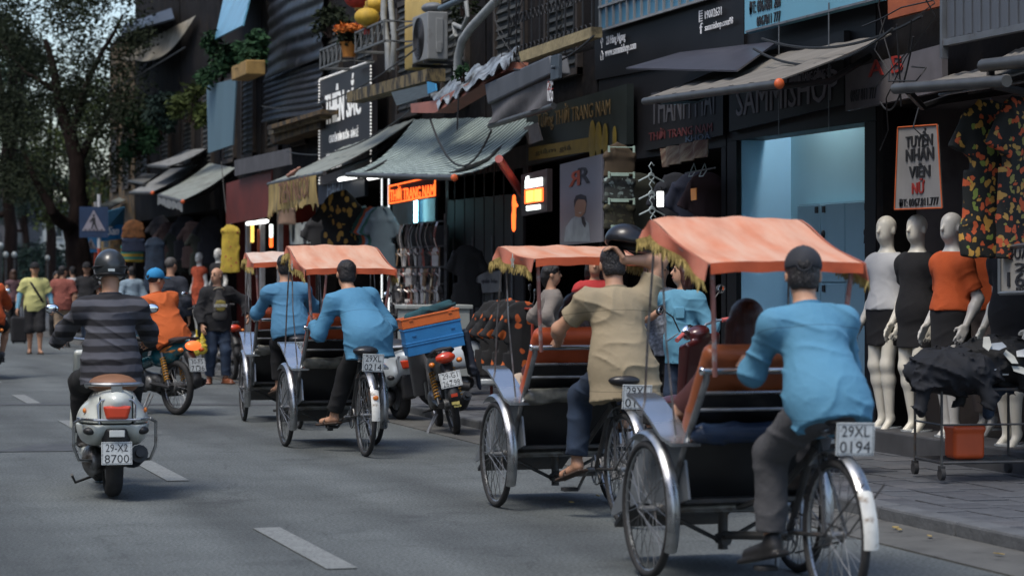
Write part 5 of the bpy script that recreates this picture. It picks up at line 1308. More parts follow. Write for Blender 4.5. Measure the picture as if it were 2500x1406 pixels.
# ------------------------------------------------------------------ shop houses along the pavement
def fy(u, X=SHOP_X): return at(u, 700, X=X).y
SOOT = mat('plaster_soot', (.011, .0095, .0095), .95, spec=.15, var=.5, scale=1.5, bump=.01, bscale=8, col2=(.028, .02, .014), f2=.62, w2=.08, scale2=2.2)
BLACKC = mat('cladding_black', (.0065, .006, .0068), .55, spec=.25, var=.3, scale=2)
OCHRE = mat('plaster_ochre', (.13, .08, .03), .9, var=.25, scale=2, bump=.008, bscale=14, col2=(.03, .024, .018), f2=.52, w2=.07, scale2=3.2)
OCHRE_L = mat('plaster_yellow', (.50, .36, .12), .9, var=.2, scale=2, bump=.006, bscale=14, col2=(.10, .07, .03), f2=.66, w2=.05, scale2=3.0)
WOODD = mat('wood_dark', (.03, .02, .016), .7, var=.4, scale=5, stretch=(6, 6, .6))
GREYW = mat('interior_grey_wall', (.16, .14, .14), .9, var=.15, scale=2, col2=(.09, .075, .07), f2=.62, w2=.1)
BLUE_IN = mat('interior_blue', (.27, .48, .64), .6, var=.06, scale=1)
REDW = mat('panel_red', (.16, .018, .010), .6, var=.25, scale=3)
DARKF = mat('interior_floor', (.05, .048, .048), .6, var=.25, scale=3)
GREYM = mat('metal_grey', (.16, .17, .18), .5, .5, var=.2, scale=5, col2=(.08, .06, .05), f2=.66, w2=.06, scale2=6)

def house(label, u0, u1, wall_m, in_m, zl=2.85, ztop=9.5, depth=3.2, X=SHOP_X, back_m=None, pier_m=None, open0=.12, open1=.12, pd=.31, zc=None, win=True):
    """narrow shop house: dark upper wall, open shop below; u0 is the far edge"""
    y1, y0 = fy(u0, X), fy(u1, X)          # y1 far, y0 near
    t = thing('shop_house', label, 'building', (X, (y0 + y1) / 2, 0))
    L = y1 - y0; h = L / 2; zc = zc or zl
    g = G(); g.box((.15, 0, (zl + ztop) / 2), (.30, L - .004, ztop - zl)); g.build('wall', wall_m, t, 0)
    g = G(); g.box((depth / 2 + .16, 0, ztop + .06), (depth + .32, L - .01, .12)); g.build('roof', SOOT, t, 0)
    for s, w in ((-1, open0), (1, open1)):
        g = G(); g.box((pd / 2, s * (h - w / 2 - .002), zl / 2 - .002), (pd, w, zl - .004)); g.build('pier', pier_m or wall_m, t, 0)
        g = G(); g.box(((depth + .31 + pd) / 2 + .004, s * (h - (w + .01 if pd < .3 else .08) / 2), zc / 2), (depth + .31 - pd, (w + .01 if pd < .3 else .08), zc)); g.build('side_wall', in_m, t, 0)
    if win:   # first-floor shuttered windows
        for s in (-1, 1):
            yw = s * L * .24; g = G(); zb_ = zl + 1.0
            for q in (-1, 1): g.box((-.03, yw + q * .62, zb_ + .8), (.08, .08, 1.76))
            g.box((-.03, yw, zb_ - .04), (.10, 1.32, .08)); g.box((-.03, yw, zb_ + 1.64), (.08, 1.32, .08)); w_ = g.build('window', mat('frame_wood', (.035, .026, .02), .8, var=.4), t, 0)
            for q in (-1, 1):
                g = G(); g.box((-.02, yw + q * .29, zb_ + .8), (.03, .56, 1.58))
                for k in range(14): g.box((-.045, yw + q * .29, zb_ + .08 + k * .112), (.025, .50, .06), R=Matrix.Rotation(.5, 3, 'Y'))
                g.build('shutter', mat('shutter_wood', (.028, .03, .028), .8, var=.4, scale=5), w_, 0)
    g = G(); g.box((depth + .36, 0, ztop / 2), (.1, L - .01, ztop - .01)); g.build('back_wall', back_m or in_m, t, 0)
    g = G(); g.box((depth / 2 + .31, 0, zc + .04), (depth, L - .17, .08)); g.build('ceiling', in_m, t, 0)
    g = G(); g.box((depth / 2 + .0, 0, PAVE_Z / 2 + .045), (depth + .5, L - .17, PAVE_Z + .03)); g.build('floor', DARKF, t, 0)
    return t

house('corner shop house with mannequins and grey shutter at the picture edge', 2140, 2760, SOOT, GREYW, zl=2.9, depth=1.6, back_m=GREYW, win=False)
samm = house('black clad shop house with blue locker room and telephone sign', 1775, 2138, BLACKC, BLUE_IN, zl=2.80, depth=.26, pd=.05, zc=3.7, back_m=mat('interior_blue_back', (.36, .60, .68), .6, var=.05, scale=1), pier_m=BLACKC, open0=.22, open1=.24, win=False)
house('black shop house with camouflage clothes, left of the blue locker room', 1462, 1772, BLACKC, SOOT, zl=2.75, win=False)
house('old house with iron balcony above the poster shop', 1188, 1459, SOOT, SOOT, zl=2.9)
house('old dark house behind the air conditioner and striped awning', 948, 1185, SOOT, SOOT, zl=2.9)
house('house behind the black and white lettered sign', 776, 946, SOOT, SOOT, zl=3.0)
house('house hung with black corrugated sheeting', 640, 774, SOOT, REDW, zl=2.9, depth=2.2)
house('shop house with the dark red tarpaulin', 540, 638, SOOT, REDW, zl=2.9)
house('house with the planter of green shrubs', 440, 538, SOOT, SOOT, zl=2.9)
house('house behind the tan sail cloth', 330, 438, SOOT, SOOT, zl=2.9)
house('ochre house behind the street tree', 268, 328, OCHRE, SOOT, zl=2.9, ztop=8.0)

def panel(name, label, cat, px, X, t, m, group=None, bev=0.0, smooth=0):
    """flat board from photo corners TL, TR, BR, BL on the plane x=X"""
    Xs = X if isinstance(X, (list, tuple)) else [X] * 4
    q = [at(u, v, X=x) for (u, v), x in zip(px, Xs)]
    g = G(); g.slab([q[3], q[2], q[1], q[0]], t)
    o = g.build(name, m, None, smooth, bev)
    if label: tag(o, label, cat, group)
    o['q'] = [c for p in q for c in p]
    return o

def ptext(s, u0, v0, u1, v1, X, m, parent, slope=None, depth=.006):
    """lettering on the facade plane: (u0, v0) top left, (u1, v1) bottom right, following the street's perspective"""
    a, b = at(u0, v1, X=X), at(u1, v1, X=X)
    # v1 is the bottom at the left edge; the baseline runs parallel to the street
    zb, zt = at(u0, v1, X=X).z, at(u0, v0, X=X).z
    return text(s, (X, a.y, zb), (0, b.y - a.y, 0), (0, 0, zt - zb), m, parent, depth)

WHITE_L = mat('letter_white', (.62, .62, .62), .6)
GREY_L = mat('letter_grey', (.16, .15, .17), .6)
YEL_L = mat('letter_yellow', (.35, .24, .04), .6)
RED_L = mat('letter_red', (.30, .025, .018), .6)
# ---- black cladding with blue gridded window and white lettering
win = thing('gridded_window', 'blue glazed window grid with white bars on the black cladding', 'window')
PANE = mat('pane_blue', (.04, .15, .24), .35, 0, var=.25, scale=1.5, spec=.8)
BARW = mat('window_bar', (.20, .21, .215), .6)
ya, yb = fy(1466, 8.72), fy(1740, 8.72); zb = at(1466, 76, X=8.72).z; nc = 15; w = (ya - yb) / nc; hh = .262
pm = G(); pm.box((0, 0, 0), (.012, w - .02, hh - .02)); pm = pm.mesh('pane', PANE, 0)
for i in range(nc):
    for j in range(3): link('pane', pm, win, (8.735, ya - w * (i + .5), zb + hh * (j + .5)))
for i in range(nc + 1):
    g = G(); g.box((8.718, ya - w * i, zb + 1.5 * hh), (.03, .022, 3 * hh)); g.build('bar', BARW, win, 0)
for j in range(4):
    g = G(); g.box((8.712, (ya + yb) / 2, zb + hh * j), (.036, ya - yb + .03, .026)); g.build('bar', BARW, win, 0)
brd = panel('sign_board', 'black sign board with white address and web lettering', 'sign', [(1452, -90), (1816, -180), (1816, 128), (1452, 196)], 8.775, .03, BLACKC)
for s, u0, v0, u1, v1 in (('23 Hàng Ngang', 1481, 90, 1527, 117), ('www.sammishop.com', 1478, 120, 1553, 146), ('19002631', 1722, 28, 1762, 48), ('sammishop.com98', 1722, 60, 1790, 82)): ptext(s, u0, v0, u1, v1, 8.744, WHITE_L, brd)
ptext('f', 1709, 58, 1716, 84, 8.744, WHITE_L, brd)
g = G(); q = at(1712, 40, X=8.744)
for k in range(5): g.box((8.742, q.y, q.z + .05 - k * .025), (.006, .08, .01))
g.box((8.742, q.y + .05, q.z), (.006, .012, .12)); g.build('list_symbol', WHITE_L, brd, 0)
g = G(); q = at(1470, 105, X=8.744); g.ring((8.742, q.y, q.z + .02), (1, 0, 0), .03, .006, 12, 4); g.tube([(8.742, q.y, q.z - .01), (8.742, q.y, q.z - .06)], .006, 4); g.build('pin_symbol', WHITE_L, brd, 0)
g = G(); q = at(1470, 136, X=8.744); g.tube([(8.742, q.y + .05, q.z), (8.742, q.y, q.z + .05), (8.742, q.y - .05, q.z)], .006, 4); g.tube([(8.742, q.y + .035, q.z), (8.742, q.y + .035, q.z - .05), (8.742, q.y - .035, q.z - .05), (8.742, q.y - .035, q.z)], .006, 4); g.build('house_symbol', WHITE_L, brd, 0)
# ---- pale blue sign with telephone numbers
TEALS = mat('sign_teal', (.13, .33, .43), .45, var=.08, scale=1.2, rvar=.08)
sg = panel('telephone_sign', 'pale blue panel sign with two black telephone numbers', 'sign', [(1818, -60), (2148, -150), (2148, 1), (1818, 83)], 8.62, .06, TEALS)
ptext('ĐT: 0961881 288', 1830, 5, 1906, 37, 8.615, INK, sg); ptext('0967811 777', 1848, 42, 1906, 66, 8.615, INK, sg)
g = G()
for u in (1902, 2024): 
    y = fy(u, 8.615); g.box((8.613, y, 3.3), (.008, .012, 1.1))
g.box((8.613, (fy(1818, 8.6) + fy(2148, 8.6)) / 2, at(1818, 82, X=8.615).z + .01), (.012, fy(1818, 8.6) - fy(2148, 8.6), .02)); g.build('seam', GREYM, sg, 0)
# ---- name boards over the shops
b = panel('name_board', 'black name board with large grey letters above the blue locker room', 'sign', [(1780, 150), (2060, 75), (2060, 255), (1780, 322)], 8.73, .06, BLACKC)
ptext('SAMMISHOP', 1798, 215, 2046, 285, 8.727, GREY_L, b); ptext('THỜI TRANG CÔNG SỞ', 1930, 178, 2030, 205, 8.727, GREY_L, b)
b = panel('phone_board', 'dirty white board with red letters and a telephone number', 'sign', [(2064, 172), (2300, 108), (2300, 222), (2064, 272)], 8.60, .05, mat('board_dirty', (.11, .10, .105), .8, var=.25, scale=3))
ptext('A B', 2120, 150, 2205, 190, 8.595, RED_L, b); ptext('0967 811 777', 2077, 222, 2140, 250, 8.595, INK, b)
b = panel('name_board', 'black board with narrow dim grey lettering under the long brown awning', 'sign', [(1570, 210), (1765, 160), (1765, 330), (1570, 370)], 8.74, .05, BLACKC)
ptext('THANH MAI', 1590, 228, 1745, 305, 8.737, mat('letter_dim', (.05, .05, .055), .6), b); ptext('THỜI TRANG NAM', 1585, 318, 1740, 345, 8.737, mat('letter_red_dim', (.08, .012, .012), .6), b); ptext('KHOÁ', 1675, 330, 1735, 348, 8.737, mat('letter_blue_dim', (.03, .05, .08), .6), b)
b = panel('shop_fascia', 'dark green fascia with yellow lettering above the poster shop', 'sign', [(1285, 275), (1530, 205), (1530, 352), (1285, 405)], 8.66, .08, mat('fascia_green', (.013, .018, .015), .5, var=.2))
ptext('Tường THỜI TRANG NAM', 1312, 268, 1490, 325, 8.655, mat('letter_ochre', (.13, .085, .03), .6), b)
g = G(); yl, yr_ = fy(1292, 8.655), fy(1520, 8.655); z = at(1292, 385, X=8.655).z
g.box((8.652, (yl + yr_) / 2 + .3, z + .04), (.01, yl - yr_ - .6, .16)); g.build('band', mat('band_yellow', (.20, .14, .02), .6), b, 0)
for k, (u, r) in enumerate(((1446, .24), (1461, .21), (1477, .18), (1500, .13))): 
    g = G(); g.ell((8.65, fy(u, 8.65), z + .07), (.008, r * .55, r)); g.build('medallion', mat('band_yellow'), b)
text('giảm giá', (8.645, yl - .3, z + .0), (0, -(yl - yr_) * .4, 0), (0, 0, .08), mat('letter_brown', (.06, .045, .01), .7), b)
g = G(); b = panel('small_notice', 'small pale notice hanging by the green fascia', 'sign', [(1278, 312), (1312, 300), (1324, 342), (1290, 354)], 8.55, .01, mat('notice_grey', (.20, .18, .17), .8))
b = panel('name_board', 'very dark board with faint brown letters below the striped awning', 'sign', [(1095, 415), (1290, 350), (1290, 470), (1095, 490)], 8.74, .04, mat('board_soot', (.03, .022, .02), .7, var=.3))
ptext('NEW TWIN', 1115, 405, 1228, 432, 8.735, mat('letter_dimbrown', (.08, .04, .03), .7), b)
# ---- black sign with white letters framed by bulbs
sg = panel('lettered_sign', 'black sign with large white letters framed by a row of bulbs', 'sign', [(780, 196), (906, 149), (906, 415), (780, 452)], 8.50, .10, mat('sign_black', (.016, .013, .016), .5, var=.2))
LWT = mat('letter_lit_white', (.75, .75, .72), .5, emit=(1, .98, .94), es=.12)
ptext('THIÊN', 794, 215, 840, 305, 8.495, LWT, sg); ptext('SẮC', 846, 185, 881, 288, 8.495, LWT, sg)
ptext('CHUYÊN BÁN BUÔN - BÁN LẺ', 804, 325, 875, 350, 8.495, LWT, sg); ptext('HÀNG THỜI TRANG', 797, 372, 840, 390, 8.495, LWT, sg); ptext('ĐT: 0912', 810, 398, 834, 416, 8.495, LWT, sg); ptext('ĐỊA CHỈ: HÀNG NGANG', 858, 378, 900, 396, 8.495, GREY_L, sg)
BULB = mat('bulb_lit', (.7, .7, .68), .4, emit=(1, .97, .92), es=.25)
ya, yb = fy(780, 8.49), fy(906, 8.49); zt, zb = at(780, 196, X=8.49).z, at(780, 452, X=8.49).z
bm = G(); bm.ell((0, 0, 0), (.016, .017, .017), n=8, m=6); bm = bm.mesh('bulb', BULB)
nb = 44
for k in range(nb): link('bulb', bm, sg, (8.485, ya + (yb - ya) * (k + .5) / nb, zt))
for s in (ya, yb):
    for k in range(34): link('bulb', bm, sg, (8.485, s, zt + (zb - zt) * (k + .5) / 34))
g = G()
for s in (0, 1): g.tube([(8.49, ya, (zt, zb)[s]), (8.49, yb, (zt, zb)[s])], .012, 5)
g.build('bulb_string', PLASTIC_B, sg)
sg = panel('name_board', 'dark blue board with narrow letters under the bulb framed sign', 'sign', [(776, 452), (890, 425), (890, 478), (776, 500)], 8.55, .06, mat('board_navy', (.012, .016, .03), .5))
ptext('HAGU', 800, 442, 836, 484, 8.545, mat('letter_blue_grey', (.16, .2, .25), .5), sg)

# ------------------------------------------------------------------ awnings
AW_TEAL = stripes('awning_striped', (.38, .46, .43), (.08, .11, .11), 1, .15, .34, .06, rough=.8, var=.15, scale=2, warp=.02)
AW_GREY = mat('awning_grey', (.17, .175, .17), .85, var=.2, scale=2, bump=.003, bscale=20, col2=(.09, .085, .08), f2=.6, w2=.1)
AW_GREEN = mat('awning_greygreen', (.19, .21, .19), .85, var=.18, scale=2, bump=.003, bscale=20, col2=(.10, .095, .085), f2=.62, w2=.1)
AW_BROWN = mat('awning_brown', (.15, .138, .12), .9, var=.2, scale=2, bump=.003, bscale=20, stretch=(1, 4, 1))
CAP_O = mat('cap_orange', (.55, .10, .025), .5)
BARM = mat('awning_bar', (.075, .075, .072), .5, .4, var=.25, scale=6)
def awning(label, px, Xf, Xw, m, sag=.06, cap='near', nu=14, bar=.035, valance=0, arms=True, group='folding shop awnings'):
    """px: front-far, front-near, wall-near, wall-far"""
    ff, fn_, wn_, wf = at(*px[0], X=Xf), at(*px[1], X=Xf), at(*px[2], X=Xw), at(*px[3], X=Xw)
    t = thing('awning', label, 'awning', group=group)
    def fn(a, b):
        p = ff.lerp(fn_, a).lerp(wf.lerp(wn_, a), b)
        return p - Vector((0, 0, sag * math.sin(math.pi * b) * (1 + .25 * math.sin(a * 9)) + .012 * math.sin(a * math.pi * nu * 1.0) * (1 - .6 * b)))
    G().grid(fn, nu * 3, 8, .012).build('fabric', m, t)
    d = (fn_ - ff).normalized()
    g = G(); g.cyl(ff - Vector((0, 0, .03)), fn_ - Vector((0, 0, .03)), bar, 10); g.build('front_bar', BARM, t)
    if cap in ('near', 'both'):
        g = G(); g.ell(fn_ - Vector((0, 0, .03)) - Vector((0, .02, 0)), (bar * 1.25, .03, bar * 1.25)); g.build('end_cap', CAP_O, t)
    if cap in ('far', 'both'):
        g = G(); g.ell(ff - Vector((0, 0, .03)), (bar * 1.4, .03, bar * 1.4)); g.build('end_cap', CAP_O, t)
    if arms:
        for f in (.12, .88):
            a0, a1 = ff.lerp(fn_, f), wf.lerp(wn_, f); el = a0.lerp(a1, .5) + Vector((0, (.25 if f < .5 else -.25), -.20))
            g = G(); g.tube([a0 - Vector((0, 0, .05)), el, a1 - Vector((0, 0, .16))], .028, 6); g.build('arm', PLASTIC_B, t)
    if valance:
        def fv(a, b): return ff.lerp(fn_, a) - Vector((.02 + .02 * math.sin(a * 30), 0, .05 + (valance + .025 * math.sin(a * 40)) * b))
        G().grid(fv, 40, 3, .006).build('valance', mat('valance_grey', (.16, .17, .17), .9), t)
    return t
awning('long brown awning with orange end cap above the grey shop letters', [(1574, 240), (1900, 196), (2176, 82), (1790, 152)], 7.35, 8.7, AW_BROWN, .015)
awning('wide striped grey green awning with orange cap above the sandal rack', [(848, 422), (1108, 428), (1316, 284), (1012, 292)], 7.3, 8.75, AW_TEAL, .16, nu=20)
awning('narrow grey awning holding the torn yellow banner', [(656, 446), (792, 418), (1012, 290), (876, 335)], 7.3, 8.75, AW_GREEN, .05, cap='none')
awning('pale grey awning with scalloped valance and orange cap beside the red tarpaulin', [(388, 474), (446, 489), (574, 410), (512, 398)], 7.3, 8.75, AW_GREEN, .05, valance=.16)
awning('grey awning second from the street tree', [(318, 468), (372, 468), (488, 402), (430, 402)], 7.3, 8.75, AW_GREY, .04)
awning('upper grey awning behind the hanging blue panel', [(362, 402), (412, 405), (505, 362), (455, 366)], 7.6, 8.75, AW_GREY, .04, cap='none')
awning('small grey awning high behind the second awning', [(314, 440), (352, 446), (384, 425), (350, 424)], 7.6, 8.75, AW_GREY, .02, cap='none')
awning('small pale awning nearest the crossing sign', [(238, 500), (252, 508), (306, 488), (290, 482)], 7.4, 8.75, AW_GREEN, .02, cap='none')
awning('short brown awning above the mannequins', [(2186, 207), (2458, 187), (2560, 140), (2330, 180)], 7.5, 8.7, AW_BROWN, .02, cap='none', bar=.04)
awning('dark rolled awning at the top picture edge above the patterned shirts', [(2400, 150), (2560, 132), (2640, 95), (2480, 120)], 7.6, 8.7, AW_BROWN, .02, cap='none', bar=.045)
c = panel('glass_canopy', 'dark glass canopy sloping out over the shops', 'canopy', [(1660, 128), (1900, 100), (1800, 172), (1528, 166)], [8.7, 8.7, 7.7, 7.7], .015, mat('canopy_smoked', (.05, .05, .065), .35, var=.2))
# roll-up cover with its hanging tarpaulin
t = panel('awning_cover', 'grey metal awning cover tilted over the striped awning', 'awning', [(1182, 206), (1340, 136), (1348, 180), (1190, 255)], 7.9, .22, mat('cover_grey', (.085, .09, .10), .6, .2, var=.25, scale=3, stretch=(1, 1, .3)), bev=.02)
def ft(a, b):
    p = at(1200, 248, X=7.95).lerp(at(1350, 190, X=7.95), a).lerp(at(1199, 305, X=7.95).lerp(at(1351, 258, X=7.95), a), b); return p + Vector((.05 * math.sin(a * 9 + b * 4) * b, 0, 0))
o = G().grid(ft, 30, 8, .008).build('tarpaulin', mat('tarp_grey', (.085, .08, .08), .8, var=.2, bump=.003, bscale=14), None); tag(o, 'dark grey tarpaulin hanging below the metal awning cover', 'tarpaulin')
g = G(); g.cyl(at(1196, 308, X=7.94), at(1352, 259, X=7.94), .035, 10); g.build('hem_bar', BARM, o)
text('REG', at(1337, 248, X=7.9), at(1350, 248, X=7.9) - at(1337, 248, X=7.9), Vector((0, 0, .22)), WHITE_L, o); text('2.', at(1336, 222, X=7.9), at(1350, 219, X=7.9) - at(1336, 222, X=7.9), Vector((0, 0, .1)), RED_L, o)
g = G(); p = at(1358, 165, X=7.9); g.box(p, (.04, .30, .26)); g.cyl(p - Vector((.02, 0, .0)), p - Vector((.06, 0, 0)), .02, 10); tag(g.build('motor_bracket', mat('bracket_blue_grey', (.06, .075, .09), .5, .3), None, bev=.02), 'blue grey motor bracket at the end of the awning cover', 'bracket')
# torn yellow banner
BAN = mat('banner_yellow', (.33, .235, .08), .9, var=.15, scale=4, bump=.003, bscale=12, col2=(.15, .12, .06), f2=.56, w2=.1, scale2=5, stretch=(1, 1, .4))
rn = random.Random(3); rag = [rn.uniform(-.10, .05) for _ in range(61)]
def fb(a, b):
    p = at(657, 452, X=7.27).lerp(at(772, 428, X=7.27), a).lerp(at(652, 528, X=7.27).lerp(at(774, 505, X=7.27), a), b)
    return p + Vector((.03 * math.sin(a * 11 + b * 3) * b, 0, (rag[int(a * 60)] + .08 * math.sin(a * 3.1)) * (1 if b > .99 else 0)))
o = G().grid(fb, 60, 8, .006).build('torn_banner', BAN, None); tag(o, 'torn yellow cloth banner with faded brown letters under the narrow awning', 'banner')
a, b_ = at(680, 500, X=7.235), at(752, 482, X=7.235); text('TIEN NGOI', a, b_ - a, Vector((0, 0, .33)), mat('letter_faded', (.16, .075, .045), .9), o)
s_ = SDF(.02); p = at(716, 427, X=7.25); s_.cone((0, .4, 0), (0, 0, .03), .03, .04); s_.cone((0, 0, .03), (0, -.5, .09), .035, .015); s_.wrinkle(.01, 30); o = s_.build('rag', mat('rag_pink', (.40, .20, .14), .9), None, .014); o.location = p; tag(o, 'pinkish rag lying on the bar above the torn banner', 'rag')
# grey cover panel and hanging blue panels
panel('awning_cover', 'dark grey tarpaulin panel above the red tarpaulin', 'tarpaulin', [(572, 392), (706, 362), (709, 402), (573, 430)], 8.0, .03, mat('tarp_charcoal', (.07, .068, .072), .8, var=.2, scale=3))
panel('slate_banner', 'tall slate blue panel hanging in front of the planter', 'panel', [(504, 210), (576, 192), (568, 354), (508, 374)], 8.0, .03, mat('panel_slate', (.085, .15, .185), .7, var=.12, scale=1, stretch=(1, 1, .3)))
panel('roof_sheet', 'bright blue translucent sheet tilted at the top of the picture', 'sheet', [(560, -70), (630, -90), (592, 62), (524, 96)], [8.7, 8.7, 7.9, 7.9], .03, mat('sheet_blue', (.09, .24, .34), .3, var=.25, scale=2, stretch=(1, 3, 1)))
panel('red_tarpaulin', 'dark red tarpaulin hanging in front of the red shop', 'tarpaulin', [(552, 448), (662, 415), (662, 528), (552, 548)], 8.1, .03, mat('tarp_red', (.11, .015, .009), .6, var=.25, scale=2, bump=.003, bscale=8))
def fs(a, b):
    p = at(292, 146, X=8.1).lerp(at(352, 150, X=8.1), a).lerp(at(462, 48, X=8.7).lerp(at(478, 38, X=8.7), a), b); return p - Vector((0, 0, .35 * math.sin(math.pi * b) * (a - .2)))
o = G().grid(fs, 10, 16, .01).build('sail_cloth', mat('sail_tan', (.22, .20, .16), .9, var=.2, scale=3), None); tag(o, 'tan sail cloth stretched high between the tree and the house', 'cloth')
panel('roof_sheet', 'blue black sheet metal roof behind the tree crown', 'sheet', [(300, 62), (418, 20), (425, 45), (296, 82)], [8.7, 8.7, 8.1, 8.1], .04, mat('sheet_dark', (.03, .035, .045), .5, var=.3))
# black corrugated sheeting on the upper wall, worn eave below
SHEET = mat('sheet_black', (.012, .0125, .015), .5, .1, var=.4, scale=3, col2=(.06, .06, .06), f2=.66, w2=.08, scale2=3, rvar=.1, spec=.25)
t = thing('corrugated_sheeting', 'black corrugated sheeting covering the upper wall', 'sheeting')
for (c, k) in (([(655, -60), (784, -150), (784, 140), (650, 195)], 0), ([(645, 190), (784, 140), (784, 275), (640, 300)], 1)):
    A, B, C_, D = [at(u, v, X=x) for (u, v), x in zip(c, (8.7, 8.7, 8.55 - .15 * k, 8.55 - .15 * k))]
    G().grid(lambda a, b: A.lerp(B, a).lerp(D.lerp(C_, a), b) + Vector((.018 * math.sin(b * 50 + .6 * math.sin(a * 5)) + .03 * math.sin(a * 6 + b * 3), 0, 0)), 24, 96, .01).build('sheet', SHEET, t)
t = thing('eave', 'old cream eave with mouldings below the black sheeting', 'eave')
for i, (v0, v1, X) in enumerate(((308, 318, 8.2), (318, 330, 8.32), (330, 352, 8.42))):
    q = panel('moulding', None, None, [(652 + i * 4, v0), (782, v0 - 40), (782, v1 - 40), (652 + i * 4, v1)], X, .6, OCHRE if i != 1 else mat('eave_cream', (.24, .19, .11), .9, var=.2, col2=(.05, .04, .03), f2=.55, w2=.1, scale2=4)); q.parent = t
# yellow pilaster, ledges, rubble, tarps by the air conditioner
panel('pilaster', 'peeling yellow plaster pilaster beside the air conditioner', 'pilaster', [(988, -80), (1046, -100), (1046, 155), (988, 172)], 8.55, .5, OCHRE_L, bev=.01)
panel('concrete_ledge', 'stained concrete ledge in front of the lettered sign', 'ledge', [(846, 226), (1042, 168), (1042, 198), (846, 252)], 7.9, .25, mat('ledge_stained', (.16, .12, .055), .9, var=.3, scale=6, bump=.01, bscale=14, col2=(.02, .018, .015), f2=.5, w2=.06, scale2=7, stretch=(1, 1, .4)))
panel('concrete_ledge', 'yellowish concrete ledge below the iron balcony', 'ledge', [(1266, 128), (1444, 66), (1444, 92), (1272, 152)], 8.1, .12, mat('ledge_yellow', (.26, .21, .11), .9, var=.3, scale=5, bump=.01, bscale=20, col2=(.07, .055, .03), f2=.6, w2=.08))
q = [at(u, v, X=x) for u, v, x in ((1002, 254, 7.8), (1062, 246, 7.8), (1240, 152, 8.0), (1236, 172, 7.95), (1062, 276, 7.75), (1004, 276, 7.75))]
g = G(); g.hexa([q[5] + Vector((.25, 0, 0)), q[4] + Vector((.25, 0, 0)), q[1] + Vector((.25, 0, 0)), q[0] + Vector((.25, 0, 0))], [q[5], q[4], q[1], q[0]]); g.hexa([q[4] + Vector((.25, 0, 0)), q[3] + Vector((.25, 0, 0)), q[2] + Vector((.25, 0, 0)), q[1] + Vector((.25, 0, 0))], [q[4], q[3], q[2], q[1]])
tag(g.build('roof_edge', mat('tin_redbrown', (.20, .07, .045), .7, var=.25, scale=3), None, 0), 'red brown tin roof edge below the crumpled tarpaulin', 'roof')
def fk(a, b):
    p = at(1048, 232, X=8.0).lerp(at(1268, 112, X=8.2), a).lerp(at(1070, 262, X=7.75).lerp(at(1240, 155, X=7.9), a), b)
    return p + Vector((0, 0, .045 * math.sin(a * 31 + b * 9) * math.sin(b * 11 + a * 7) + .025 * math.sin(a * 47 + b * 23)))
o = G().grid(fk, 60, 16, .006).build('crumpled_tarpaulin', mat('tarp_silver', (.22, .25, .27), .45, var=.5, scale=9, col2=(.05, .045, .04), f2=.52, w2=.08, scale2=6), None, 60); tag(o, 'crumpled silver grey tarpaulin lying on the tin roof', 'tarpaulin')
panel('corrugated_offcut', 'short piece of corrugated iron beside the red brown roof edge', 'sheet', [(955, 226), (1045, 205), (1045, 235), (968, 258)], 7.85, .02, mat('iron_blue_grey', (.09, .11, .12), .5, .3, var=.3, scale=12, stretch=(1, .2, 6)))
o = panel('plastic_scrap', 'scrap of bright blue plastic on the roof edge', 'scrap', [(1042, 200), (1062, 205), (1064, 222), (1044, 230)], 7.74, .02, mat('plastic_blue', (.03, .22, .42), .5))
# iron balcony grille
IRON = mat('iron_black', (.02, .02, .021), .6, .3, var=.3)
t = thing('iron_grille', 'black wrought iron balcony grille with scrolls', 'grille')
ya, yb = fy(1242, 8.3), fy(1446, 8.3); z0, z1 = 3.95, 5.9
g = G(); 
for z in (z0, (z0 + z1) / 2, z1): g.box((8.3, (ya + yb) / 2, z), (.03, ya - yb, .035))
g.build('rail', IRON, t, 0)
n = 11; bm = G(); bm.box((0, 0, (z1 - z0) / 2), (.018, .018, z1 - z0)); bm = bm.mesh('bar', IRON, 0)
sm = G()
for k in range(5):
    zc = (z1 - z0) * (k + .5) / 5
    for sg_ in (-1, 1): sm.tube([(0, sg_ * (.02 + .055 * (1 - a / 14)) * math.cos(a * .6) + sg_ * .08, zc + (.02 + .06 * (1 - a / 14)) * math.sin(a * .6)) for a in range(14)], .008, 4)
sm = sm.mesh('scroll', IRON)
for k in range(n):
    y = yb + (ya - yb) * k / (n - 1); link('bar', bm, t, (8.3, y, z0))
    if k < n - 1: tag(link('scroll', sm, t, (8.3, y + (ya - yb) / (n - 1) / 2, z0)), kind='stuff')
# grey shutter, orange board
t = thing('metal_shutter', 'grey ribbed metal shutter at the top picture edge', 'shutter')
ya, yb = fy(2312, 8.4), fy(2560, 8.4); z0 = at(2312, 95, X=8.4).z; n = 22
g = G(); g.box((0, 0, .6), (.02, (ya - yb) / n - .012, 1.2)); sm = g.mesh('slat', mat('shutter_grey', (.10, .11, .125), .55, .2, var=.2, scale=4, stretch=(1, 1, .3)), 0)
for k in range(n): link('slat', sm, t, (8.4 + (.008 if k % 2 else 0), yb + (ya - yb) * (k + .5) / n, z0 + random.uniform(-.004, .004)))
g = G(); g.box((8.40, (ya + yb) / 2, z0 - .03), (.06, ya - yb + .1, .05)); g.build('bottom_bar', GREYM, t, 0); g = G(); g.box((8.39, ya + .03, z0 + .5), (.05, .04, 1.3)); g.build('guide', GREYM, t, 0)
panel('orange_board', 'rusty orange board between the blue sign and the grey shutter', 'board', [(2166, -60), (2308, -100), (2308, 12), (2168, 48)], 8.5, .05, mat('board_orange', (.30, .07, .02), .7, var=.25, scale=4))
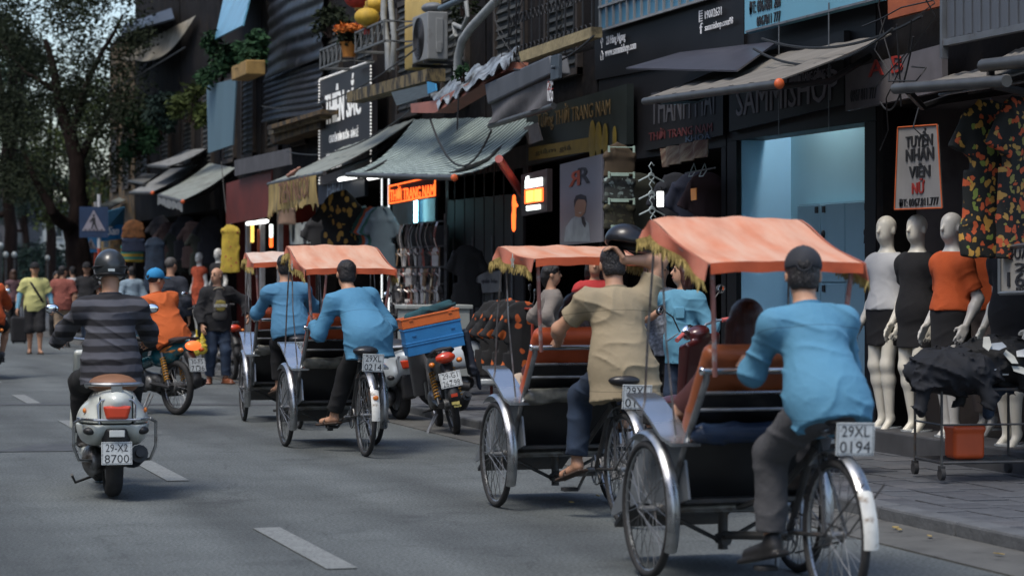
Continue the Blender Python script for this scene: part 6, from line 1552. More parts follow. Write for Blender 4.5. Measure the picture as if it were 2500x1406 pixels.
# ------------------------------------------------------------------ shop goods, mannequins, lit signs
MANN = mat('mannequin_cream', (.68, .64, .54), .42, var=.06, scale=3, coat=.0)
MANN_G = mat('mannequin_grey', (.52, .50, .46), .42, var=.06, scale=3)
PLZ = .24
ya, yb = fy(2098, 8.4), fy(2700, 8.4)
g = G(); g.box((8.42 + .22, (ya + yb) / 2, PLZ / 2 + .02), (.46, ya - yb, PLZ - .04)); tag(g.build('shop_step', mat('step_stone', (.05, .05, .052), .7, var=.3, scale=4), None, 0, bev=.015), kind='structure')
def mannequin(label, u, X, rz, m, z=PLZ, H=1.74, top=None, bottom=None, h=.011, **k):
    p = at(u, 800, X=X)
    o = person(label, (p.x, p.y, z), rz, H=H, pelvis=(0, 0, .945), neck=(0, -.01, 1.40), head=k.pop('head', (.1, .05, 0)), female=True, sw=.136, necklen=.025, skin=m, hair=None, top=top, bottom=bottom, fl=(-.07, .03, .11), fr=(.07, -.03, .11), toes=((-.1, .75, -.6), (.1, .75, -.6)), curl=(.25, .25), hl=(-.235, .07, .86), hr=(.235, .04, .86), el=(-.2, -1, 0), er=(.2, -1, 0), h=h, cat='mannequin', name='mannequin', **k)
    if z == PLZ:
        g = G(); g.lathe([(.13, -.0), (.13, .012), (.02, .02)], (0, 0, .0), n=20); g.cyl((.0, -.04, .01), (0, -.04, .5), .008, 6); g.build('stand', mat('stand_glass', (.3, .32, .33), .2), o)
    return o
W_BL = mat('blouse_white', (.50, .50, .50), .85, var=.06); OR_T = mat('top_orange', (.50, .085, .018), .9, var=.1, bump=.002, bscale=120); BLK_D = mat('dress_black', (.010, .0095, .011), .9, var=.3)
RZM = math.radians(112)
mannequin('cream mannequin in white blouse and black skirt, first beside the dark pier', 2163, 8.60, RZM, MANN, top=dict(m=W_BL, hem=-.02, sleeve=.34, inf=.011, amp=.005, name='blouse'), bottom=dict(m=BLK_D, skirt=.27, inf=.008, name='skirt'))
mannequin('cream mannequin in plain black dress between the white blouse and orange top', 2238, 8.66, RZM, MANN, top=dict(m=BLK_D, hem=.28, sleeve=.30, inf=.014, amp=.003, name='dress', hemcut=True), head=(.05, .05, 0))
mannequin('grey mannequin in orange top and black skirt under the hiring notice', 2322, 8.62, RZM - .1, MANN_G, top=dict(m=OR_T, hem=-.03, sleeve=.42, inf=.012, amp=.004, name='top'), bottom=dict(m=BLK_D, skirt=.32, inf=.010, name='skirt'))
mannequin('cream mannequin in black dress behind the sale sign at the picture edge', 2470, 8.60, RZM, MANN, top=dict(m=BLK_D, hem=.28, sleeve=.30, inf=.014, amp=.003, name='dress'))
mannequin('mannequin in orange top half hidden behind the patterned shirts', 2412, 9.3, RZM, MANN_G, top=dict(m=OR_T, hem=-.02, sleeve=.4, inf=.02, name='top'), bottom=dict(m=mat('trousers_taupe', (.16, .13, .12), .9), inf=.02))

def cloth(name, label, cat, m, w, hgt, loc, rz, sleeve=True, group=None, seed=1.0, dp=.10, flare=.03, h=.014, hanger=True):
    """garment on a hanger; local frame: faces -y, hook at the top"""
    s_ = SDF(.03); f = dp / w
    s_.cone((0, 0, -.10), (0, 0, -hgt + .02), w * .42, w * .42 + flare, flat=max(.2, f), ax=(0, 1, 0)); s_.cone((-w * .36, 0, -.075), (w * .36, 0, -.075), .045, .045); s_.cone((-w * .15, 0, -.03), (w * .15, 0, -.03), .035)
    if sleeve:
        for s in (-1, 1): s_.cone((s * w * .38, 0, -.08), (s * w * .62, 0, -.30), .05, .065, flat=.6, ax=(0, 1, 0)); s_.cutball((s * w * .60, 0, -.28), (s * .5, 0, -1), .12)
    s_.cut((0, 0, -hgt), (0, 0, -1)); s_.wrinkle(.014, 11, seed, (1.2, .5, .15))
    o = s_.build(name, m, None, h); o.location = loc; o.rotation_euler = (0, 0, rz); tag(o, label, cat, group)
    if hanger:
        g = G(); g.tube([(-w * .34, 0, -.055), (0, 0, .0), (w * .34, 0, -.055)], .006, 5); g.tube([(0, 0, 0), (0, 0, .05), (.02, 0, .075), (.035, 0, .055)], .004, 5); g.build('hanger', STEEL, o)
    return o
FRUIT = spots('print_fruit', (.012, .014, .012), (.50, .27, .05), (.55, .10, .03), 19, .40, c3=(.20, .26, .05), stretch=(1, .45, .8))
FRUIT2 = spots('print_melon', (.014, .014, .012), (.50, .09, .03), (.42, .24, .06), 20, .40, c3=(.25, .22, .06), stretch=(1, .45, .9))
cloth('patterned_shirt', 'long black shirt printed with yellow and orange fruit, beside the hiring notice', 'shirt', FRUIT, .42, 1.02, at(2412, 268, X=7.95), -.05, seed=2.0, dp=.16)
cloth('patterned_shirt', 'black shirt with red fruit print hanging at the picture edge', 'shirt', FRUIT2, .42, 1.04, at(2490, 262, X=8.05), .2, seed=5.0, dp=.16)
g = G(); a, b = at(2300, 262, X=8.05), at(2640, 232, X=8.05); g.cyl((8.03, a.y, a.z + .09), (8.03, b.y, a.z + .09), .012, 8); tag(g.build('hanging_rail', STEEL, None), 'steel rail from which the fruit patterned shirts hang', 'rail')
# hiring notice
bn = panel('hiring_notice', 'white hiring notice with orange border and black letters above the mannequins', 'sign', [(2192, 312), (2288, 305), (2300, 508), (2184, 512)], 8.55, .012, mat('notice_white', (.27, .26, .25), .8, var=.12, scale=3))
for s, u0, v0, u1, v1, m in (('TUYỂN', 2212, 318, 2278, 362, INK), ('NHÂN', 2212, 358, 2281, 395, INK), ('VIÊN', 2220, 400, 2272, 435, INK), ('NỮ', 2227, 438, 2258, 474, RED_L), ('ĐT: 0967.811.777', 2196, 486, 2292, 506, INK)): ptext(s, u0, v0, u1, v1, 8.547, m, bn)
q = [at(u, v, X=8.545) for u, v in ((2192, 312), (2288, 305), (2300, 508), (2184, 512))]
g = G()
for a, b in zip(q, q[1:] + q[:1]): g.tube([a, b], .007, 4)
g.build('border', mat('border_orange', (.45, .09, .02), .7), bn, 0)
sb = panel('sale_sign', 'framed white sale sign with hand painted prices at the picture edge', 'sign', [(2440, 606), (2560, 590), (2560, 712), (2440, 716)], 7.95, .03, mat('sale_board', (.33, .31, .27), .7, var=.1))
for s, u0, v0, u1, v1 in (('QUẦN', 2456, 596, 2530, 636), ('2.', 2478, 642, 2520, 662), ('160', 2460, 664, 2532, 700), ('KHÔNG', 2482, 700, 2530, 709)): ptext(s, u0, v0, u1, v1, 7.947, INK, sb)
q = [at(u, v, X=7.94) for u, v in ((2440, 606), (2560, 590), (2560, 712), (2440, 716))]
g = G()
for a, b in zip(q, q[1:] + q[:1]): g.tube([a, b], .014, 4)
g.build('frame', mat('frame_aluminium', (.35, .38, .40), .35, .8), sb, 0)
# lockers in the blue room
LK = mat('locker_blue_grey', (.27, .45, .53), .5, var=.05, scale=2)
lk = thing('locker_bank', 'bank of pale blue grey lockers in the blue room', 'lockers')
Xl = 9.27; ytop = fy(1948, Xl); zt = at(1948, 500, X=Xl).z; ww = fy(1948, Xl) - fy(2005, Xl)
g = G(); g.box((Xl + .045, ytop - 2 * ww, zt / 2 + .09), (.07, 4 * ww, zt - .18)); g.build('carcass', LK, lk, 0)
zm = at(2063, 690, X=Xl).z
for i in range(4):
    for (z0, z1) in ((zm + .006, zt - .012), (.26, zm - .006)):
        g = G(); g.box((Xl, ytop - ww * (i + .5), (z0 + z1) / 2), (.016, ww - .012, z1 - z0)); d_ = g.build('door', LK, lk, 0, bev=.003)
        g = G(); y = ytop - ww * (i + .86 if i % 2 == 0 else i + .16); g.box((Xl - .016, y, z1 - .05), (.01, .06, .06)); g.build('number_tag', INK, d_, 0)
        g = G(); g.ell((Xl - .02, y, z1 - .28), (.02, .022, .04)); g.tube([(Xl - .025, y, z1 - .3), (Xl - .03, y, z1 - .38)], .010, 6); g.build('lock', PLASTIC_B, d_)
# ceiling lamp of the blue room
cl_ = thing('ceiling_lamp', 'white ceiling lamp inside the blue locker room', 'lamp', (9.22, fy(2010, 9.2), 3.6)); g = G(); g.box((0, 0, .02), (.16, 1.2, .04)); g.build('housing', GREYM, cl_, 0); g = G(); g.box((0, 0, -.006), (.14, 1.1, .012)); g.build('diffuser', mat('diffuser_lit', (.8, .8, .8), .5, emit=(.92, .97, 1), es=26.0), cl_, 0)
# poster of a smiling model
ps = panel('poster', 'tall grey poster with paired letters and a smiling man in white shirt', 'poster', [(1367, 402), (1470, 376), (1470, 590), (1367, 600)], 8.60, .02, mat('poster_lilac', (.20, .195, .215), .6, var=.06, scale=1))
def pq(u, v, X=8.595): return at(u, v, X=X)
def flat(pts, m, name, dx=0): 
    g = G(); q = [pq(u, v, 8.596 - dx) for u, v in pts]; n = len(q); g.add(q + [p + Vector((.002, 0, 0)) for p in q], [tuple(reversed(range(n))), tuple(range(n, 2 * n))] + [(i, (i + 1) % n, n + (i + 1) % n, n + i) for i in range(n)]); g.build(name, m, ps, 0)
a, b = pq(1411, 452), pq(1441, 446); text('R', a, b - a, Vector((0, 0, .19)), mat('print_dark', (.03, .03, .035), .7), ps)
a, b = pq(1416, 452, 8.592), pq(1389, 457, 8.592); text('R', a, b - a, Vector((0, 0, .17)), mat('print_orange', (.38, .07, .03), .7), ps, -.004)
PSK = mat('print_skin', (.30, .17, .11), .7, var=.1)
flat([(1377, 590), (1381, 555), (1395, 535), (1410, 525), (1425, 535), (1437, 545), (1440, 590)], mat('print_shirt', (.30, .34, .37), .7), 'printed_shirt')
flat([(1404, 528), (1402, 500), (1404, 486), (1416, 480), (1428, 485), (1431, 500), (1428, 518), (1421, 528), (1414, 531)], PSK, 'printed_face', .002)
flat([(1402, 506), (1401, 490), (1406, 478), (1418, 474), (1430, 479), (1432, 496), (1427, 488), (1412, 486), (1406, 492)], mat('print_dark'), 'printed_hair', .004)
flat([(1419, 531), (1425, 529), (1431, 546), (1428, 556), (1421, 545)], mat('print_dark'), 'printed_tie', .003)
flat([(1412, 519), (1421, 518), (1417, 522)], mat('print_teeth', (.45, .42, .4), .6), 'printed_smile', .005)
# camouflage shorts, hangers, lamp
CAMO = spots('camo_grey', (.03, .034, .032), (.20, .25, .24), (.012, .014, .014), 16, .40, stretch=(1, .5, 1.2), c3=(.09, .11, .10)); CAMO2 = spots('camo_olive', (.025, .024, .014), (.075, .068, .035), (.012, .012, .009), 15, .4, stretch=(1, .5, 1.2), c3=(.05, .05, .03))
BRN_C = mat('cloth_brown', (.065, .045, .026), .9, var=.2)
for (v, m, nm) in ((365, BRN_C, 'brown shorts clipped uppermost in the column beside the poster'), (428, CAMO, 'grey camouflage shorts clipped below the brown shorts'), (492, CAMO2, 'olive camouflage shorts clipped lowest beside the poster')):
    p = at(1512, v, X=8.45); o = cloth('hanging_shorts', nm, 'shorts', m, .40, .30, p, .0, False, seed=v * .1, dp=.10, flare=.02, hanger=False)
    g = G()
    for s in (-1, 1): g.box((s * .14, -.07, -.0), (.02, .012, .07))
    g.tube([(-.14, -.05, .02), (.14, -.05, .02)], .005, 5); g.build('clip', mat('clip_pale', (.42, .55, .46), .5), o, 0)
    g = G(); g.box((-.02, -.075, -.27), (.2, .006, .035)); g.build('size_strip', mat('clip_pale'), o, 0)
HW_ = mat('hanger_white', (.45, .52, .52), .5)
for k, (u, v) in enumerate(((1590, 402), (1591, 446), (1592, 484), (1594, 528))):
    p = at(u, v, X=8.3); t = thing('wire_hanger', 'pale empty hanger, %s of the four beside the lamp' % ('topmost', 'second', 'third', 'lowest')[k], 'hanger', p, .3, 'pale hangers in a column')
    g = G(); g.tube([(.0, 0, -.10), (0, 0, -.055), (-.03, 0, -.02), (0, 0, .02), (.035, 0, -.01)], .006, 5); g.build('hook', HW_, t)
    g = G(); g.tube([(-.16, 0, -.17), (-.04, 0, -.12), (0, 0, -.10), (.04, 0, -.12), (.16, 0, -.17)], .008, 5); g.ring((0, 0, -.12), (0, 1, 0), .035, .007, 14, 5); g.build('shoulder_bar', HW_, t)
LITW = mat('lamp_white_lit', (.8, .8, .78), .4, emit=(1, 1, .97), es=1.8)
t = thing('tube_lamp', 'white glowing lamp beside the column of hangers', 'lamp', at(1612, 505, X=8.2)); G().tube([(0, 0, 0), (0, 0, .15)], .034, 12).build('tube', LITW, t); g = G(); g.cyl((0, 0, .15), (0, 0, .19), .02, 8); g.build('socket', PLASTIC_B, t)
panel('price_tag', 'small orange tag in front of the dark clothes', 'tag', [(1686, 461), (1699, 459), (1699, 488), (1687, 490)], 8.3, .01, mat('tag_orange', (.55, .20, .03), .6))
for u in (1690, 1716):
    g = G(); p = at(u, 430, X=8.35); g.tube([p + Vector((0, .1, 0)), p, p + Vector((0, -.1, .05)), p + Vector((0, -.05, .12)), p + Vector((0, .1, 0))], .005, 5); tag(g.build('wire_hanger', HW_, None), 'bare wire hanger near the blue room, ' + ('farther from the pier' if u == 1690 else 'nearer the pier'), 'hanger')
g = G(); p = at(1700, 415, X=8.35); g.tube([p + Vector((0, .3, -.02)), p + Vector((0, -.5, .0))], .008, 5); tag(g.build('hanger_rail', STEEL, None), 'short steel rail near the blue room', 'rail')
def fr_(a, b):
    p = at(1612, 365, X=8.3).lerp(at(1730, 340, X=8.3), a).lerp(at(1618, 410, X=8.2).lerp(at(1728, 382, X=8.2), a), b); return p + Vector((.03 * math.sin(a * 22), 0, 0))
o = G().grid(fr_, 30, 4, .01).build('rusty_cloth', mat('cloth_rusty', (.14, .11, .07), .9, var=.3, col2=(.06, .025, .012), f2=.5, w2=.08, scale2=4, stretch=(1, 2, .5)), None); tag(o, 'rust stained pale cloth strip above the clothes shop', 'cloth')
for k, (u, m) in enumerate(((1650, mat('cloth_night', (.012, .014, .02), .9)), (1690, mat('cloth_navy', (.015, .02, .04), .9)), (1560, mat('cloth_olive', (.02, .022, .014), .9)), (1728, mat('cloth_plum', (.025, .012, .015), .9)))):
    cloth('hanging_shirt', 'dark shirt in the clothes shop, %s' % ('behind the lamp', 'below the orange tag', 'beside the camouflage shorts', 'next to the pier')[k], 'shirt', m, .45, .8, at(u, 440, X=8.75), -.2, seed=k, group='dark shirts in the clothes shop')
# ------------------------------------------------------------------ sandal rack under the orange lit sign
t = thing('display_rack', 'wire rack of sandals and belts under the orange lit sign', 'rack')
ya, yb = fy(952, 8.45), fy(1075, 8.45); rows = (545, 603, 652, 692, 728)
zs = [at(1010, v, X=8.45).z for v in rows]
g = G()
for z in zs: g.box((8.5, (ya + yb) / 2, z), (.04, ya - yb, .02))
g.build('rail', STEEL, t, 0)
for y in (ya, yb):
    g = G(); g.box((8.52, y, zs[0] / 2 + .1), (.03, .03, zs[0])); g.build('upright', STEEL, t, 0)
g = G(); g.box((8.56, (ya + yb) / 2, (zs[0] + .2) / 2), (.01, ya - yb, zs[0] - .3)); g.build('back_board', mat('rack_back', (.015, .016, .018), .6), t, 0)
GL = [mat('sandal_%d' % i, c, .18, var=.2, coat=.7) for i, c in enumerate([(.03, .028, .028), (.14, .13, .13), (.22, .14, .08), (.50, .48, .46), (.06, .05, .05), (.25, .07, .05)])]
def sandal_mesh(m, belt):
    g = G()
    if belt: 
        g.grid(lambda a, b: Vector((-.02 - .05 * math.sin(a * math.pi), (b - .5) * .055, -.42 * a)), 8, 1, .008); g.ell((-.03, 0, -.44), (.012, .035, .03))
    else:
        g.prism([(-.035, -.13), (.03, -.13), (.045, .0), (.04, .12), (.0, .145), (-.04, .11), (-.042, 0)], .014, (0, 0, -.15), Matrix(((0, 0, -1), (1, 0, 0), (0, 1, 0))))
        g.tube([(-.015, -.04, -.12), (-.05, 0, -.08), (-.015, .04, -.12)], .009, 5)
    return g.mesh('belt' if belt else 'sandal', m, 40)
SM = [sandal_mesh(m, False) for m in GL]; BM = [sandal_mesh(m, True) for m in GL]
rn = random.Random(5); nm = ['top row', 'second row', 'third row', 'fourth row', 'lowest row']
for r, z in enumerate(zs):
    n = 17 if r == 0 else 24
    for k in range(n):
        y = ya + (yb - ya) * (k + .5) / n; i = rn.choice((0, 0, 1, 1, 2, 3, 3, 4, 5))
        o = link('belt' if r == 0 else 'sandal', (BM if r == 0 else SM)[i], None, (8.46, y, z - .01)); o.rotation_euler = (rn.uniform(-.15, .25), rn.uniform(-.2, .1), rn.uniform(-.5, .5)); o.scale = (1.1, 1.2, .95)
        tag(o, ('dark glossy belt hanging in the top row of the rack' if r == 0 else 'glossy wrapped sandal hanging in the %s of the rack' % nm[r]), 'belt' if r == 0 else 'sandal', 'goods on the rack, ' + nm[r])
# lit signs
OR_E = mat('led_orange', (.6, .1, .02), .5, emit=(1, .12, .02), es=1.5); YL_E = mat('led_yellow', (.6, .4, .1), .5, emit=(1, .62, .12), es=.9); WH_E = mat('led_white', (.7, .72, .7), .5, emit=(.92, 1, .98), es=1.2); CY_E = mat('neon_cyan', (.3, .7, .8), .5, emit=(.35, .85, 1), es=5)
sg = panel('led_sign', 'orange lit letter sign above the sandal rack', 'sign', [(948, 452), (1064, 426), (1064, 480), (948, 500)], 8.2, .06, mat('sign_case', (.02, .012, .012), .5))
ptext('THỜI TRANG NAM', 953, 455, 1060, 492, 8.19, OR_E, sg)
q = [at(u, v, X=8.185) for u, v in ((950, 455), (1062, 430), (1062, 477), (950, 497))]; g = G()
for a, b in zip(q, q[1:] + q[:1]): g.tube([a, b], .010, 4)
g.build('lit_frame', OR_E, sg, 0)
t = thing('neon_tube', 'upright cyan neon tube above the sandals', 'lamp', at(1015, 545, X=8.6)); G().tube([(0, 0, 0), (0, 0, .42)], .03, 10).build('tube', CY_E, t)
panel('blue_light_box', 'dim blue light box behind the cyan neon tube', 'sign', [(958, 500), (1062, 482), (1062, 540), (958, 548)], 8.68, .04, mat('lightbox_blue', (.04, .09, .13), .4, var=.3))
sg = panel('led_sign', 'upright black sign with white and yellow lit blocks', 'sign', [(1272, 428), (1336, 412), (1336, 516), (1272, 528)], 8.0, .06, mat('sign_case'))
def lit(px, m, name, X=7.985, t_=.015):
    q = [at(u, v, X=X) for u, v in px]; g = G(); g.slab([q[3], q[2], q[1], q[0]], t_); return g.build(name, m, sg, 0, bev=.006)
lit([(1281, 440), (1322, 433), (1322, 454), (1281, 461)], WH_E, 'lit_words'); lit([(1283, 432), (1289, 429), (1289, 442), (1283, 444)], WH_E, 'lit_words')
lit([(1280, 464), (1324, 458), (1324, 492), (1280, 498)], OR_E, 'lit_frame', 7.988); lit([(1284, 467), (1301, 465), (1301, 492), (1284, 495)], YL_E, 'lit_block', 7.98); lit([(1304, 464), (1320, 462), (1320, 490), (1304, 492)], YL_E, 'lit_block', 7.98); lit([(1284, 503), (1317, 499), (1317, 511), (1284, 515)], WH_E, 'lit_words')
s_ = SDF(.02); s_.ell((0, 0, .36), (.02, .03, .04)); s_.cone((0, 0, .30), (0, 0, .12), .055, .04, flat=.4, ax=(1, 0, 0)); s_.cone((0, -.05, .28), (0, -.11, .26), .025, .02); s_.cone((0, .02, .14), (0, .015, .0), .055, .05, flat=.4, ax=(1, 0, 0))
o = s_.build('lit_figure', OR_E, None, .012); o.location = at(1255, 556, X=8.3); tag(o, 'small glowing orange dress form beside the upright lit sign', 'sign')
sg = thing('led_strip', 'dotted white light strip up the shop pier, nearer the sign with bulbs', 'light strip', group='light strips on the pier'); sg2 = thing('led_strip', 'dotted white light strip up the shop pier, nearer the sandal rack', 'light strip', group='light strips on the pier')
for tt, u in ((sg, 932), (sg2, 949)):
    g = G(); y = fy(u, 8.35); z1, z0 = at(u, 432, X=8.35).z, at(u, 760, X=8.35).z
    for k in range(64): g.ell((8.35, y, z0 + (z1 - z0) * k / 64), (.016, .016, .014), n=6, m=4)
    tag(g.build('diodes', mat('diode_lit', (.7, .7, .7), .5, emit=(.95, 1, 1), es=.7), tt), kind='stuff'); g = G(); g.box((8.368, y, (z0 + z1) / 2), (.012, .03, z1 - z0)); g.build('channel', PLASTIC_B, tt, 0)
for k, (u0, u1, v) in enumerate(((828, 868, 432), (900, 934, 430))):
    t = thing('fluorescent_lamp', 'white fluorescent tube under the %s' % ('bulb framed sign', 'striped awning')[k], 'lamp', group='fluorescent tubes'); a, b = at(u0, v, X=8.4), at(u1, v, X=8.4); a.z = b.z
    g = G(); g.cyl(a, b, .03, 8); g.build('tube', LITW, t); g = G(); g.box((a + b) / 2 + Vector((.0, 0, .06)), (.05, (a - b).length, .04)); g.build('batten', GREYM, t, 0)
# clothes of the shop under the sign with bulbs
MANGO = spots('print_mango', (.010, .010, .010), (.45, .27, .06), (.40, .22, .05), 10.5, .38, stretch=(1, .4, .75))
cloth('patterned_shirt', 'large black shirt with yellow fruit print under the bulb framed sign', 'shirt', MANGO, .66, 1.1, at(832, 494, X=7.9), -.25, seed=1.0, dp=.2, h=.02)
RACKC = [(.10, .36, .46), (.35, .40, .42), (.20, .42, .50), (.012, .014, .016), (.02, .07, .06), (.40, .08, .03), (.16, .24, .32), (.03, .10, .08), (.07, .10, .12)]
RN = ['cyan', 'pale grey', 'light blue', 'black', 'dark green', 'orange', 'slate', 'bottle green', 'dark slate']
for k, c in enumerate(RACKC):
    p = at(874 + k * 7.5, 525, X=8.25); cloth('hanging_shirt', '%s t-shirt on the rail beside the large fruit print shirt' % RN[k], 'shirt', mat('tee_%d' % k, c, .9, var=.12), .55, .85, p, -.9, seed=k, h=.02, group='t-shirts on the rail')
g = G(); a, b = at(868, 516, X=8.25), at(940, 500, X=8.25); g.cyl(a, (b.x, b.y, a.z), .015, 8); tag(g.build('clothes_rail', STEEL, None), 'steel clothes rail carrying the coloured t-shirts', 'rail')
for k, (u, v, c, nm_) in enumerate(((1140, 610, (.012, .012, .013), 'black jacket hanging between sandal rack and paper notice'), (776, 540, (.02, .02, .022), 'black jacket hanging left of the large fruit print shirt'), (700, 500, (.40, .26, .18), 'peach bag hanging behind the torn banner'))):
    cloth('hanging_garment', nm_, 'garment', mat('garm_%d' % k, c, .8, var=.2), .42 if k < 2 else .35, .75 if k < 2 else .35, at(u, v, X=8.4), -.2, k < 2, seed=k + 3, h=.018)
# red shop lights and cloths
for k, (u, v0, v1, m) in enumerate(((616, 545, 592, YL_E), (662, 548, 580, WH_E), (662, 580, 604, OR_E), (632, 560, 640, mat('strip_orange', (.4, .08, .02), .6)))):
    y = fy(u, 8.5); z1, z0 = at(u, v0, X=8.5).z, at(u, v1, X=8.5).z; g = G(); g.box((8.5, y, (z0 + z1) / 2), (.05, .12, z1 - z0)); tag(g.build('light_strip', m, None, 0, bev=.01), ('yellow lit strip beside the red tarpaulin', 'white lit strip in the red shop', 'orange lit strip in the red shop, below the white one', 'unlit orange post in the red shop')[k], 'light strip' if k < 3 else 'post')
t = thing('fluorescent_lamp', 'white fluorescent tube below the red tarpaulin', 'lamp', group='fluorescent tubes'); a, b = at(604, 546, X=8.4), at(652, 540, X=8.4); g = G(); g.cyl(a, b, .035, 8); g.build('tube', LITW, t)
GRP = mat('post_white', (.30, .30, .30), .6)
for u in (606, 640, 684): g = G(); y = fy(u, 8.55); g.box((8.55, y, 1.5), (.08, .16, 2.7)); tag(g.build('shop_post', GRP, None, 0), 'pale upright post in the red shop front, %s' % {606: 'beside the yellow strip', 640: 'between the lit strips', 684: 'nearest the large fruit shirt'}[u], 'post')
panel('wall_picture', 'black and white picture hanging in the red shop', 'picture', [(706, 548), (760, 540), (760, 594), (706, 598)], 8.55, .03, spots('picture_bw', (.40, .42, .38), (.02, .02, .02), (.03, .05, .06), 2.2, .42))
# far mannequins and hanging cloths before the red tarpaulin
mannequin('white mannequin in orange red dress in front of the dark shop', 486, 7.9, RZM + .2, mat('mannequin_white', (.5, .5, .47), .3), z=PAVE_Z + .14, H=1.62, top=dict(m=mat('dress_orange_red', (.42, .075, .03), .9, var=.3, scale=18), hem=.30, sleeve=.04, inf=.016, name='dress'), h=.014)
mannequin('white mannequin in dark dress beside the orange red dress', 532, 7.9, RZM + .2, mat('mannequin_white'), z=PAVE_Z + .20, H=1.62, top=dict(m=BLK_D, hem=.30, sleeve=.3, inf=.016, name='dress'), h=.014)
cloth('yellow_dress', 'yellow flowered dress hanging above the mannequins', 'dress', spots('print_yellow_flower', (.45, .32, .04), (.35, .08, .04), (.40, .20, .04), 10, .2), .38, .85, at(562, 555, X=7.9), -.2, False, seed=2.0, h=.016)
for k, (u, v, w, hg, m, nm_) in enumerate(((326, 552, .62, .28, mat('cloth_rust', (.13, .05, .015), .9, var=.4, scale=12), 'rust coloured cloth'), (326, 580, .62, .34, mat('cloth_dnavy', (.012, .02, .045), .9), 'navy cloth'), (322, 596, .62, .42, stripes('cloth_rainbow', (.30, .20, .02), (.02, .16, .14), 2, .13, .5, .05), 'rainbow striped cloth'), (378, 590, .5, 1.1, mat('cloth_dblue', (.02, .035, .06), .9, var=.4), 'long dark blue cloth'))):
    cloth('hanging_cloth', nm_ + ' hanging by the crossing sign', 'cloth', m, w, hg, at(u, v, X=7.6), -.1, False, seed=k, h=.02, hanger=False)
for k in range(7): cloth('hanging_garment', 'dark garment hanging in the shop, %s of seven between crossing sign and mannequins' % ('first', 'second', 'third', 'fourth', 'fifth', 'sixth', 'seventh')[k], 'garment', mat('dark_garm_%d' % (k % 3), ((.02, .02, .025), (.035, .02, .02), (.02, .025, .02))[k % 3], .9), .55, .9, at(392 + k * 20, 540 + (k % 3) * 14, X=8.3), -.3 + .1 * (k % 4), seed=k + 1, h=.024, group='dark garments in the far shops')
# paper notice on the dark doors
nt = panel('paper_notice', 'handwritten paper notice taped to the dark doors', 'notice', [(1166, 668), (1222, 660), (1224, 712), (1168, 716)], 8.7, .006, mat('paper_dim', (.19, .19, .185), .85, var=.1))
ptext('quán bún', 1176, 680, 1214, 694, 8.697, mat('pen_grey', (.06, .06, .07), .7), nt)
pd = thing('folding_doors', 'dark folding doors behind the paper notice', 'doors')
for k in range(8):
    y0, y1 = fy(1090 + k * 24, 8.76), fy(1090 + k * 24 + 23, 8.76); g = G(); g.box((8.76, (y0 + y1) / 2, 1.5), (.04, y0 - y1 - .02, 2.66)); g.build('leaf', mat('door_dark', (.016, .015, .015), .5, var=.3), pd, 0, bev=.006)
    if k % 2 == 0: g = G(); g.cyl((8.72, y1, .9), (8.72, y1, 2.0), .012, 6); g.build('handle', GREYM, pd)
g = G(); g.tube([at(1218, 388, X=7.6), at(1282, 484, X=8.2)], .05, 8); tag(g.build('red_pole', mat('pole_red', (.28, .03, .02), .5), None), 'slanting red pole leading to the upright lit sign', 'pole')
# orange and black jackets on a red rail by the pavement
rk = thing('clothes_stand', 'red metal clothes stand with orange jackets', 'stand', (0, 0, 0))
a, b = at(1200, 745, X=7.1), at(1300, 742, X=7.1); g = G()
g.tube([(a.x, a.y, PAVE_Z), (a.x, a.y, 1.05), (a.x, a.y - .12, 1.15), (b.x, b.y, 1.15), (b.x, b.y, PAVE_Z)], .016, 8); g.tube([(a.x + .25, a.y, PAVE_Z), (a.x, a.y, 1.0)], .014, 8); g.build('rail', mat('rail_red', (.25, .035, .02), .5), rk)
OJ = spots('jacket_orange_black', (.012, .012, .013), (.50, .11, .02), (.45, .09, .02), 7.0, .30, stretch=(1, .6, 1))
for k in range(4): cloth('hanging_jacket', 'orange and black jacket, %s on the red stand' % ('first', 'second', 'third', 'fourth')[k], 'jacket', OJ, .5, .7, (a.x - .02, a.y + (b.y - a.y) * (k + .6) / 4.4, 1.13), -.5 + .2 * k, seed=k, group='jackets on the red stand', h=.016)
# grey cabinet on the pavement
cb = thing('metal_cabinet', 'pale grey metal cabinet on the pavement below the sandals', 'cabinet', (7.32, 27.6, PAVE_Z), .0)
PG = mat('cabinet_paint', (.30, .32, .30), .6, var=.1, scale=3, col2=(.16, .12, .08), f2=.66, w2=.05, scale2=5)
g = G(); g.box((0, .25, .5), (.76, .5, 1.0)); g.build('carcass', PG, cb, 0, bev=.008); g = G(); g.box((0, .25, 1.025), (.82, .56, .05)); g.build('lid', PG, cb, 0, bev=.01)
for s in (-1, 1): g = G(); g.box((s * .19, -.008, .5), (.36, .016, .9)); dd = g.build('door', PG, cb, 0, bev=.004); g = G(); g.box((s * .05, -.03, .6), (.02, .03, .12)); g.build('handle', STEEL, dd, 0)
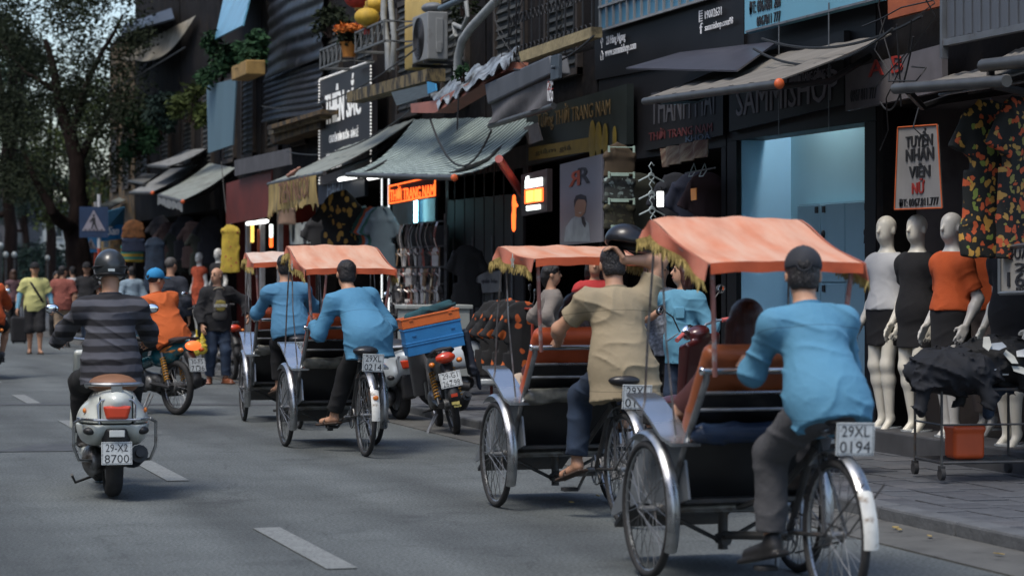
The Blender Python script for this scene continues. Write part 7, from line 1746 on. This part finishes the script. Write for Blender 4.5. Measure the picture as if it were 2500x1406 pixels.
# cart of folded clothes
ct = thing('clothes_cart', 'small wheeled cart heaped with clothes on the pavement', 'cart', (7.86, 15.25, PAVE_Z), -.1)
g = G()
for x in (-.28, .42):
    for y in (-.22, .30): g.cyl((x, y, .1), (x, y, .62), .010, 6)
for z in (.12, .62): g.tube([(-.28, -.22, z), (.42, -.22, z), (.42, .30, z), (-.28, .30, z), (-.28, -.22, z)], .011, 6)
for z in (.38,): g.tube([(-.28, -.22, z), (.42, -.22, z)], .008, 6); g.tube([(-.28, -.22, z), (-.28, .30, z)], .008, 6)
for y in (-.12, .0, .12, .22): g.cyl((-.28, y, .12), (.42, y, .12), .006, 5)
g.build('frame', DARK_TUBE, ct)
for x in (-.28, .42):
    for y in (-.22, .30): g = G(); g.cyl((x - .015, y, .045), (x + .015, y, .045), .045, 14); g.box((x, y, .085), (.035, .05, .03)); g.build('caster', TYRE, ct)
s_ = SDF(.02); s_.box((-.02, .02, .24), (.115, .10, .11), r=.03); s_.box((-.02, .02, .34), (.122, .108, .025), r=.02, k=.005); o = s_.build('orange_box', mat('box_orange', (.50, .075, .015), .45, var=.1), None, .011); o.location = ct.location; o.rotation_euler = (0, 0, -.1); tag(o, 'orange plastic box with lid on the lower shelf of the cart', 'box')
for k, (c, r, cc, am, lab) in enumerate((((-.14, -.08, .74), (.36, .30, .17), (.0045, .006, .010), .024, 'heap of navy clothes on the near end of the cart'), ((.18, .0, .80), (.36, .30, .17), (.004, .004, .0045), .026, 'heap of black printed shirts on top of the cart'), ((.42, .10, .70), (.26, .28, .12), (.02, .035, .06), .02, 'heap of dark jeans at the far end of the cart'))):
    s_ = SDF(.05); s_.ell(c, r); s_.cone((c[0] - .24, c[1] - .12, c[2] - .02), (c[0] - .30, c[1] - .16, c[2] - .26), .07, .05); s_.cone((c[0] + .1, c[1] - .2, c[2]), (c[0] + .16, c[1] - .27, c[2] - .2), .08, .05); s_.wrinkle(am * 1.3, 17, k + 2.0, (.7, .5, .9)); s_.wrinkle(am * .6, 38, k + 5.0, (.9, .5, .6)); o = s_.build('clothes_heap', mat('heap_%d' % k, cc, .85, var=.4, scale=8), None, .013); o.location = ct.location; o.rotation_euler = (0, 0, -.1); tag(o, lab, 'clothes')
tg = thing('price_label', 'red and white label on the black heap of clothes', 'label', (7.86 + .10, 15.25 - .25, PAVE_Z + .78), -.1); g = G(); g.box((0, 0, 0), (.10, .008, .045), Matrix.Rotation(-.5, 3, 'X')); lb = g.build('card', mat('label_red', (.42, .03, .02), .6), tg, 0)
text("Levi's", (-.04, -.012, -.012), (.08, 0, 0), (0, .012, .026), WHITE_L, lb)
g = G(); g.box((.01, -.016, -.045), (.11, .008, .035), Matrix.Rotation(-.5, 3, 'X')); g.build('price_card', mat('card_white', (.5, .5, .48), .7), tg, 0)
rn = random.Random(8)
for k in range(9):
    g = G(); a = rn.uniform(0, 3); g.prism([(-.06, -.02), (.0, -.035), (.07, -.01), (.05, .03), (-.04, .025)], .004, (0, 0, 0), Matrix.Rotation(.9, 3, 'X') @ Matrix.Rotation(a, 3, 'Z')); o = g.build('printed_tag', (mat('card_white'), mat('card_grey', (.3, .33, .36), .7), mat('card_pale', (.40, .40, .36), .7))[k % 3], None, 0, loc=(7.86 + rn.uniform(-.1, .45), 15.25 - .33 + rn.uniform(-.03, .04), PAVE_Z + .84 + rn.uniform(-.10, .10))); tag(o, 'small printed tag lying on the black heap of clothes', 'tag', 'tags on the heap of clothes')
# ------------------------------------------------------------------ air conditioner, pipes, lanterns, plants, wires
ac = thing('air_conditioner', 'old grey air conditioner unit on a bracket beside the yellow pilaster', 'air conditioner')
p = at(1044, 145, X=8.02); q = at(1044, 28, X=8.02); y0 = p.y; z0, z1 = p.z, q.z; ACM = mat('ac_casing', (.20, .205, .20), .6, var=.12, scale=5, col2=(.10, .09, .08), f2=.62, w2=.08)
g = G(); g.box((8.02 + .14, y0 + .41, (z0 + z1) / 2), (.28, .82, z1 - z0)); g.build('casing', ACM, ac, 0, bev=.015)
g = G(); g.ring((8.018, y0 + .46, (z0 + z1) / 2), (1, 0, 0), .27, .014, 28, 6)
for k in range(7): g.ring((8.014, y0 + .46, (z0 + z1) / 2), (1, 0, 0), .035 * (k + 1), .004, 24, 4)
g.build('fan_guard', PLASTIC_B, ac); g = G(); g.cyl((8.017, y0 + .46, (z0 + z1) / 2), (8.022, y0 + .46, (z0 + z1) / 2), .265, 24); g.build('fan', mat('fan_dark', (.012, .012, .012), .8), ac)
g = G(); g.box((8.18, y0 - .008, (z0 + z1) / 2 + .02), (.10, .02, .42)); g.build('side_cover', ACM, ac, 0, bev=.008); g = G(); g.box((8.17, y0 - .02, z0 + .16), (.07, .02, .14)); g.build('valve_cover', ACM, ac, 0, bev=.006)
for y in (y0 + .1, y0 + .7): g = G(); g.box((8.3, y, z0 - .03), (.62, .04, .04)); g.box((8.55, y, z0 - .2), (.04, .04, .34)); g.build('bracket', IRON, ac, 0)
s_ = SDF(.02); s_.ell((8.16, y0 + .3, z1 + .08), (.14, .22, .07)); o = s_.build('upturned_basin', mat('basin_grey', (.15, .16, .17), .6), None, .015); tag(o, 'upturned grey basin on top of the air conditioner', 'basin')
PIPE = mat('pipe_grey', (.27, .28, .27), .6, var=.15, scale=8)
def pipe(label, pts, r, m=PIPE, X=8.3):
    g = G(); g.tube([at(u, v, X=(x if x else X)) for u, v, x in pts], r, 10); tag(g.build('drain_pipe', m, None), label, 'pipe')
pipe('thick grey drain pipe bending up beside the air conditioner', [(1116, 190, 0), (1118, 140, 0), (1128, 100, 0), (1150, 68, 0), (1212, 2, 0), (1260, -50, 0)], .055, X=8.1)
pipe('pale conduit rising to the lanterns, left one', [(948, 175, 0), (946, 110, 0), (936, 40, 0), (938, -30, 0)], .045, X=8.1)
pipe('pale conduit rising to the lanterns, right one', [(958, 170, 0), (962, 90, 0), (954, 10, 0), (952, -40, 0)], .04, X=8.15)
pipe('curled insulated hose behind the air conditioner', [(1092, 100, 0), (1112, 85, 0), (1108, 60, 0), (1130, 70, 0), (1142, 40, 0), (1138, 0, 0)], .03, X=8.35)
pipe('blue grey pipe crossing above the air conditioner', [(1075, 22, 0), (1150, -12, 0)], .04, mat('pipe_blue', (.07, .10, .12), .5), X=8.0)
def lantern(label, u, v, X, r, m, tas):
    p = at(u, v, X=X); t = thing('paper_lantern', label, 'lantern', p, 0, 'lanterns under the balcony')
    prof = [(r * .3, -r * .8)] + [(r * math.sin(math.pi * (i + .5) / 12) * (1 + .03 * (i % 2)) + .02, -r * .8 * math.cos(math.pi * (i + .5) / 12)) for i in range(12)] + [(r * .3, r * .8)]
    G().lathe(prof, n=20).build('shade', m, t)
    g = G(); g.cyl((0, 0, -r * .95), (0, 0, -r * .78), r * .32, 12); g.cyl((0, 0, r * .78), (0, 0, r * .95), r * .32, 12); g.build('cap', mat('lantern_gold', (.35, .22, .04), .5), t)
    g = G()
    for k in range(10): a = k * .628; g.tube([(.03 * math.cos(a), .03 * math.sin(a), -r * .95), (.045 * math.cos(a), .045 * math.sin(a), -r * .95 - tas)], .006, 4)
    g.build('tassel', mat('tassel_red', (.25, .02, .015), .8), t); g = G(); g.cyl((0, 0, r * .9), (0, 0, r + .5), .006, 5); g.build('cord', PLASTIC_B, t)
lantern('red paper lantern cut by the top picture edge', 876, -6, 8.0, .20, mat('lantern_red', (.32, .03, .02), .7, var=.4, scale=20), .3)
lantern('yellow lantern with leaf pattern, lower of the pair', 896, 42, 7.9, .16, mat('lantern_yellow', (.48, .30, .03), .7, var=.2, col2=(.12, .10, .02), f2=.62, w2=.03, scale2=9), .1)
lantern('yellow lantern behind the conduit, upper of the pair', 918, 12, 8.1, .14, mat('lantern_yellow'), .1)

def leaves(name, m, parent, clumps, n, size, seed, flat=.5, drop=.3):
    """leaf blades scattered through the clumps ((centre), (radii)) as real folded faces"""
    r = np.random.default_rng(seed); C = np.array([c for c, _ in clumps]); R = np.array([q for _, q in clumps])
    w = R.prod(1) ** .7; k = r.choice(len(C), n, p=w / w.sum())
    d = r.normal(size=(n, 3)); d /= np.linalg.norm(d, axis=1)[:, None]; rad = r.random(n) ** (1 / 2.2)
    P = C[k] + d * rad[:, None] * R[k]
    ax = r.normal(size=(n, 3)); ax[:, 2] = ax[:, 2] * flat - drop; ax /= np.linalg.norm(ax, axis=1)[:, None]
    up = r.normal(size=(n, 3)); sd_ = np.cross(ax, up); sd_ /= np.linalg.norm(sd_, axis=1)[:, None]; nn = np.cross(sd_, ax)
    s = size * (.6 + .8 * r.random(n))[:, None]
    V = np.stack([P, P + ax * s * .45 + sd_ * s * .24 + nn * s * .06, P + ax * s, P + ax * s * .45 - sd_ * s * .24 + nn * s * .06], 1).reshape(-1, 3)
    me = bpy.data.meshes.new(name); me.vertices.add(len(V)); me.vertices.foreach_set('co', V.astype(np.float32).ravel())
    me.loops.add(n * 4); me.loops.foreach_set('vertex_index', np.arange(n * 4, dtype=np.int32)); me.polygons.add(n); me.polygons.foreach_set('loop_start', np.arange(0, n * 4, 4, dtype=np.int32))
    me.update(calc_edges=True); me.materials.append(m)
    return link(name, me, parent)
LEAF = [mat('leaf_%d' % i, c,   .8, var=.45, scale=1.5, spec=.12) for i, c in enumerate([(.018, .024, .012), (.02, .05, .022), (.045, .06, .018), (.015, .028, .022)])]
BARK = mat('bark', (.018, .012, .010), .95, spec=.1, var=.4, scale=6, bump=.03, bscale=12, stretch=(1, 1, .3))
def shrub(name, label, p, rad, n, size, m, seed, stems=5, group='plants on the balconies'):
    t = thing(name, label, 'plant', p, 0, group); r = random.Random(seed); cl = []
    for k in range(9): cl.append(((r.uniform(-.7, .7) * rad[0], r.uniform(-.7, .7) * rad[1], rad[2] * (.2 + 1.3 * r.random())), (rad[0] * .45, rad[1] * .45, rad[2] * .4)))
    leaves('foliage', m, t, cl, n, size, seed); g = G()
    for k in range(stems): c = cl[k][0]; g.tube([(c[0] * .2, c[1] * .2, 0), (c[0] * .6, c[1] * .5, c[2] * .6), c], [.02, .012, .006], 5)
    g.build('stem', BARK, t)
for i, (u, v, X, rad, n, sz, m, lab) in enumerate(((535, 205, 8.1, (.4, 1.0, .55), 1500, .13, LEAF[1], 'leafy green shrub above the slate blue panel'), (612, 178, 8.0, (.3, .8, .42), 1100, .12, LEAF[1], 'green shrub in the yellow planter'), (462, 300, 8.0, (.4, 1.0, .5), 1200, .14, LEAF[2], 'yellow green shrub beside the slate blue panel'), (400, 330, 8.2, (.4, 1.2, .6), 1200, .15, LEAF[3], 'dark trailing shrub behind the grey awnings'), (340, 390, 8.0, (.4, 1.5, .7), 1300, .16, LEAF[1], 'bushy shrub hanging over the far awnings'), (812, 92, 8.3, (.25, .6, .3), 400, .11, LEAF[0], 'small dark plant behind the orange flowers'), (1128, 40, 8.4, (.15, .5, .35), 350, .08, LEAF[0], 'weedy plant growing by the thick drain pipe'), (1132, 200, 7.9, (.08, .2, .12), 120, .07, LEAF[1], 'weed sprouting on the crumpled tarpaulin'))):
    shrub('balcony_plant', lab, at(u, v, X=X), rad, n, sz, m, 20 + i)
p = at(606, 192, X=7.9); g = G(); g.box((0, 0, .14), (.35, 1.5, .26)); o = g.build('planter', mat('planter_ochre', (.28, .17, .05), .8, var=.3, scale=6), None, 0, bev=.02, loc=p); tag(o, 'ochre planter box with the green shrub', 'planter')
BRKT = mat('bracket_grey', (.11, .115, .115), .6, var=.25, scale=8)
# flower pots
for k, (u, v, X, lab) in enumerate(((852, 140, 7.9, 'orange flowers in an orange pot on the metal bracket'),)):
    t = thing('flower_pot', lab, 'flower pot', at(u, v, X=X)); G().lathe([(.09, 0), (.13, .2), (.14, .22), (.11, .21)], n=16).build('pot', mat('pot_orange', (.45, .17, .03), .6), t)
    leaves('foliage', LEAF[0], t, [((0, 0, .3), (.2, .24, .12))], 260, .09, 3); leaves('blossom', mat('marigold', (.60, .16, .02), .7, var=.3, scale=20), t, [((0, .1, .42), (.22, .3, .06)), ((0, -.2, .40), (.2, .2, .06))], 900, .07, 4, flat=.3, drop=-.2)
for k, (u0, u1, v, lab) in enumerate(((782, 832, 168, 'grey metal window box bracket, lower left one'), (868, 938, 128, 'grey metal window box bracket beside the conduits'))):
    t = thing('metal_bracket', lab, 'bracket'); a, b = at(u0, v, X=7.9), at(u1, v - 12, X=7.9); b.z = a.z; g = G()
    for z in (0, .28): g.tube([a + Vector((0, 0, z)), b + Vector((0, 0, z)), b + Vector((.5, 0, z)), a + Vector((.5, 0, z)), a + Vector((0, 0, z))], .022, 5)
    g.build('frame', BRKT, t); g = G(); n = 5
    for i in range(n + 1): q = a.lerp(b, i / n); g.tube([q, q + Vector((0, 0, .28))], .016, 5)
    for i in range(n): q, q2 = a.lerp(b, i / n), a.lerp(b, (i + 1) / n); g.tube([q, q2 + Vector((0, 0, .28))], .012, 5)
    g.build('brace', BRKT, t)
# cables
CABLE = mat('cable_black', (.012, .012, .012), .6)
def cable(label, a, b, sag, r=.012, n=18):
    a, b = at(*a[:2], X=a[2]), at(*b[:2], X=b[2]); g = G(); g.tube([a.lerp(b, i / n) - Vector((0, 0, sag * 4 * (i / n) * (1 - i / n))) for i in range(n + 1)], r, 5); tag(g.build('cable', CABLE, None), label, 'cable', 'overhead cables')
cable('grey cable running from the tree to the tan sail cloth', (-60, 320, 7.3), (452, 116, 8.0), .5, .02)
cable('black cable sagging along the yellow ledge', (1255, 170, 7.9), (1450, 88, 8.0), .12)
cable('black cable from the tarpaulin to the striped awning', (1120, 230, 7.6), (1116, 318, 7.6), .0, .01)
cable('cable looping over the striped awning', (1050, 290, 7.8), (1200, 318, 7.6), .5, .014)
cable('black cable under the blue telephone sign', (1840, 120, 8.0), (2180, 70, 8.0), .2, .012)
cable('second black cable under the blue telephone sign', (1860, 95, 8.1), (2250, 40, 8.1), .15, .012)
cable('cable hanging before the dirty white board', (2190, 60, 8.2), (2200, 260, 8.3), .0, .008)
cable('cable swinging before the grey shutter', (2230, 90, 8.2), (2150, 250, 8.3), .25, .008)
cable('long black cable along the upper fronts', (640, 260, 8.0), (1015, 120, 7.9), .3)
cable('thin cable above the narrow awning', (700, 370, 7.9), (1000, 270, 7.8), .25, .01)
cable('thin cable down to the pale grey awning', (540, 395, 7.6), (552, 520, 7.6), .0, .008)
for k, (u, v, lab) in enumerate(((1245, 15, 'cable bundle knot above the crumpled tarpaulin'), (2195, 75, 'tangle of cables beside the orange board'))):
    p = at(u, v, X=8.1); g = G(); r = random.Random(k + 4)
    for i in range(4): g.tube([p + Vector((r.uniform(-.1, .1), .5 * math.sin(a * .7 + i), .35 * math.cos(a * .5 + i * 2) - .12 * a + .3)) for a in range(8)], .006, 4)
    tag(g.build('cable_tangle', CABLE, None), lab, 'cable')
# ------------------------------------------------------------------ crossing signs and projecting boards
def crossing(label, u, v0, v1, X, back):
    d = X / (SA + (u - 1250) / F_PX * CA); c = at(u, (v0 + v1) / 2, X=X); S = (v1 - v0) / F_PX * d
    t = thing('crossing_sign', label, 'road sign', (c.x, c.y, 0), -YAW + .1, 'pedestrian crossing signs'); z = c.z
    R = Matrix(((1, 0, 0), (0, 0, -1), (0, 1, 0)))
    g = G(); g.box((0, 0, z), (S * .93, .03, S)); pl = g.build('plate', mat('sign_blue_%d' % back, (.012, .03, .075) if not back else (.02, .14, .32), .5), t, 0)
    g = G(); g.prism([(-S * .38, -S * .28), (S * .38, -S * .28), (0, S * .40)], .006, (0, -.018, z), R); g.build('triangle', mat('sign_pale', (.24, .22, .25) if not back else (.5, .52, .52), .6), pl, 0)
    g = G(); y = -.028
    g.ell((0, y, z + S * .21), (S * .035, .004, S * .04)); g.prism([(-S * .05, S * .15), (S * .05, S * .15), (S * .06, -S * .03), (-S * .04, -S * .03)], .004, (0, y, z), R)
    g.prism([(-S * .04, -S * .03), (S * .02, -S * .03), (-S * .05, -S * .22), (-S * .09, -S * .22)], .004, (0, y, z), R); g.prism([(S * .0, -S * .03), (S * .06, -S * .03), (S * .12, -S * .22), (S * .07, -S * .22)], .004, (0, y - .001, z), R)
    g.prism([(-S * .05, S * .14), (-S * .13, S * .02), (-S * .10, S * .0), (-S * .02, S * .1)], .004, (0, y - .002, z), R); g.build('walker_symbol', INK, pl, 0)
    g = G(); 
    for k in range(5): g.box((-S * .26 + k * S * .13, -.026, z - S * .245), (S * .07, .004, S * .03))
    g.build('stripes', INK, pl, 0)
    for k in range(8): g = G(); g.cyl((.12, .04, k * .42), (.12, .04, k * .42 + .419), .045, 10); g.build('post_band', mat('post_white2', (.45, .45, .45), .6) if k % 2 else mat('post_red', (.35, .05, .02), .6), t)
crossing('dark blue pedestrian crossing sign facing the camera beside the tree', 229, 505, 580, 6.75, 0)
crossing('smaller bright blue pedestrian crossing sign behind the dark blue one', 222, 578, 616, 7.4, 1)
sg = panel('shop_sign', 'bright blue shop sign with white script behind the crossing sign', 'sign', [(240, 552), (306, 548), (306, 582), (240, 590)], [7.0, 7.7, 7.7, 7.0], .05, mat('sign_bright_blue', (.02, .16, .36), .5))
a, b = at(262, 574, X=7.2), at(290, 573, X=7.5); text('San', a - Vector((0, .03, 0)), b - a, Vector((0, 0, .20)), WHITE_L, sg); a, b = at(296, 584, X=7.55), at(304, 584, X=7.62); text('C', a - Vector((0, .03, 0)), b - a, Vector((0, 0, .12)), WHITE_L, sg)
panel('advert_board', 'sky blue panel above the bright blue shop sign', 'panel', [(262, 516), (306, 505), (302, 552), (262, 555)], [7.2, 7.7, 7.7, 7.2], .04, mat('panel_sky', (.12, .33, .50), .5, var=.08))
# ------------------------------------------------------------------ street trees and the far end of the street
def tree(label, base, limbs, clumps, n, size, m, seed, trunk=.32, group='street trees'):
    t = thing('street_tree', label, 'tree', base, 0, group)
    for i, (pts, rs) in enumerate(limbs):
        g = G(); P = [Vector(p) for p in pts]; Q = []; RR = []
        for k in range(len(P) - 1):
            for s in range(4): f = s / 4; Q.append(P[k].lerp(P[k + 1], f) + Vector((math.sin(k * 3 + s) * .03, math.cos(k * 2 + s) * .03, 0))); RR.append(rs[k] * (1 - f) + rs[k + 1] * f)
        g.tube(Q + [P[-1]], RR + [rs[-1]], 10); g.build('trunk' if i == 0 else 'limb', BARK, t)
    leaves('crown', m, t, clumps, n, size, seed)
    return t
D = 60.0
def rel(u, v, d, b): p = at(u, v, d=d); return (p.x - b[0], p.y - b[1], p.z)
b0 = at(212, 700, d=D); b0 = (b0.x, b0.y, PAVE_Z - .05)
L = lambda *a: [rel(u, v, d, b0) for u, v, d in a]
limbs = [(L((214, 812, D), (205, 700, D), (190, 620, D), (178, 560, D)), [.40, .34, .31, .26]), (L((180, 565, D), (150, 545, D - .5), (128, 520, D - 1), (105, 480, D - 1), (60, 380, D - 1)), [.2, .17, .13, .10, .05]),
         (L((182, 575, D), (192, 500, D), (190, 420, D), (172, 340, D), (140, 220, D), (110, 100, D)), [.25, .22, .20, .17, .12, .06]), (L((188, 400, D), (215, 350, D + .5), (240, 320, D + 1), (290, 230, D + 1)), [.12, .10, .07, .03]), (L((172, 340, D), (200, 240, D), (250, 130, D), (300, 40, D)), [.10, .08, .06, .03]), (L((140, 230, D), (60, 180, D), (0, 100, D)), [.07, .05, .02])]
rr = random.Random(11); cl = []
for k in range(72):
    u, v = rr.uniform(-60, 345), rr.uniform(-80, 330)
    cl.append((rel(u, v, D + rr.uniform(-3.5, 3.5), b0), (rr.uniform(.45, .9), rr.uniform(.5, 1.0), rr.uniform(.35, .7))))
for (u, v, d) in ((60, 440, D - 1), (20, 400, D - 2), (100, 400, D), (30, 470, D - 3), (110, 460, D + 1), (280, 260, D), (300, 330, D + 2), (260, 400, D + 3), (300, 400, D), (280, 420, D + 1)): cl.append((rel(u, v, d, b0), (.7, .8, .45)))
tree('big forked street tree with dark trunk beside the crossing sign', b0, limbs, cl, 27000, .10, LEAF[0], 5)
for i, (u, d, lab, vt, n, mi) in enumerate(((20, 84, 'street tree farther off at the left picture edge', 60, 9000, 0), (120, 108, 'distant street tree behind the forked one', 160, 8000, 3), (-40, 118, 'distant street tree cut by the picture edge', 120, 8000, 1), (215, 92, 'slender tree between the forked tree and the far houses', 200, 6500, 2), (60, 150, 'farthest street tree over the end of the street', 260, 7000, 3))):
    bb = at(u, 700, d=d); bb = (bb.x, bb.y, 0); zt = at(u, vt, d=d).z; r = random.Random(40 + i); c2 = []; lm = []
    for k in range(20): a = r.uniform(0, 6.28); rad = r.uniform(.3, 2.6); c2.append(((rad * math.cos(a), rad * math.sin(a), zt * r.uniform(.42, .98)), (r.uniform(.6, 1.2), r.uniform(.6, 1.2), r.uniform(.5, .9))))
    lm.append(([(0, 0, -.1), (.1, 0, zt * .3), (-.1, .1, zt * .55), (.1, 0, zt * .85)], [.28, .22, .15, .05]))
    for k in range(5): c = c2[k][0]; lm.append(([(0, 0, zt * .35), (c[0] * .5, c[1] * .5, c[2] * .8), c], [.12, .08, .03]))
    tree(lab, bb, lm, c2, int(n * 1.4), .15, LEAF[mi], 60 + i)
# low far buildings closing the street
def far_block(label, u0, u1, v0, d, m, floors, cols):
    a, b = at(u0, 700, d=d), at(u1, 700, d=d); zt = at(u0, v0, d=d).z; W = (b - a).length; rz = math.atan2(b.y - a.y, b.x - a.x)
    t = thing('far_building', label, 'building', (a.x, a.y, 0), rz); g = G(); g.box((W / 2, 3, zt / 2), (W, 6, zt)); g.build('wall', m, t, 0)
    g = G(); g.box((W / 2, 2.7, zt + .15), (W + .5, 6.8, .3)); g.build('roof', mat('far_roof', (.06, .055, .05), .9), t, 0)
    for f in range(floors):
        for c in range(cols):
            g = G(); w = W / cols; g.box((w * (c + .5), -.03, zt * (f + .55) / floors), (w * .55, .08, zt / floors * .55)); wdw = g.build('window', mat('far_window', (.03, .04, .05), .2), t, 0)
            g = G(); g.box((w * (c + .5), -.10, zt * (f + .26) / floors), (w * .62, .14, .1)); g.build('sill', m, wdw, 0)
far_block('pale low building at the far end of the street', 60, 205, 500, 190, mat('far_pale', (.30, .33, .33), .9, var=.2), 2, 6)
far_block('dark low building at the far left end of the street', -120, 58, 470, 170, mat('far_dark', (.06, .06, .065), .9, var=.3), 3, 7)
far_block('ochre building behind the trees at the end of the row', 205, 270, 440, 150, mat('far_ochre', (.16, .11, .05), .9, var=.3), 3, 3)
for k, (u, v, d) in enumerate(((2, 600, 78), (14, 622, 80), (35, 622, 80), (116, 630, 95))):
    p = at(u, v, d=d); t = thing('globe_lamp', 'pale globe lamp on a thin post, %s from the picture edge' % ('first', 'second', 'third', 'fourth')[k], 'lamp', (p.x, p.y, 0), 0, 'globe lamps on the far pavement')
    g = G(); g.ell((0, 0, p.z), (.09, .09, .11)); g.build('globe', mat('globe_glass', (.25, .27, .26), .3), t); g = G(); g.cyl((0, 0, 0), (0, 0, p.z - .14), .035, 8); g.build('post', PLASTIC_B, t)
# leafy verge closing the view low down
cl = [((p.x, p.y, r_), (1.6, 1.6, .9)) for p, r_ in ((at(u, 700, d=d), z) for u, d, z in ((120, 120, 1.2), (160, 125, 1.0), (140, 122, 2.2), (60, 135, 1.0), (0, 130, 1.2), (-60, 130, 1.4), (190, 118, .9), (90, 140, 2.6), (30, 140, 2.4)))]
tag(leaves('undergrowth', LEAF[3], None, cl, 7000, .24, 9), kind='stuff')
# ------------------------------------------------------------------ things built in world space get their origin at their base
bpy.context.view_layer.update()
for o in list(SC.objects):
    if o.parent is None and o.type in ('EMPTY', 'MESH') and o.get('category') and o.location.length < 1e-6:
        pts = []
        for c in [o] + list(o.children_recursive):
            if c.type == 'MESH': pts += [c.matrix_world @ Vector(k) for k in c.bound_box]
        if not pts: continue
        lo = Vector([min(p[i] for p in pts) for i in range(3)]); hi = Vector([max(p[i] for p in pts) for i in range(3)])
        b = Vector(((lo.x + hi.x) / 2, (lo.y + hi.y) / 2, lo.z))
        if o.type == 'MESH': o.data.transform(Matrix.Translation(-b))
        o.location = b
        for c in o.children: c.location = c.location - b
